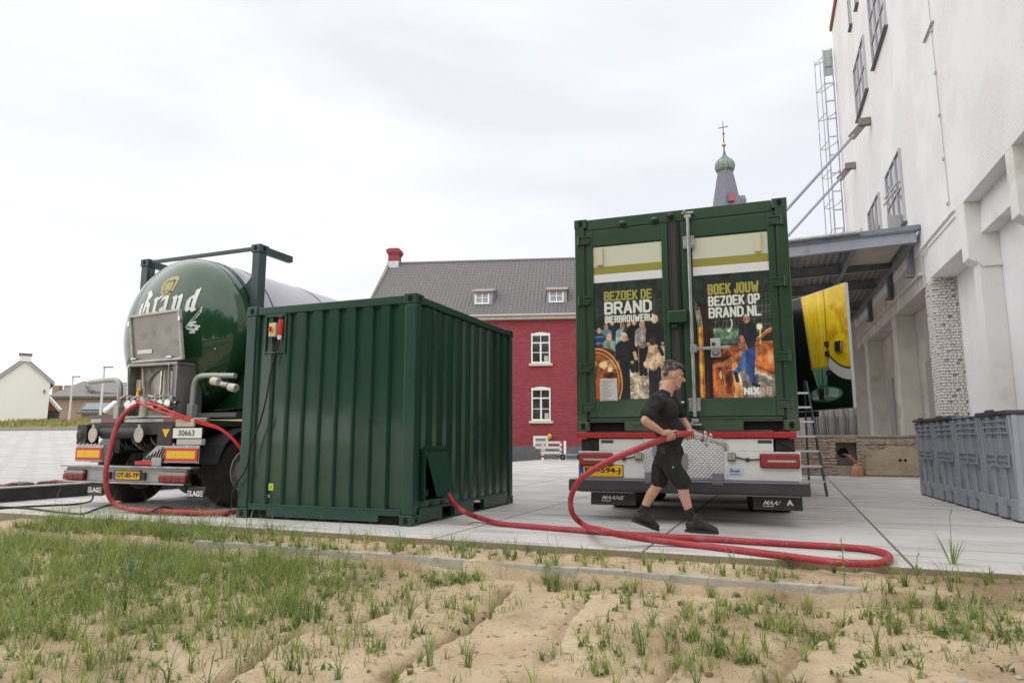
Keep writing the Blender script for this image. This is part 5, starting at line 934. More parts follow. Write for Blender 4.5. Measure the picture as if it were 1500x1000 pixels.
def wheel(par, x0, x1, yc, rad, rim=True, name='wheel'):
    xm = (x0+x1)/2; t_ = MB().lathe([(rad*.60, x0+.02), (rad*.68, x0), (rad*.93, x0+.005), (rad, x0+.04), (rad, x1-.04), (rad*.93, x1-.005), (rad*.68, x1), (rad*.60, x1-.02)], (0, yc, rad), 0, 40).build(name, RUB, par, smooth=50)
    MB().lathe([(rad*.61, x1-.03), (rad*.58, x1-.01), (rad*.55, x1-.03), (rad*.50, x1-.11), (rad*.32, x1-.12), (rad*.28, x1-.06), (rad*.12, x1-.05), (.001, x1-.05)], (0, yc, rad), 0, 32).build('rim', mat('rim_grey', (.62, .61, .60), .45, .3, c2=(.40, .38, .36), ns=6), t_, smooth=40)
    mb = MB()
    for k in range(10): a = 2*PI*k/10; yy, zz = yc+rad*.40*math.cos(a), rad+rad*.40*math.sin(a); mb.cyl((x1-.125, yy, zz), (x1-.095, yy, zz), .018, n=8)
    mb.build('wheel_nuts', STEEL, t_); return t_
for yc in (1.75, 3.1):
    for x0, x1 in ((.06, .62), (1.88, 2.44)): wheel(tr, x0, x1, yc, .48)
    MB().cyl((.6, yc, .48), (1.9, yc, .48), .07).build('axle', BLK, tr)
bx('underrun_guard', BLK, tr, .75, 1.75, .1, .18, .36, .5); mb = MB(); mb.box(.0, 2.5, 8.2, 10.4, .9, 3.5); mb.build('cab', WHT, tr, .08); wheel(tr, 2.1, 2.45, 9.3, .48); wheel(tr, .05, .4, 9.3, .48)
# ------------------------------------------------------------- TANK TRAILER (chassis) and TANK CONTAINER
TO_ = (-6.4, 9.9, 0); tt = thing('tank_trailer', TO_, 22, 'black and grey semi-trailer chassis with yellow and red rear reflectors carrying the green tank', 'trailer')
mb = MB(); mb.box(.09, 2.36, -.02, .03, .375, .56); mb.build('rear_bar', mat('grey_bar', (.40, .41, .42), .45, .35, c2=(.34, .35, .36), ns=5), tt, .004)
bx('bar_top_flange', STEEL, tt, .05, 2.5, -.09, .06, .562, .585, bevel=.004); bx('bar_bottom_flange', STEEL, tt, .09, 2.38, -.08, .05, .350, .372, bevel=.004)
for x0, x1 in ((.09, .50), (1.92, 2.40)):
    o = MB().box(x0, x1, -.075, -.021, .385, .465).build('tail_lamp', REDL, tt, .012); bx('lamp_top', mat('clear_red_lamp', (.36, .28, .27), .3), o, x0+.01, x1-.01, -.072, -.021, .467, .515, bevel=.006); bx('lamp_housing', BLK, o, x0-.012, x1+.012, -.02, .0, .375, .525)
    for k in (1, 2, 3): bx('lens_divider', mat('dark_red_divider', (.08, .005, .008), .4), o, x0+k*(x1-x0)/4-.004, x0+k*(x1-x0)/4+.004, -.0775, -.075, .39, .46)
p_ = bx('number_plate', YEL, tt, 1.05, 1.545, -.040, -.0305, .405, .515, bevel=.004); bx('blue_band', BLU, p_, 1.055, 1.095, -.0435, -.0405, .41, .51); text('lettering', 'OT-85-YP', 1.115, 1.53, .43, .495, -.0425, BLKP, p_, .035); bx('plate_frame', BLK, p_, 1.04, 1.555, -.0300, -.0205, .395, .525)
for x0 in (.93, 1.58): bx('plate_lamp', BLK, tt, x0, x0+.07, -.05, -.0205, .40, .50, bevel=.008)
for x0, x1 in ((.25, .77), (1.96, 2.53)):
    o = bx('reflector_board', REDR, tt, x0, x1, -.03, -.018, .655, .825, bevel=.003); bx('reflector_field', ORG, o, x0+.035, x1-.035, -.0335, -.0305, .69, .79); bx('reflector_stud', BLK, o, x0+.19, x0+.20, -.036, -.0340, .73, .74)
    rk = MB(); rk.box(x0-.015, x1+.015, -.016, .0, .635, .86); [rk.box(x0+.04+k*.08, x0+.07+k*.08, -.02, .0, .86, .885) for k in range(6)]; rk.build('board_plate', STEEL, tt, .003)
bx('chassis_beam', mat('chassis_black', (.02, .02, .022)), tt, .75, .95, .1, 10.5, .75, 1.1); bx('chassis_beam', mat('chassis_black', (.02, .02, .022)), tt, 1.65, 1.85, .1, 10.5, .75, 1.1)
bx('cross_member', BLK, tt, .35, 2.35, .05, .25, 1.0, 1.16, bevel=.01)
for x in (.42, 2.4): pass
MB().tube([(.62, .10, 1.03), (1.38, .10, 1.03)], .085, 18).build('air_tank', BLK, tt, smooth=40); MB().lathe([(.001, .0), (.17, .0), (.18, .05), (.18, .33), (.16, .38), (.001, .38)], (1.22, .5, .58), 2, 20).build('air_bellows', BLK, tt, smooth=40)
for xc in (.56, 1.45):
    o = MB().prism([(xc+.085*math.cos(a), 1.0+.105*math.sin(a)) for a in [2*PI*k/20 for k in range(20)]], 1, -.03, -.015).build('round_marker', mat('pale_disc', (.56, .52, .47), .5, c2=(.5, .46, .41), ns=9), tt, .004); bx('marker_tab', mat('pale_disc', (.56, .52, .47)), o, xc-.02, xc+.02, -.03, -.015, 1.105, 1.14)
MB().lathe([(.001, 0), (.06, 0), (.10, .03), (.11, .22), (.001, .22)], (.28, -.02, 1.0), 1, 16).build('coupling_head', BLK, tt, smooth=40); bx('side_bracket', BLK, tt, .2, .40, .0, .2, .87, 1.15, bevel=.01)
nb = bx('number_board', WHTP, tt, 2.08, 2.58, -.03, -.02, .955, 1.085, bevel=.003); text('lettering', '30663', 2.18, 2.46, .985, 1.06, -.0325, BLKP, nb, .015); bx('sign_lamp', mat('pale_lamp', (.5, .5, .5), .4), tt, 2.14, 2.58, -.02, .05, .865, .945, bevel=.01)
o = bx('dark_panel', BLK, tt, 1.80, 2.07, -.03, .12, .86, 1.12, bevel=.01); MB().prism([(1.89, 1.075), (2.03, 1.075), (1.96, .96)], 1, -.036, -.0315).build('warning_triangle', ORG, o)
mb = MB(); mb.prism([(1.45, .62), (1.95, .62), (1.95, .95), (1.85, .93)], 1, .02, .04); mb.build('ramp_plate', STEEL, tt); 
for k in range(8): x = 1.53+k*.048; MB().prism([(x, .66), (x+.02, .66), (x+.05+k*.012, .70+k*.026), (x+.03+k*.012, .70+k*.026)], 1, .014, .0185).build('slot', DARK, tt)
bx('red_reflector', REDR, tt, 1.40, 1.72, -.01, .0, .60, .65); bx('grey_tag', STEEL, tt, 1.74, 1.91, -.035, -.025, .59, .70, bevel=.004)
for x0, x1 in ((.52, .82), (2.36, 2.66)):
    o = MB().prism([(.02, .34), (-.0, .17), (.015, .17), (.035, .34)], 0, x0, x1).build('mudflap', BLK, tt, .004); xm = (x0+x1)/2; text('lettering', 'LAG', xm-.075, xm+.085, .215, .285, -.012, WHTP, o, .05)
    for k in range(3): bx('stripe', WHTP, o, x0+.02, x0+.07, -.012, -.009, .215+k*.028, .228+k*.028); bx('stripe', WHTP, o, x1-.06, x1-.015, -.012, -.009, .215+k*.028, .228+k*.028)
for yc in (.92, 2.25, 3.58):
    for x0, x1 in ((.08, .46), (2.10, 2.48)):
        wheel(tt, x0, x1, yc, .5)
        a = [PI*.06+PI*.88*k/12 for k in range(13)]; f = MB()
        for a0, a1 in zip(a[:-1], a[1:]):
            q = lambda r, t: (yc-r*math.cos(t), .5+r*math.sin(t)); f.prism([q(.575, a0), q(.60, a0), q(.60, a1), q(.575, a1)], 0, x0-.02, x1+.03)
        f.build('mudguard', mat('mudguard_plastic', (.05, .05, .055), .45), tt, smooth=40)
    MB().cyl((.4, yc, .5), (2.15, yc, .5), .07).build('axle', BLK, tt)
    for xx in (.70, 1.86): MB().lathe([(.001, 0), (.13, 0), (.15, .06), (.13, .3), (.001, .3)], (xx, yc+.3, .45), 2, 16).build('air_bellows', BLK, tt, smooth=40)
for k in range(9): a = (.7+.12*k); MB().tube(smoothpath([(a, .3, 1.1), (a+.1, .12, .95-.03*(k % 3)), (a+.25, .2, .8), (a+.3, .35, .95)], 4), .012+.004*(k % 2), 6).build('air_line', CAB if k % 3 else mat('grey_hose', (.14, .14, .15), .5), tt)
mb = MB(); mb.box(.30, 2.50, .12, .18, 1.17, 1.225); mb.build('deck_edge', STEEL, tt, .006); bx('deck', mat('deck_dark', (.05, .05, .052), .6), tt, .3, 2.3, .18, 9.5, 1.12, 1.20)
bx('red_clearance_lamp', REDL, tt, .55, .95, .09, .115, 1.17, 1.23); bx('red_clearance_lamp', REDL, tt, 1.75, 2.1, .09, .115, 1.17, 1.23); bx('lamp_bracket', mat('ivory_metal', (.55, .52, .4), .5), tt, 2.1, 2.42, -.02, .02, 1.1, 1.20, bevel=.01)
# handrail guards each side
for s_, xa, xb in ((1, 1.98, 2.72), (-1, .56, -.10)):
    y = .35; MB().tube(smoothpath([(xa, y, 1.24), (xa, y, 1.55), (xa+.02*s_, y, 1.72), (xa+.10*s_, y, 1.80), (xa+.3*s_, y, 1.81), (xb, y, 1.79)], 5), .038, 12).build('tube_guard', mat('guard_grey', (.46, .48, .46), .4, .2, c2=(.38, .40, .38), ns=4), tt, smooth=50)
    bx('guard_plate', mat('guard_dark', (.12, .13, .13), .5), tt, min(xa+.04*s_, xb), max(xa+.04*s_, xb), y+.05, y+.07, 1.24, 1.30); bx('guard_shoe', mat('guard_grey', (.46, .48, .46)), tt, xa-.05, xa+.05, y-.05, y+.05, 1.22, 1.42, bevel=.01)
for x, c_ in ((2.45, CREAM), (2.62, STEEL), (2.76, CREAM)): o = MB().cyl((x, .22, 1.72-(x-2.45)*.3), (x+.12, .22, 1.70-(x-2.45)*.3), .055 if c_ is CREAM else .04).build('filter_canister', c_, tt, .006, 40)
# tank container
tn = thing('tank_container', (TO_[0], TO_[1], 0), 22, 'shiny dark green domed tank in a steel frame with a raised grey cabinet lid', 'tank')
TX, TZ, TR = 1.26, 2.49, 1.18
def dome_y(x, z):
    r = min(math.hypot(x-TX, z-TZ)/TR, .9999); return .80-.46*(1-r**2.6)**.62
pr = []
for k in range(33): r = TR*math.sin(PI/2*k/32); pr.append((max(r, .001), dome_y(TX+r, TZ)))
pr += [(TR, .90), (TR, 1.05)]
MB().lathe(pr, (TX, 0, TZ), 1, 96).build('tank_end', TANKG, tn, smooth=45)
MB().lathe([(TR+.012, 1.0), (TR+.018, 1.02), (TR+.018, 1.10), (TR+.012, 1.12)], (TX, 0, TZ), 1, 72).build('tank_band', STEEL, tn, smooth=30)
MB().lathe([(TR+.006, 1.05), (TR+.006, 7.2), (TR*.9, 7.45), (TR*.5, 7.6), (.001, 7.65)], (TX, 0, TZ), 1, 72).build('tank_shell', CLAD, tn, smooth=40)
MB().lathe([(TR+.010, .93), (TR+.010, .97)], (TX, 0, TZ), 1, 72).build('tank_band', mat('dark_band', (.01, .03, .02), .3), tn, smooth=30)
for y in (1.42, 2.9, 4.4, 5.9): MB().lathe([(TR+.008, y-.012), (TR+.014, y-.008), (TR+.014, y+.008), (TR+.008, y+.012)], (TX, 0, TZ), 1, 72).build('cladding_strap', mat('dark_strap', (.06, .06, .07), .4), tn)
FY = .90
for cx, sx in ((.08, 1), (2.52, -1)):
    casting(tn, cx, FY, 3.69, sx, 1, TFG, .17, .19, .12); bx('frame_post', TFG, tn, min(cx+.012*sx, cx+.15*sx), max(cx+.012*sx, cx+.15*sx), FY+.01, FY+.16, 1.34, 3.69, bevel=.008); casting(tn, cx, FY, 1.22, sx, 1, TFG, .17, .19, .12)
    xi = cx+.15*sx; MB().prism([(xi, 3.68), (xi+.03*sx, 3.5), (xi+.03*sx, 3.34), (xi+.2*sx, 3.15), (xi+.1*sx, 2.9), (xi, 2.85)], 1, FY+.05, FY+.09).build('gusset', TFG, tn)
    bx('rail_stub', TFG, tn, min(cx+.02*sx, cx+.12*sx), max(cx+.02*sx, cx+.12*sx), FY+.2, FY+.75, 3.70, 3.80, bevel=.006)
    MB().prism([(xi, 1.4), (xi+.75*sx, 1.36), (xi+.45*sx, 1.62), (xi, 2.1)], 1, FY+.06, FY+.10).build('lower_gusset', TANKG, tn)
bx('top_rail', TFG, tn, .25, 2.35, FY+.04, FY+.09, 3.735, 3.79, bevel=.006); bx('bottom_rail', TFG, tn, .25, 2.35, FY+.02, FY+.14, 1.23, 1.33, bevel=.006)
for cx, sx in ((.08, 1), (2.52, -1)):
    casting(tn, cx, 7.0, 3.69, sx, -1, TFG); bx('frame_post', TFG, tn, min(cx+.012*sx, cx+.15*sx), max(cx+.012*sx, cx+.15*sx), 6.85, 6.99, 1.34, 3.69)
bx('top_rail', TFG, tn, .25, 2.35, 6.9, 6.96, 3.735, 3.79)
# cabinet
def ST(x0, x1, y0, y1, z0, z1, nm, m=STAIN, bv=.006, par=None): return bx(nm, m, par or tn, x0, x1, y0, y1, z0, z1, bevel=bv)
cbx = MB(); cbx.box(.93, .96, .16, .62, 1.24, 1.96); cbx.box(1.78, 1.87, .16, .62, 1.24, 1.96); cbx.box(.96, 1.78, .30, .33, 1.24, 1.96); cbx.box(.92, 1.88, .14, .62, 1.96, 2.0); cb_ = cbx.build('cabinet', STAIN, tn, .006)
bx('cabinet_tray', STEELP, tn, .90, 1.95, .10, .62, 1.235, 1.26)
mh = MB().lathe([(.27, .30), (.30, .29), (.30, .25), (.27, .24), (.26, .27), (.001, .28)], (1.50, 0, 1.64), 1, 36).build('manway_cover', mat('worn_stainless', (.42, .40, .37), .4, .6, c2=(.34, .32, .3), ns=5), tn, smooth=40); bx('manway_bar', CHR, mh, 1.485, 1.515, .22, .25, 1.40, 1.90, bevel=.006)
MB().tube([(1.13, .22, 2.0), (1.19, .2, 1.72), (1.22, .2, 1.62), (1.20, .22, 1.35)], .018, 8).build('lever', mat('pale_brass', (.5, .46, .38), .4, .5), tn)
for x in (.95, 1.74): MB().tube([(x, .14, 1.97), (x+.02, .12, 1.95), (x+.06, .14, 1.3)], .014, 8).build('gas_strut', CHR, tn)
bx('instrument_box', STEELP, tn, 1.00, 1.10, .24, .30, 1.62, 1.78, bevel=.01)
# raised lid, leaning against the dome
def P4(x, z, dy): return (x, .20-.0*(z-2.0)+dy, z)
ld_ = MB(); lx0, lx1 = .99, 1.90
ld_.add([(lx0+.03, .17, 2.02), (lx1+.05, .17, 2.03), (lx1, .09, 2.69), (lx0, .09, 2.66), (lx0+.03, .20, 2.02), (lx1+.05, .20, 2.03), (lx1, .12, 2.69), (lx0, .12, 2.66)], [(0, 1, 2, 3), (7, 6, 5, 4), (0, 4, 5, 1), (1, 5, 6, 2), (2, 6, 7, 3), (3, 7, 4, 0)])
lid = ld_.build('cabinet_lid', STAIN, tn, .004)
for a, b in (((lx0-.01, .085, 2.67), (lx1+.01, .085, 2.705)), ((lx0+.02, .165, 2.02), (lx0-.01, .085, 2.67)), ((lx1+.05, .165, 2.03), (lx1+.01, .085, 2.705)), ((lx0+.02, .16, 2.03), (lx1+.05, .16, 2.04))): MB().obox(a, b, .035, .045, (0, -1, 0)).build('lid_rim', STEELP, lid, .004)
for a in ((lx0-.05, .09, 2.53), (lx1+.01, .09, 2.55)): MB().box(a[0], a[0]+.04, a[1]-.02, a[1]+.03, a[2], a[2]+.07).build('lid_catch', CHR, lid, .004)
MB().add([(1.10, .145, 2.135), (1.38, .145, 2.14), (1.38, .140, 2.195), (1.10, .140, 2.19), (1.10, .149, 2.135), (1.38, .149, 2.14), (1.38, .144, 2.195), (1.10, .144, 2.19)], [(0, 1, 2, 3), (7, 6, 5, 4), (0, 4, 5, 1), (1, 5, 6, 2), (2, 6, 7, 3), (3, 7, 4, 0)]).build('lid_label', WHTP, lid)
for x in (1.0, 1.68): bx('lid_hinge', CHR, lid, x, x+.10, .12, .15, 2.06, 2.08)
# valves on the tray
vm = MB(); vm.tube([(1.02, .10, 1.42), (1.92, .16, 1.42)], .045, 12); vm.build('manifold_pipe', CHR, tn, smooth=40)
for k, x in enumerate((1.10, 1.22, 1.36, 1.55, 1.70, 1.84)):
    v_ = MB(); v_.cyl((x, .05, 1.42), (x, .22, 1.42), .06); v_.cyl((x, .13, 1.40), (x, .13, 1.52), .03); v_.build('valve', CHR if k != 2 else mat('pale_valve', (.6, .58, .5), .4), tn, .003, 40); MB().tube([(x, .12, 1.51), (x-.07, .05, 1.54), (x-.11, .02, 1.50)], .012, 6).build('valve_lever', CHR, tn)
MB().cyl((1.36, .10, 1.24), (1.36, .10, 1.52), .055).build('drain_fitting', mat('pale_valve', (.6, .58, .5)), tn, smooth=40); bx('brass_fitting', mat('brass', (.42, .27, .06), .35, .7), tn, 1.66, 1.86, .05, .12, 1.34, 1.39, bevel=.01); MB().tube([(1.20, .16, 1.66), (1.17, .14, 1.58), (1.21, .12, 1.5)], .02, 6).build('yellow_handle', YEL, tn)
MB().lathe([(.001, -.0), (.055, .0), (.075, .02), (.075, .05)], (.50, .62, 1.83), 1, 20).build('side_port', CHR, tn, smooth=40); MB().ell((2.16, dome_y(2.16, 2.20)-.01, 2.2), (.018, .012, .018), 8).build('rivet', CHR, tn)
# --- lettering on the dome, drawn with a broad nib
def on_dome(x, y, z): return (x, dome_y(x, z)-.004-y, z)
class Nib:
    def __init__(s): s.mb = MB(); s.k = 0
    def st(s, pts, w_=.055, ang=0., lift=0.):
        dx, dz = w_/2*math.cos(ang), w_/2*math.sin(ang)
        for (xa, za), (xb, zb) in zip(pts[:-1], pts[1:]):
            n = max(2, int(math.hypot(xb-xa, zb-za)/.03)+1); s.k += 1; L_ = []
            for i in range(n+1): t = i/n; x, z = xa+(xb-xa)*t, za+(zb-za)*t; L_.append((on_dome(x-dx, s.k*.00012, z-dz), on_dome(x+dx, s.k*.00012, z+dz)))
            for (a, b), (c, d) in zip(L_[:-1], L_[1:]): s.mb.face([a, b, d, c])
BX, BZ = .78, 2.755
def W(pts, sc=.30, ox=0., slope=.005, sh=.10): return [(BX+ox+x*sc+z*sc*sh, BZ+z*sc+(ox+x*sc)*slope) for x, z in pts]
A_g = R(32); kk_ = 0
LT = [(.06, [[(.12, 1.2), (.26, 1.06), (.12, .15), (.0, -.0)], [(.12, .7), (-.1, .6), (-.16, .0)], [(.26, 1.1), (.42, .88), (.2, .62)], [(.2, .62), (.42, .45), (.42, .08), (.52, -.02)]]),
      (.30, [[(.02, .78), (.10, .68), (.10, .08), (.2, -.02)], [(.10, .62), (.26, .82), (.36, .74)]]),
      (.45, [[(.10, .80), (.30, .74), (.30, .08), (.42, -.02)], [(.30, .42), (.06, .26), (.08, .02), (.2, .04), (.30, .14)], [(.1, .8), (.04, .6)]]),
      (.665, [[(.02, .78), (.12, .68), (.12, .08), (.22, -.02)], [(.12, .62), (.34, .82), (.42, .70), (.42, .08), (.54, -.02)]]),
      (.93, [[(.34, 1.1), (.34, .08), (.46, -.02)], [(.34, .66), (.14, .74), (.04, .56), (.04, .14), (.16, .0), (.34, .12)]])]
for ox, strokes in LT:
    nb_ = Nib(); nb_.k = kk_
    for s_ in strokes: nb_.st(W(s_, .30, ox), .078, A_g)
    kk_ = nb_.k; nb_.mb.build('lettering', WHTP, tn)
hp = Nib(); _st = hp.st; hp.st = lambda p_, *a: _st([(x-.02, z+.11) for x, z in p_], *a)          # hop cone and its curl
hp.st([(1.97, 2.70), (1.965, 2.62), (1.90, 2.53), (1.80, 2.46), (1.76, 2.40)], .014, 0.); hp.st([(1.955, 2.66), (1.90, 2.58), (1.83, 2.50), (1.775, 2.41)], .010, 0.)
for (x, z, w_, a) in ((1.86, 2.47, .12, .2), (1.83, 2.43, .09, -.4), (1.90, 2.43, .13, -.25), (1.94, 2.40, .09, .5), (1.84, 2.38, .12, -.2), (1.90, 2.36, .12, .35), (1.87, 2.33, .09, .0)):
    pts = [(x-w_/2*math.cos(a), z-w_/2*math.sin(a)), (x, z), (x+w_/2*math.cos(a), z+w_/2*math.sin(a))]; hp.st(pts, .030, a+PI/2)
hp.mb.build('hop_emblem', WHTP, tn)
GLD = mat('pale_gold_print', (.42, .40, .17), .4); DKG = mat('dark_green_print', (.02, .06, .03), .4); ce = MB(); cxm, czm = 1.31, 3.13
def dm(pts, lift): return [on_dome(x, lift, z) for x, z in pts]
sh = [(-.13, .13), (-.09, .17), (0, .19), (.09, .19), (.15, .15), (.14, .05), (.11, -.06), (.05, -.14), (-.02, -.18), (-.08, -.13), (-.13, -.05), (-.15, .04)]; random.seed(5)
pts = []
for (a, b), (c, d) in zip(sh, sh[1:]+sh[:1]): pts += [(a, b), ((a+c)/2*.94, (b+d)/2*.94)]
def fan(mb, pts, lift, k=1.):
    c0 = on_dome(cxm, lift, czm)
    q = [on_dome(cxm+x*k, lift, czm+z*k+x*.1) for x, z in pts]
    for i in range(len(q)): mb.face([c0, q[i], q[(i+1) % len(q)]])
fan(ce, pts, .0); ce.cur = 1; fan(ce, [(x*.62, z*.62) for x, z in sh], .0015); ce.cur = 0; fan(ce, [(x*.53, z*.53) for x, z in sh], .003); ce.cur = 1
for i in range(16): x, z = random.uniform(-.09, .09), random.uniform(-.1, .13); ce.face(dm([(cxm+x, czm+z), (cxm+x+.022, czm+z+.006), (cxm+x+.014, czm+z+.028)], .0045+i*.0002))
ce.build('crest', [GLD, DKG], tn)['label'] = 'pale gold heraldic crest'
# ------------------------------------------------------------- HOSES AND CABLES
def T(x, y, z): a = R(22); return Vector((TO_[0]+x*math.cos(a)+y*math.sin(a), TO_[1]-x*math.sin(a)+y*math.cos(a), z))
hp1 = smoothpath([T(1.12, .12, 1.42), P(207, 591, 9.5), P(195, 596, 9.42), P(180, 609, 9.35), P(169, 630, 9.28), P(161, 660, 9.2), P(155, 690, 9.1), P(157, 718, 9.1), P(168, 737, 9.15), G(190, 745, .05), G(225, 748, .045), G(275, 750, .045), G(320, 751, .045), Vector((-3.42, 8.83, .045)), Vector((-3.2, 9.3, .045))], 8)
h1 = MB().tube(hp1, .032, 14).build('red_hose', HOSE, None, smooth=60); tag(h1, 'thick red hose looping from the tank cabinet down to the ground on the left', 'hose')
mb = MB(); mb.cyl(hp1[0]-Vector((0, 0, 0)), hp1[4], .045); mb.build('hose_coupling', CHR, h1, .004, 40)
for k, (y0_, lb) in enumerate(((0, 'thin bright red air hose from the tank valves, upper one of the pair'), (1, 'thin bright red air hose from the tank valves, lower one of the pair'))):
    st = T(1.55-.22*k, .06, 1.46); dz = -5*k
    o = MB().tube(smoothpath([st, st+Vector((.0, -.06, -.02)), P(262-14*k, 607-0*k, 9.05), P(300-4*k, 619+2*k, 9.0), P(322, 627+2*k, 8.98), P(340, 641+2*k, 8.98), P(354, 658+3*k, 9.0), P(372, 690, 9.1)], 7), .014, 8).build('air_hose', HOSET, None, smooth=60); tag(o, lb, 'hose', 'thin red air hoses')
# big hose: hatch -> ground loop -> hands
a_ = R(21.6); hatch = Vector((-1.0857+.0*math.cos(a_)+.78*math.sin(a_), 7.60+.78*math.cos(a_), .33))
HN = [P(842, 757, 7.25), P(836, 742, 7.2), P(838, 722, 7.12), P(850, 702, 7.0), P(872, 686, 6.9), P(905, 669, 6.80), P(940, 655, 6.72), P(965, 645, 6.69), P(985, 637.5, 6.69), P(1003, 635, 6.72), P(1018, 636.5, 6.76)]
gpts = [hatch-Vector((.12, .0, -.02)), hatch, P(665, 737, 8.0), P(680, 749, 7.75), G(700, 757, .06), G(730, 766, .029), G(770, 770, .029), G(820, 774, .029), G(870, 778, .029), G(930, 783, .029), G(1000, 787, .029), G(1070, 791, .029), G(1150, 796, .029), G(1220, 800, .029), G(1270, 804, .029), G(1298, 811, .029), G(1301, 820, .029), G(1278, 825, .029), G(1225, 823, .029), G(1150, 814, .029), G(1080, 805, .029), G(1010, 797, .029), G(960, 791, .05), G(915, 784, .10), G(880, 776, .14)+Vector((0, 0, .0)), P(858, 770, 7.2)]
hp2 = smoothpath(gpts+HN, 7)
h2 = MB().tube(hp2, [.0285 if k < len(hp2)-45 else .031 for k in range(len(hp2))], 16).build('red_hose', HOSE, None, smooth=60); tag(h2, 'long thick red hose looped on the concrete and held by the walking man', 'hose')
nz0, nz1 = HN[-1], P(1030, 640, 6.77); nd = (nz1-nz0).normalized()
mb = MB(); mb.tube([nz0-nd*.03, nz0+nd*.06], .038, 18); mb.tube([nz0+nd*.06, nz0+nd*.08], .033, 18); mb.tube([nz0+nd*.08, nz0+nd*.11], .048, 18); mb.build('coupling_sleeve', CHR, h2, .004, 40)
q = P(1050, 647, 6.78); mb = MB(); mb.tube(smoothpath([nz0+nd*.11, P(1040, 643.5, 6.78), q, P(1059, 650, 6.78), P(1064, 654, 6.78), P(1066.5, 659, 6.78)], 6), .024, 14); mb.build('nozzle_pipe', CHR, h2, smooth=60)
mb = MB(); mb.cyl(P(1064, 656.5, 6.78), P(1066.5, 659.5, 6.78), .030); mb.build('nozzle_ring', CHR, h2, smooth=40); mb = MB(); mb.tube([P(1037, 639, 6.78), P(1035, 646, 6.78)], .036, 18); mb.build('nozzle_ring', CHR, h2, smooth=40)
for u, v in ((1033, 634), (1041, 637.5), (1036, 651)): MB().ell(P(u, v, 6.75), (.02, .02, .022), 8).build('clamp_ear', CHR, h2, smooth=60)
def F(x, y, z): a = R(21.6); return Vector((-1.0857+x*math.cos(a)+y*math.sin(a), 7.60-x*math.sin(a)+y*math.cos(a), z))
o = MB().tube(smoothpath([F(-1.90, -.015, 2.16), F(-1.92, -.03, 2.05), F(-1.99, -.03, 1.75), F(-2.02, -.05, 1.45), F(-2.09, -.06, 1.15), F(-2.19, -.07, .9), F(-2.26, -.06, .6), F(-2.40, -.05, .42), F(-2.46, -.05, .3), F(-2.5, -.02, .15), F(-2.56, .0, .02), F(-2.75, .05, .016), F(-3.1, -.1, .016), F(-3.5, .1, .016)], 7), .011, 6).build('power_cable', CAB, None, smooth=60); tag(o, 'thin black power cable hanging from the switch box down the green container', 'cable')
def cab(pts, lb): o = MB().tube(smoothpath(pts, 6), .013, 6).build('ground_cable', CAB, None, smooth=60); return tag(o, lb, 'cable', 'black cables lying on the concrete')
cab([G(-20, 746, .014), G(30, 742, .014), G(70, 740, .014), G(110, 738, .014), G(132, 734, .014), P(137, 725, 10.2), P(139, 716, 10.6)], 'black cable running left from under the trailer mudflap')
cab([G(-20, 741, .014), G(40, 744, .014), G(80, 749, .014), G(120, 752, .014), G(140, 746, .03), G(165, 739, .05), G(195, 746, .014), G(215, 752, .014), G(238, 742, .10), G(262, 748, .014), G(290, 752, .014), G(320, 750, .02), G(342, 752, .014)], 'black cable winding over the left concrete edge to the container corner')
# ------------------------------------------------------------- MAN
SKIN = mat('skin', (.52, .29, .20), .5, c2=(.58, .34, .25), ns=14, bump=.05, bs=60); SKIN.node_tree.nodes['Principled BSDF'].inputs['Subsurface Weight'].default_value = .08
SHIRT = mat('black_tshirt', (.012, .012, .014), .9, c2=(.02, .02, .022), ns=5, bump=.5, bs=7); SHORT = mat('black_workshorts', (.014, .014, .013), .9, c2=(.024, .024, .023), ns=8, bump=.6, bs=9)
HAIR = mat('grey_brown_hair', (.045, .034, .028), .75, c2=(.16, .14, .125), ns=30, nfac=(.42, .62), bump=1., bs=70, sc=(1, 1, .4)); SHOE = mat('black_shoe', (.016, .015, .015), .6, c2=(.03, .028, .026), ns=14, bump=.3, bs=30)
YN, YF, YM = 6.78, 7.08, 6.93
man = thing('person', (1.62, YM, 0), 0, 'man in black t-shirt and shorts walking right while carrying the red hose and steel nozzle', 'person')
OFF = Vector((1.62, YM, 0))
def M(u, v, Y): return P(u, v, Y)-OFF
b = MB()
# head
hc = M(985.5, 549.5, YM); HSC = 1.08
HR = Matrix.Rotation(R(11), 3, 'Y')
def hs(o_): 
    for v in o_.data.vertices: v.co = hc+HR @ (v.co-hc)*HSC
    return o_
b.ell(hc+Vector((-.012, 0, .022)), (.098, .078, .105), 20); b.ell(hc+Vector((.025, 0, -.035)), (.068, .062, .088), 18); b.ell(hc+Vector((.056, 0, -.092)), (.034, .036, .028), 12); b.cap(hc+Vector((.0, -.045, -.055)), hc+Vector((.05, -.025, -.092)), .026, .022); b.cap(hc+Vector((.0, .045, -.055)), hc+Vector((.05, .025, -.092)), .026, .022)
b.cap(hc+Vector((-.01, 0, -.07)), hc+Vector((.045, 0, -.095)), .045, .036)
b.ell(hc+Vector((.082, 0, .028)), (.018, .048, .016), 12)       # brow
b.cap(hc+Vector((.086, 0, .008)), hc+Vector((.114, 0, -.030)), .011, .015); b.ell(hc+Vector((.100, .012, -.032)), (.012, .010, .009), 8); b.ell(hc+Vector((.100, -.012, -.032)), (.012, .010, .009), 8)   # nose
b.ell(hc+Vector((.083, 0, -.056)), (.015, .024, .008), 10); b.ell(hc+Vector((.080, 0, -.069)), (.014, .021, .008), 10)     # lips
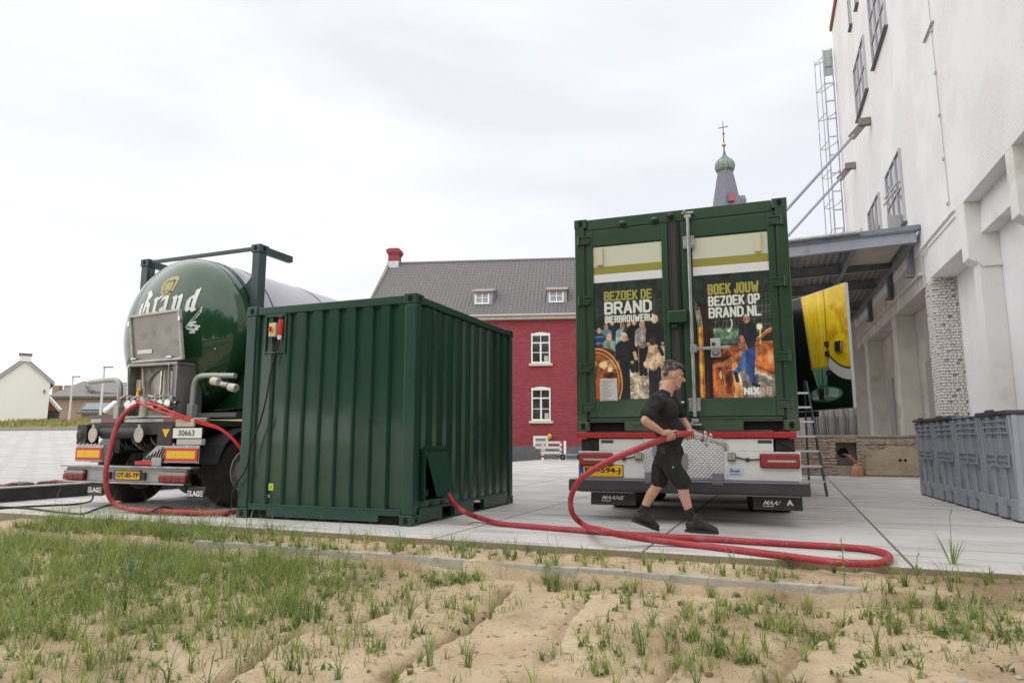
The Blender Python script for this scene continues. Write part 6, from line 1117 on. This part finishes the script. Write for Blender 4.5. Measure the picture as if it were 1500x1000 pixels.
b.ell(hc+Vector((-.004, -.079, -.008)), (.019, .008, .031), 10); b.ell(hc+Vector((-.004, .079, -.008)), (.019, .008, .031), 10); b.ell(hc+Vector((.052, -.042, -.02)), (.03, .022, .024), 10); b.ell(hc+Vector((.052, .042, -.02)), (.03, .022, .024), 10)
b.v = [tuple(hc+HR @ (Vector(v)-hc)*HSC) for v in b.v]; b.cap(hc+Vector((-.025, 0, -.06)), M(972, 583, YM), .066, .074); b.ell(M(972, 592, YM), (.09, .13, .05), 14)
# trunk core
b.ell(M(974, 610, YM), (.10, .14, .18), 16); b.ell(M(979, 645, YM), (.10, .13, .12), 16)
# arms
sN, eN, wN = M(957, 593, 6.72), M(944.5, 616, 6.62), M(972, 634, 6.64); b.cap(sN, eN, .052, .039); b.cap(eN, eN.lerp(wN, .35), .039, .040); b.cap(eN.lerp(wN, .35), wN, .040, .025); b.ell(eN, (.040, .038, .040), 12)
sF, eF, wF = M(986, 594, 7.10), M(1001, 616, 7.12), M(1011, 630, 6.93); b.cap(sF, eF, .052, .041); b.cap(eF, (eF+wF)/2, .041, .038); b.cap((eF+wF)/2, wF, .038, .027)
# near hand: palm on the camera side of the hose, fingers under it, thumb along the top
hN = M(983, 637.5, 6.69); hx = (M(1003, 635, 6.72)-M(965, 645, 6.69)).normalized(); pc = hN+Vector((-.012, -.040, .010))
b.cap(wN, pc+Vector((-.02, .005, .02)), .028, .030); b.ell(pc+Vector((-.005, .002, .006)), (.043, .019, .036), 14, Matrix.Rotation(R(-18), 3, 'Y'))
for k in range(4):
    r0 = pc+hx*(-.036+.024*k)+Vector((.002, -.003, -.018)); a1 = r0+Vector((.002, .008, -.032)); a2 = hN+hx*(-.046+.024*k)+Vector((.002, .010, -.041)); a3 = hN+hx*(-.044+.024*k)+Vector((0, .034, -.024)); f = (.92, 1., .97, .86)[k]
    b.cap(r0, a1, .0092*f, .0088*f, 10); b.cap(a1, a2, .0088*f, .0085*f, 10); b.cap(a2, a3, .0085*f, .0072*f, 10)
b.cap(pc+Vector((.010, .006, .022)), pc+Vector((.045, .020, .036)), .013, .011, 10); b.cap(pc+Vector((.045, .020, .036)), pc+Vector((.075, .036, .032)), .011, .0085, 10)
# far hand: from behind, fingers come round below to the camera side
hF = M(1011, 636, 6.74); pf = hF+Vector((0, .038, .004)); b.cap(wF, pf+Vector((0, 0, .018)), .027, .029); b.ell(pf, (.042, .019, .036), 14)
for k in range(4):
    o_ = hx*(-.036+.024*k); r0 = pf+o_+Vector((0, .0, -.022)); a1 = hF+o_+Vector((0, .024, -.039)); a2 = hF+o_+Vector((.0, -.012, -.042)); a3 = hF+o_+Vector((.002, -.037, -.016)); f = (.9, 1., .97, .88)[k]
    b.cap(r0, a1, .0092*f, .0088*f, 10); b.cap(a1, a2, .0088*f, .0086*f, 10); b.cap(a2, a3, .0086*f, .0074*f, 10)
b.cap(pf+Vector((.015, -.005, .025)), hF+Vector((.03, .010, .040)), .013, .011, 10); b.cap(hF+Vector((.03, .010, .040)), hF+Vector((.048, -.014, .035)), .011, .0085, 10)
# legs
hipN, kN, aN = M(982, 664, YN+.04), M(999, 706, 6.83), M(1012, 756, 6.84); hipF, kF, aF = M(976, 664, YF-.04), M(965, 708, 7.06), M(940, 750, 7.10)
b.cap(hipN.lerp(kN, .75), kN, .06, .060); b.cap(kN, kN.lerp(aN, .35)+Vector((-.012, 0, 0)), .052, .054); b.cap(kN.lerp(aN, .35)+Vector((-.012, 0, 0)), aN, .053, .034); b.ell(kN+Vector((.012, 0, 0)), (.052, .052, .058), 12)
b.cap(hipF.lerp(kF, .55), kF, .07, .062); b.cap(kF, kF.lerp(aF, .35)+Vector((-.016, 0, -.008)), .051, .053); b.cap(kF.lerp(aF, .35)+Vector((-.016, 0, -.008)), aF, .052, .034)
body = blob('body', b, SKIN, .0039, man, 2)
# hair
b = MB(); b.ell(hc+Vector((-.020, 0, .045)), (.100, .083, .090), 18); b.ell(hc+Vector((-.056, 0, .008)), (.055, .074, .066), 14); b.ell(hc+Vector((.030, 0, .098)), (.078, .066, .040), 12)
for k in range(26):
    t = random.uniform(-1, 1); b.cap(hc+Vector((.02+random.uniform(-.03, .03), t*.06, .112)), hc+Vector((.105+random.uniform(-.02, .015), t*.062, .085+random.uniform(-.03, .02))), .014, .004, 6)
for k in range(50):
    a = random.uniform(0, 2*PI); t = random.uniform(.1, 1.2); q = hc+Vector((-.025+.102*math.sin(t)*math.cos(a), .088*math.sin(t)*math.sin(a), .045+.098*math.cos(t))); b.cap(q, q+Vector((-.015-random.uniform(0, .02), random.uniform(-.01, .01), random.uniform(-.012, .008))), .010, .003, 6)
hb = blob('hair', b, HAIR, .006, man, 2)
HSC = 1.02; hs(hb); HSC = 1.08
HR = Matrix.Rotation(R(11), 3, 'Y')
for v in hb.data.vertices:    # clear the face and ears
    d = v.co-hc
    if d.x > .05 and d.z < .062: v.co.x = hc.x+.05-(.062-d.z)*.25
    if -.03 < d.x < .05 and d.z < .022 and abs(d.y) > .03: v.co.y = hc.y+math.copysign(.064, d.y)
EYE = mat('dark_eye', (.03, .02, .015), .3)
for sy in (-1, 1):
    hs(MB().ell(hc+Vector((.081, sy*.030, .006)), (.006, .011, .0045), 10).build('eye', EYE, man, smooth=60)); hs(MB().cap(hc+Vector((.090, sy*.012, .030)), hc+Vector((.078, sy*.048, .030)), .0035, .0022, 6).build('eyebrow', HAIR, man, smooth=60))
hs(MB().ell(hc+Vector((.094, -.006, -.0625)), (.004, .018, .002), 8).build('mouth', mat('lip_line', (.20, .07, .06), .6), man, smooth=60))
# t-shirt
b = MB(); b.ell(M(974, 603, YM), (.138, .19, .17), 20); b.ell(M(978, 626, YM), (.136, .16, .18), 20); b.ell(M(979, 648, YM), (.134, .158, .11), 18); b.ell(M(985, 632, YM), (.126, .135, .13), 18)
b.cap(M(961, 588, 6.76), M(983, 588, 7.08), .082, .076); b.cap(M(968, 586, YM), M(974, 579, YM), .10, .078)
b.cap(M(958, 592, 6.74), M(948.5, 607, 6.66), .077, .070); b.cap(M(985, 593, 7.08), M(997, 606, 7.12), .072, .062)
ts = blob('tshirt', b, SHIRT, .0065, man, 4)
for k in range(5): pass
bx('chest_print', WHTP, man, M(995, 589, 6.84).x, M(999, 589, 6.84).x, -.178+.0, -.175, M(997, 590, 6.8).z, M(997, 588, 6.8).z)
# shorts
b = MB(); b.ell(M(979, 661, YM), (.145, .175, .12), 18); b.cap(M(977, 668, 6.86), M(988, 690, 6.84), .118, .098); b.cap(M(988, 690, 6.84), M(1000, 706, 6.83), .098, .082); b.cap(M(974, 668, 7.02), M(969, 688, 7.04), .118, .098); b.cap(M(969, 688, 7.04), M(966, 703, 7.06), .098, .086); b.cap(M(982, 660, YM), M(984, 672, YM), .12, .10)
b.ell(M(988, 688, 6.80), (.06, .05, .08), 12)
shs = blob('shorts', b, SHORT, .0065, man, 3)
from mathutils import noise as mn
for o_, am, ax in ((ts, .011, Vector((.8, .5, 1.4))), (shs, .011, Vector((1.3, .6, .75)))):
    nrm = [v.normal.copy() for v in o_.data.vertices]
    for v, nv in zip(o_.data.vertices, nrm):
        q = v.co; t_ = 1-abs(mn.noise(Vector((q.x*ax.x*9+q.z*4, q.y*ax.y*9, q.z*ax.z*8-q.x*5))))*2.6; t2 = mn.noise(q*22); v.co += nv*(am*max(t_, -.6)*.75-am*.2+.003*t2)
o = MB().ell(M(986, 684, 6.71), (.008, .004, .012), 8).build('green_tag', mat('green_tag', (.1, .6, .35), .5), man, smooth=60)
MB().prism([(0, 0), (.045, .005), (.05, .10), (.0, .12)], 1, -.006, .006).build('pocket_cloth', mat('pale_blue_cloth', (.35, .38, .48), .8), man).location = M(955, 668, 6.84)
bx('belt_keys', BLK, man, M(968, 652, 6.74).x, M(974, 652, 6.74).x, -.205, -.19, M(970, 664, 6.74).z, M(970, 655, 6.74).z)
# socks and shoes
SOCK = mat('black_sock', (.02, .02, .022), .95, bump=.3, bs=60)
for a, kx, yy, toe, heel, tz in ((aN, kN, 6.84, M(1044, 778, 6.84), M(1012, 776, 6.84), 0), (aF, kF, 7.10, M(958, 772, 7.10), M(934, 763, 7.10), 1)):
    d = (kx-a).normalized(); b = MB(); b.cap(a+d*.065, a-d*.03, .046, .044); blob('sock', b, SOCK, .007, man, 2)
    f = (toe-heel).normalized(); up = Vector((-f.z, 0, f.x)); b = MB()
    H0 = heel+up*.045; b.ell(H0+f*.0, (.055, .043, .055), 14); b.cap(H0+f*.01, H0+f*.10+up*.0, .050, .046); b.cap(H0+f*.10, toe+up*.020-f*.01, .046, .042); b.ell(toe+up*.012, (.055, .047, .038), 14); b.cap(H0+f*.02+up*.02, H0+f*.03+up*.075, .052, .050); b.cap(H0+f*.04+up*.06, H0+f*.14+up*.02, .038, .030)
    sh = blob('shoe', b, SHOE, .006, man, 3); so_ = MB(); n_ = 20; ring = []
    for k in range(n_): an = 2*PI*k/n_; L2 = (toe-heel).length; c_ = (heel+toe)/2; ring.append(c_+f*((L2/2+.062)*math.cos(an))+Vector((0, .050*math.sin(an)*(1.0+.12*math.cos(an)), 0)))
    vs = [p-up*.022 for p in ring]+[p+up*.006 for p in ring]; so_.add(vs, [tuple(range(n_)), tuple(range(2*n_-1, n_-1, -1))]+[(i, (i+1) % n_, (i+1) % n_+n_, i+n_) for i in range(n_)]); so_.build('sole', mat('shoe_sole', (.022, .022, .024), .7), sh, .004)
    for k in range(5): q = H0+f*(.055+.022*k)+up*(.082-.011*k); MB().tube([q+Vector((0, -.032, -.006)), q+Vector((0, 0, .004)), q+Vector((.004, .032, -.006))], .0035, 5).build('lace', mat('lace_grey', (.30, .28, .26), .8), sh)
# ------------------------------------------------------------- GRASS AND WEEDS
def project(x, y, z):
    c, s = math.cos(PIT), math.sin(PIT); f = y*c+(z-CH)*s; up = -y*s+(z-CH)*c; return 750+FPX*x/f, 500-FPX*up/f
GRM = vcmat('grass_blades', .55); t = GRM.node_tree; b_ = t.nodes['Principled BSDF']; tl = nn(t, 'ShaderNodeBsdfTranslucent'); ms = nn(t, 'ShaderNodeMixShader'); ms.inputs[0].default_value = .38
vc_ = [n for n in t.nodes if n.type == 'VERTEX_COLOR'][0]; t.links.new(vc_.outputs[0], tl.inputs[0]); t.links.new(b_.outputs[0], ms.inputs[1]); t.links.new(tl.outputs[0], ms.inputs[2]); t.links.new(ms.outputs[0], [n for n in t.nodes if n.type == 'OUTPUT_MATERIAL'][0].inputs[0])
def blades(name, X, Y, Z, H, Wd, lean, col, seg=3, label=None, nseed=1):
    g = np.random.default_rng(nseed); n = len(X); th = g.uniform(0, 2*PI, n); dirx, diry = np.cos(th), np.sin(th); ph = th+PI/2+g.uniform(-.6, .6, n); wx, wy = np.cos(ph), np.sin(ph)
    V = np.zeros((n, seg*2+1, 3)); 
    for k in range(seg):
        t = k/seg; off = lean*H*t**1.8; zz = Z+H*(t-.25*lean*t*t); ww = Wd*(1-.55*t)
        V[:, 2*k] = np.stack([X+dirx*off-wx*ww, Y+diry*off-wy*ww, zz], -1); V[:, 2*k+1] = np.stack([X+dirx*off+wx*ww, Y+diry*off+wy*ww, zz], -1)
    V[:, -1] = np.stack([X+dirx*lean*H, Y+diry*lean*H, Z+H*(1-.3*lean)], -1)
    base = (np.arange(n)*(seg*2+1))[:, None]; F = []
    for k in range(seg-1): F.append(np.concatenate([base+2*k, base+2*k+1, base+2*k+3, base+2*k+2], 1))
    Fq = np.concatenate(F, 0) if F else np.zeros((0, 4), int); Ft = np.concatenate([base+2*seg-2, base+2*seg-1, base+2*seg], 1)
    me = bpy.data.meshes.new(name); nv = n*(seg*2+1); me.vertices.add(nv); me.vertices.foreach_set('co', V.reshape(-1)); nl = Fq.size+Ft.size; me.loops.add(nl); me.loops.foreach_set('vertex_index', np.concatenate([Fq.ravel(), Ft.ravel()]))
    npq = len(Fq)+len(Ft); me.polygons.add(npq); ls = np.concatenate([np.arange(len(Fq))*4, Fq.size+np.arange(len(Ft))*3]); me.polygons.foreach_set('loop_start', ls); me.polygons.foreach_set('loop_total', np.concatenate([np.full(len(Fq), 4), np.full(len(Ft), 3)])); me.update(); me.validate()
    ca = me.color_attributes.new('Col', 'FLOAT_COLOR', 'POINT'); c = np.ones((n, seg*2+1, 4), np.float32); c[:, :, :3] = col[:, None, :]; ca.data.foreach_set('color', c.ravel()); me.materials.append(GRM)
    o = bpy.data.objects.new(name, me); COL.objects.link(o); tag(o, label, None, None, 'stuff'); return o
def palette(n, g, cols, w_): i = g.choice(len(cols), n, p=w_); return np.array(cols)[i]*g.uniform(.75, 1.3, (n, 1))
g = np.random.default_rng(4)
def scatter(n, dens, clump, spread):
    """clumped positions on the soil; dens(u, v, r, q) in 0..1 gives the acceptance"""
    r = g.uniform(-8.5, 5.5, n); q = g.uniform(.02, 3.7, n); s = EDGE-q; x = r*cS+s*sS; y = -r*sS+s*cS; u, v = project(x, y, -.2); k = (g.random(n) < dens(u, v, r, q)) & (u > -80) & (u < 1580) & (y > 2.3)
    x, y = x[k], y[k]; x = np.repeat(x, clump)+g.normal(0, spread, len(x)*clump); y = np.repeat(y, clump)+g.normal(0, spread, len(y)*clump); qq = EDGE-(x*sS+y*cS); k = qq > .015; return x[k], y[k]
def sm(a, b, t): t = np.clip((t-a)/(b-a), 0, 1); return t*t*(3-2*t)
def dens_main(u, v, r, q):
    a = (1-sm(420, 640, u))*(1-sm(880, 960, v-(.0*u)))*1.0            # lush upper left
    a = np.maximum(a, .34*(1-sm(500, 760, u)))
    c = 1.0*np.exp(-((v-(838+.045*(u-700)))/26.)**2)*(u > 480)*(u < 1250)     # along the kerb
    d = .9*sm(900, 1080, u)*(1-.2*sm(900, 1000, v)); e_ = .30+0*u
    n = fbm(r, q, .55, 70, 3); n2 = fbm(r, q, .18, 75, 2); m = np.clip((n-.37)*4.5, 0, 1)*np.clip((n2-.35)*4, .15, 1)
    strip = np.where(q < .5, .35*np.clip((n2-.42)*5, 0, 1), 0)
    return np.where(q < .54, strip+.5*(u < 330), np.maximum(np.maximum(a*np.clip(.35+m, 0, 1), c*m*1.3), np.maximum(d*m, e_*m)))
x, y = scatter(17000, lambda u, v, r, q: .55*dens_main(u, v, r, q), 9, .032); u, v = project(x, y, -.2); n = len(x); z = soilz(x, y)-.004
lush = (1-sm(430, 620, u)); H = g.uniform(.03, .10, n)+(.28+lush)*g.gamma(1.5, .05, n)*(1-.35*sm(860, 980, v)); print('blades', n)
greens = [(.21, .29, .065), (.28, .35, .08), (.34, .39, .12), (.15, .23, .065), (.45, .40, .21), (.18, .25, .10)]
blades('grass', x, y, z, H, g.uniform(.0014, .0036, n), g.uniform(.2, 1.25, n), palette(n, g, greens, [.27, .25, .16, .13, .08, .11]), 3, 'green grass growing thick at the left and in loose tufts over the sandy soil')
def tuftset(n, dens, blades_n, hlo, hhi, wlo, whi, nm, lab, sd):
    cx, cy = scatter(n, dens, 1, .0); m = len(cx); k = g.integers(blades_n[0], blades_n[1], m); hh = g.uniform(hlo, hhi, m)*(1+.5*(g.random(m) < .15)); base = palette(m, g, greens, [.26, .30, .16, .10, .06, .12])
    X = np.repeat(cx, k)+g.normal(0, .007, k.sum()); Y = np.repeat(cy, k)+g.normal(0, .007, k.sum()); H = np.repeat(hh, k)*g.uniform(.45, 1.1, k.sum()); col = np.repeat(base, k, 0)*g.uniform(.8, 1.25, (k.sum(), 1))
    return blades(nm, X, Y, soilz(X, Y)-.004, H, g.uniform(wlo, whi, k.sum()), g.uniform(.15, 1.15, k.sum()), col, 4, lab, sd)
tuftset(9500, lambda u, v, r, q: np.clip(.55*dens_main(u, v, r, q)+.03, 0, 1), (7, 22), .05, .19, .0016, .0040, 'grass_tufts', 'separate arching grass tufts rooted across the sandy verge', 21)
tuftset(1500, lambda u, v, r, q: .42*(1-sm(420, 620, u))*(1-sm(830, 930, v))+.4*(q < .5)*(1-sm(300, 420, u))+.02*(v < 900), (8, 20), .14, .32, .0018, .0040, 'tall_grass_tufts', 'tall arching grass clumps in front of the trailer and container', 22)
# tall seeding stems near the concrete edge
x, y = scatter(5000, lambda u, v, r, q: np.where(q < 1.1, .10*(1-sm(480, 700, u))+.014, .03*(1-sm(450, 650, u))+.004), 3, .03); n = len(x); z = soilz(x, y)
blades('tall_grass', x, y, z, g.uniform(.16, .36, n), g.uniform(.0014, .0026, n), g.uniform(.05, .4, n), palette(n, g, greens, [.2, .3, .25, .05, .15, .05]), 4, 'tall seeding grass stems along the concrete edge', 3)
# broad-leaf weeds: rosettes of wider leaves
x, y = scatter(5200, lambda u, v, r, q: .5*np.maximum(dens_main(u, v, r, q), .3*sm(900, 1050, u)*(q > .4)), 8, .018); n = len(x); z = soilz(x, y)+.003
blades('broadleaf_weeds', x, y, z, g.uniform(.02, .065, n), g.uniform(.0045, .011, n), g.uniform(.6, 1.3, n), palette(n, g, [(.13, .22, .05), (.19, .29, .07), (.10, .17, .065)], [.5, .3, .2]), 2, 'low broad leaved weeds scattered in the soil', 5)
# meadow on the far bank
n = 9000; r = g.uniform(-75, -19.3, n); s = g.uniform(36.2, 39.5, n); x = r*cS+s*sS; y = -r*sS+s*cS; u, v = project(x, y, 3); k = (u > -60) & (u < 260); x, y, s = x[k], y[k], s[k]; n = len(x); z = ZBK+np.clip((s-36)/1.5, 0, 1)*.55
blades('meadow_grass', x, y, z-.05, g.uniform(.15, .5, n), g.uniform(.02, .05, n), g.uniform(.1, .6, n), palette(n, g, [(.30, .27, .08), (.2, .24, .07), (.36, .2, .09), (.42, .38, .2)], [.4, .3, .15, .15]), 2, 'dry yellow and green meadow grass on the far bank', 6)
n = 1500; r = g.uniform(-8, 5.5, n); q = g.uniform(.05, 3.6, n); s = EDGE-q; x = r*cS+s*sS; y = -r*sS+s*cS
blades('dry_straw', x, y, soilz(x, y)+.004, g.uniform(.02, .06, n), g.uniform(.0010, .0020, n), g.uniform(1.5, 3.2, n), palette(n, g, [(.50, .42, .26), (.36, .27, .16), (.25, .17, .10)], [.45, .35, .2]), 3, 'dry straw and dead stalks lying on the soil', 31)
# pebbles and soil crumbs
mb = MB(); random.seed(9)
for i in range(4200):
    r = random.uniform(-6, 5); q = random.uniform(.6, 3.4)
    if random.random() > (.35 if r < .5 else 1.): continue
    s = EDGE-q; x = r*cS+s*sS; y = -r*sS+s*cS; k = random.uniform(.003, .010)*(1 if random.random() < .93 else 2.2); mb.cur = random.choice([0, 0, 0, 1, 2, 2]); mb.ell((x, y, float(soilz(np.array([x]), np.array([y]))[0])+k*.2), (k*random.uniform(1, 1.6), k*random.uniform(1, 1.6), k*.8), 6)
o = mb.build('pebbles', [mat('tan_pebble', (.40, .33, .24), .9), mat('grey_pebble', (.45, .43, .41), .8), mat('brown_clod', (.20, .135, .085), .95)]); tag(o, 'small pebbles and soil crumbs on the sandy ground', None, None, 'stuff')
# single weeds one can tell apart
WG = mat('weed_leaf', (.14, .25, .06), .6, c2=(.19, .31, .08), ns=20); WB = mat('thistle_leaf', (.20, .27, .20), .7, c2=(.26, .33, .26), ns=20); WGR = mat('grass_leaf', (.16, .24, .05), .6)
def leaf(mb, a, d, L_, w_, droop=.4):
    a = Vector(a); d = Vector(d).normalized(); sd = d.cross(Vector((0, 0, 1))).normalized(); P0 = []
    for k in range(6): t = k/5; p = a+d*L_*t-Vector((0, 0, droop*L_*t*t)); ww = w_*math.sin(PI*min(t*.9+.07, 1)); P0.append((p-sd*ww, p+sd*ww+Vector((0, 0, .2*ww))))
    for (p, q), (p2, q2) in zip(P0[:-1], P0[1:]): mb.face([p, q, q2, p2])
def weed(uv, H_, lb, kind):
    p = G(uv[0], uv[1], -.15); zz = float(soilz(np.array([p.x]), np.array([p.y]))[0]); o = thing('weed_plant', (p.x, p.y, zz-.01), 0, lb, 'plant', 'single tall weeds at the soil edge'); random.seed(int(uv[0]))
    if kind == 'leafy':
        MB().tube([(0, 0, 0), (.005, 0, H_*.5), (.0, .005, H_)], [.004, .003, .002], 6).build('stem', WG, o); mb = MB()
        for k in range(22): t = .12+.88*k/21; a = k*2.4; leaf(mb, (0, 0, H_*t), (math.cos(a), math.sin(a), .5), .055*(1.25-t)+.015, .010, .5)
        mb.build('leaf', WG, o, smooth=60)
    elif kind == 'thistle':
        MB().tube([(0, 0, 0), (0, 0, H_*.8)], [.006, .003], 6).build('stem', WB, o); mb = MB()
        for k in range(26): t = k/25; a = k*2.4; leaf(mb, (0, 0, H_*.75*t), (math.cos(a), math.sin(a), .9), .10*(1.2-t), .014, .35)
        mb.build('leaf', WB, o, smooth=60)
    else:
        mb = MB()
        for k in range(9): a = k*2.4+.3; leaf(mb, (0, 0, .01), (math.cos(a)*.45, math.sin(a)*.3, 1), H_*random.uniform(.6, 1.), .006, .18)
        mb.build('leaf', WGR, o, smooth=60); MB().tube([(0, 0, 0), (.01, 0, H_*1.0), (.03, 0, H_*1.15)], [.003, .002, .005], 5).build('stem', WGR, o)
weed((1238, 872), .34, 'upright leafy green weed just below the right hose loop', 'leafy'); weed((192, 838), .26, 'pale grey green thistle in the tall grass at the left', 'thistle'); weed((1345, 866), .16, 'short fan shaped grass tuft between the leafy weed and the tall grass plant', 'fan')
weed((1398, 856), .40, 'tall grass plant leaning at the far right concrete edge', 'fan'); weed((600, 1005), .14, 'small leafy seedling at the bottom centre of the picture', 'leafy')
# ------------------------------------------------------------- TREES behind the photographer (seen mirrored in the tank)
LF = mat('tree_leaf', (.07, .13, .03), .6, c2=(.11, .17, .045), ns=3); BARK = mat('bark', (.12, .09, .07), .9, bump=.5, bs=12)
def tree(x, y, hgt, lb, sd):
    g = np.random.default_rng(sd); o = thing('leafy_tree', (x, y, -.45), 0, lb, 'tree', 'trees beyond the sandy verge'); t_ = MB(); t_.tube([(0, 0, 0), (.1, 0, hgt*.35), (.05, .1, hgt*.75)], [.28, .2, .06], 9); lobes = []
    for k in range(14):
        a = k*2.4; rr = hgt*.24*g.uniform(.6, 1.2); z = hgt*(.32+.6*k/14); c = (rr*math.cos(a), rr*math.sin(a), z); lobes.append((c, hgt*.17*g.uniform(.8, 1.25))); t_.tube([(.05, 0, hgt*(.22+.4*k/14)), (c[0]*.6, c[1]*.6, z-hgt*.05), c], [.08, .05, .015], 6)
    t_.build('trunk', BARK, o, smooth=50); V = []; F = []
    for c, r_ in lobes:
        for i in range(420):
            d = g.normal(size=3); d /= np.linalg.norm(d); p = np.array(c)+d*r_*g.uniform(.5, 1.05)*np.array([1.2, 1.2, .9]); a = g.normal(size=3)*.16; b_ = g.normal(size=3)*.16; n0 = len(V); V += [tuple(p-a), tuple(p+b_), tuple(p+a), tuple(p-b_)]; F.append((n0, n0+1, n0+2, n0+3))
    m = MB(); m.add(V, F); m.build('crown', LF, o)
for k, (x, y, h_, lb) in enumerate(((-20, -14, 11, 'leftmost broad tree behind the verge'), (-12, -19, 12.5, 'second tall tree from the left behind the verge'), (-4, -21, 10.5, 'middle round tree behind the verge'), (5, -22, 13, 'tallest tree behind the verge'), (14, -17, 11, 'rightmost tree behind the verge'), (-25, -5, 9, 'small tree standing apart at the far left behind the verge'))): tree(x*.75, y*.75, h_*1.15, lb, 90+k)
# ===END===
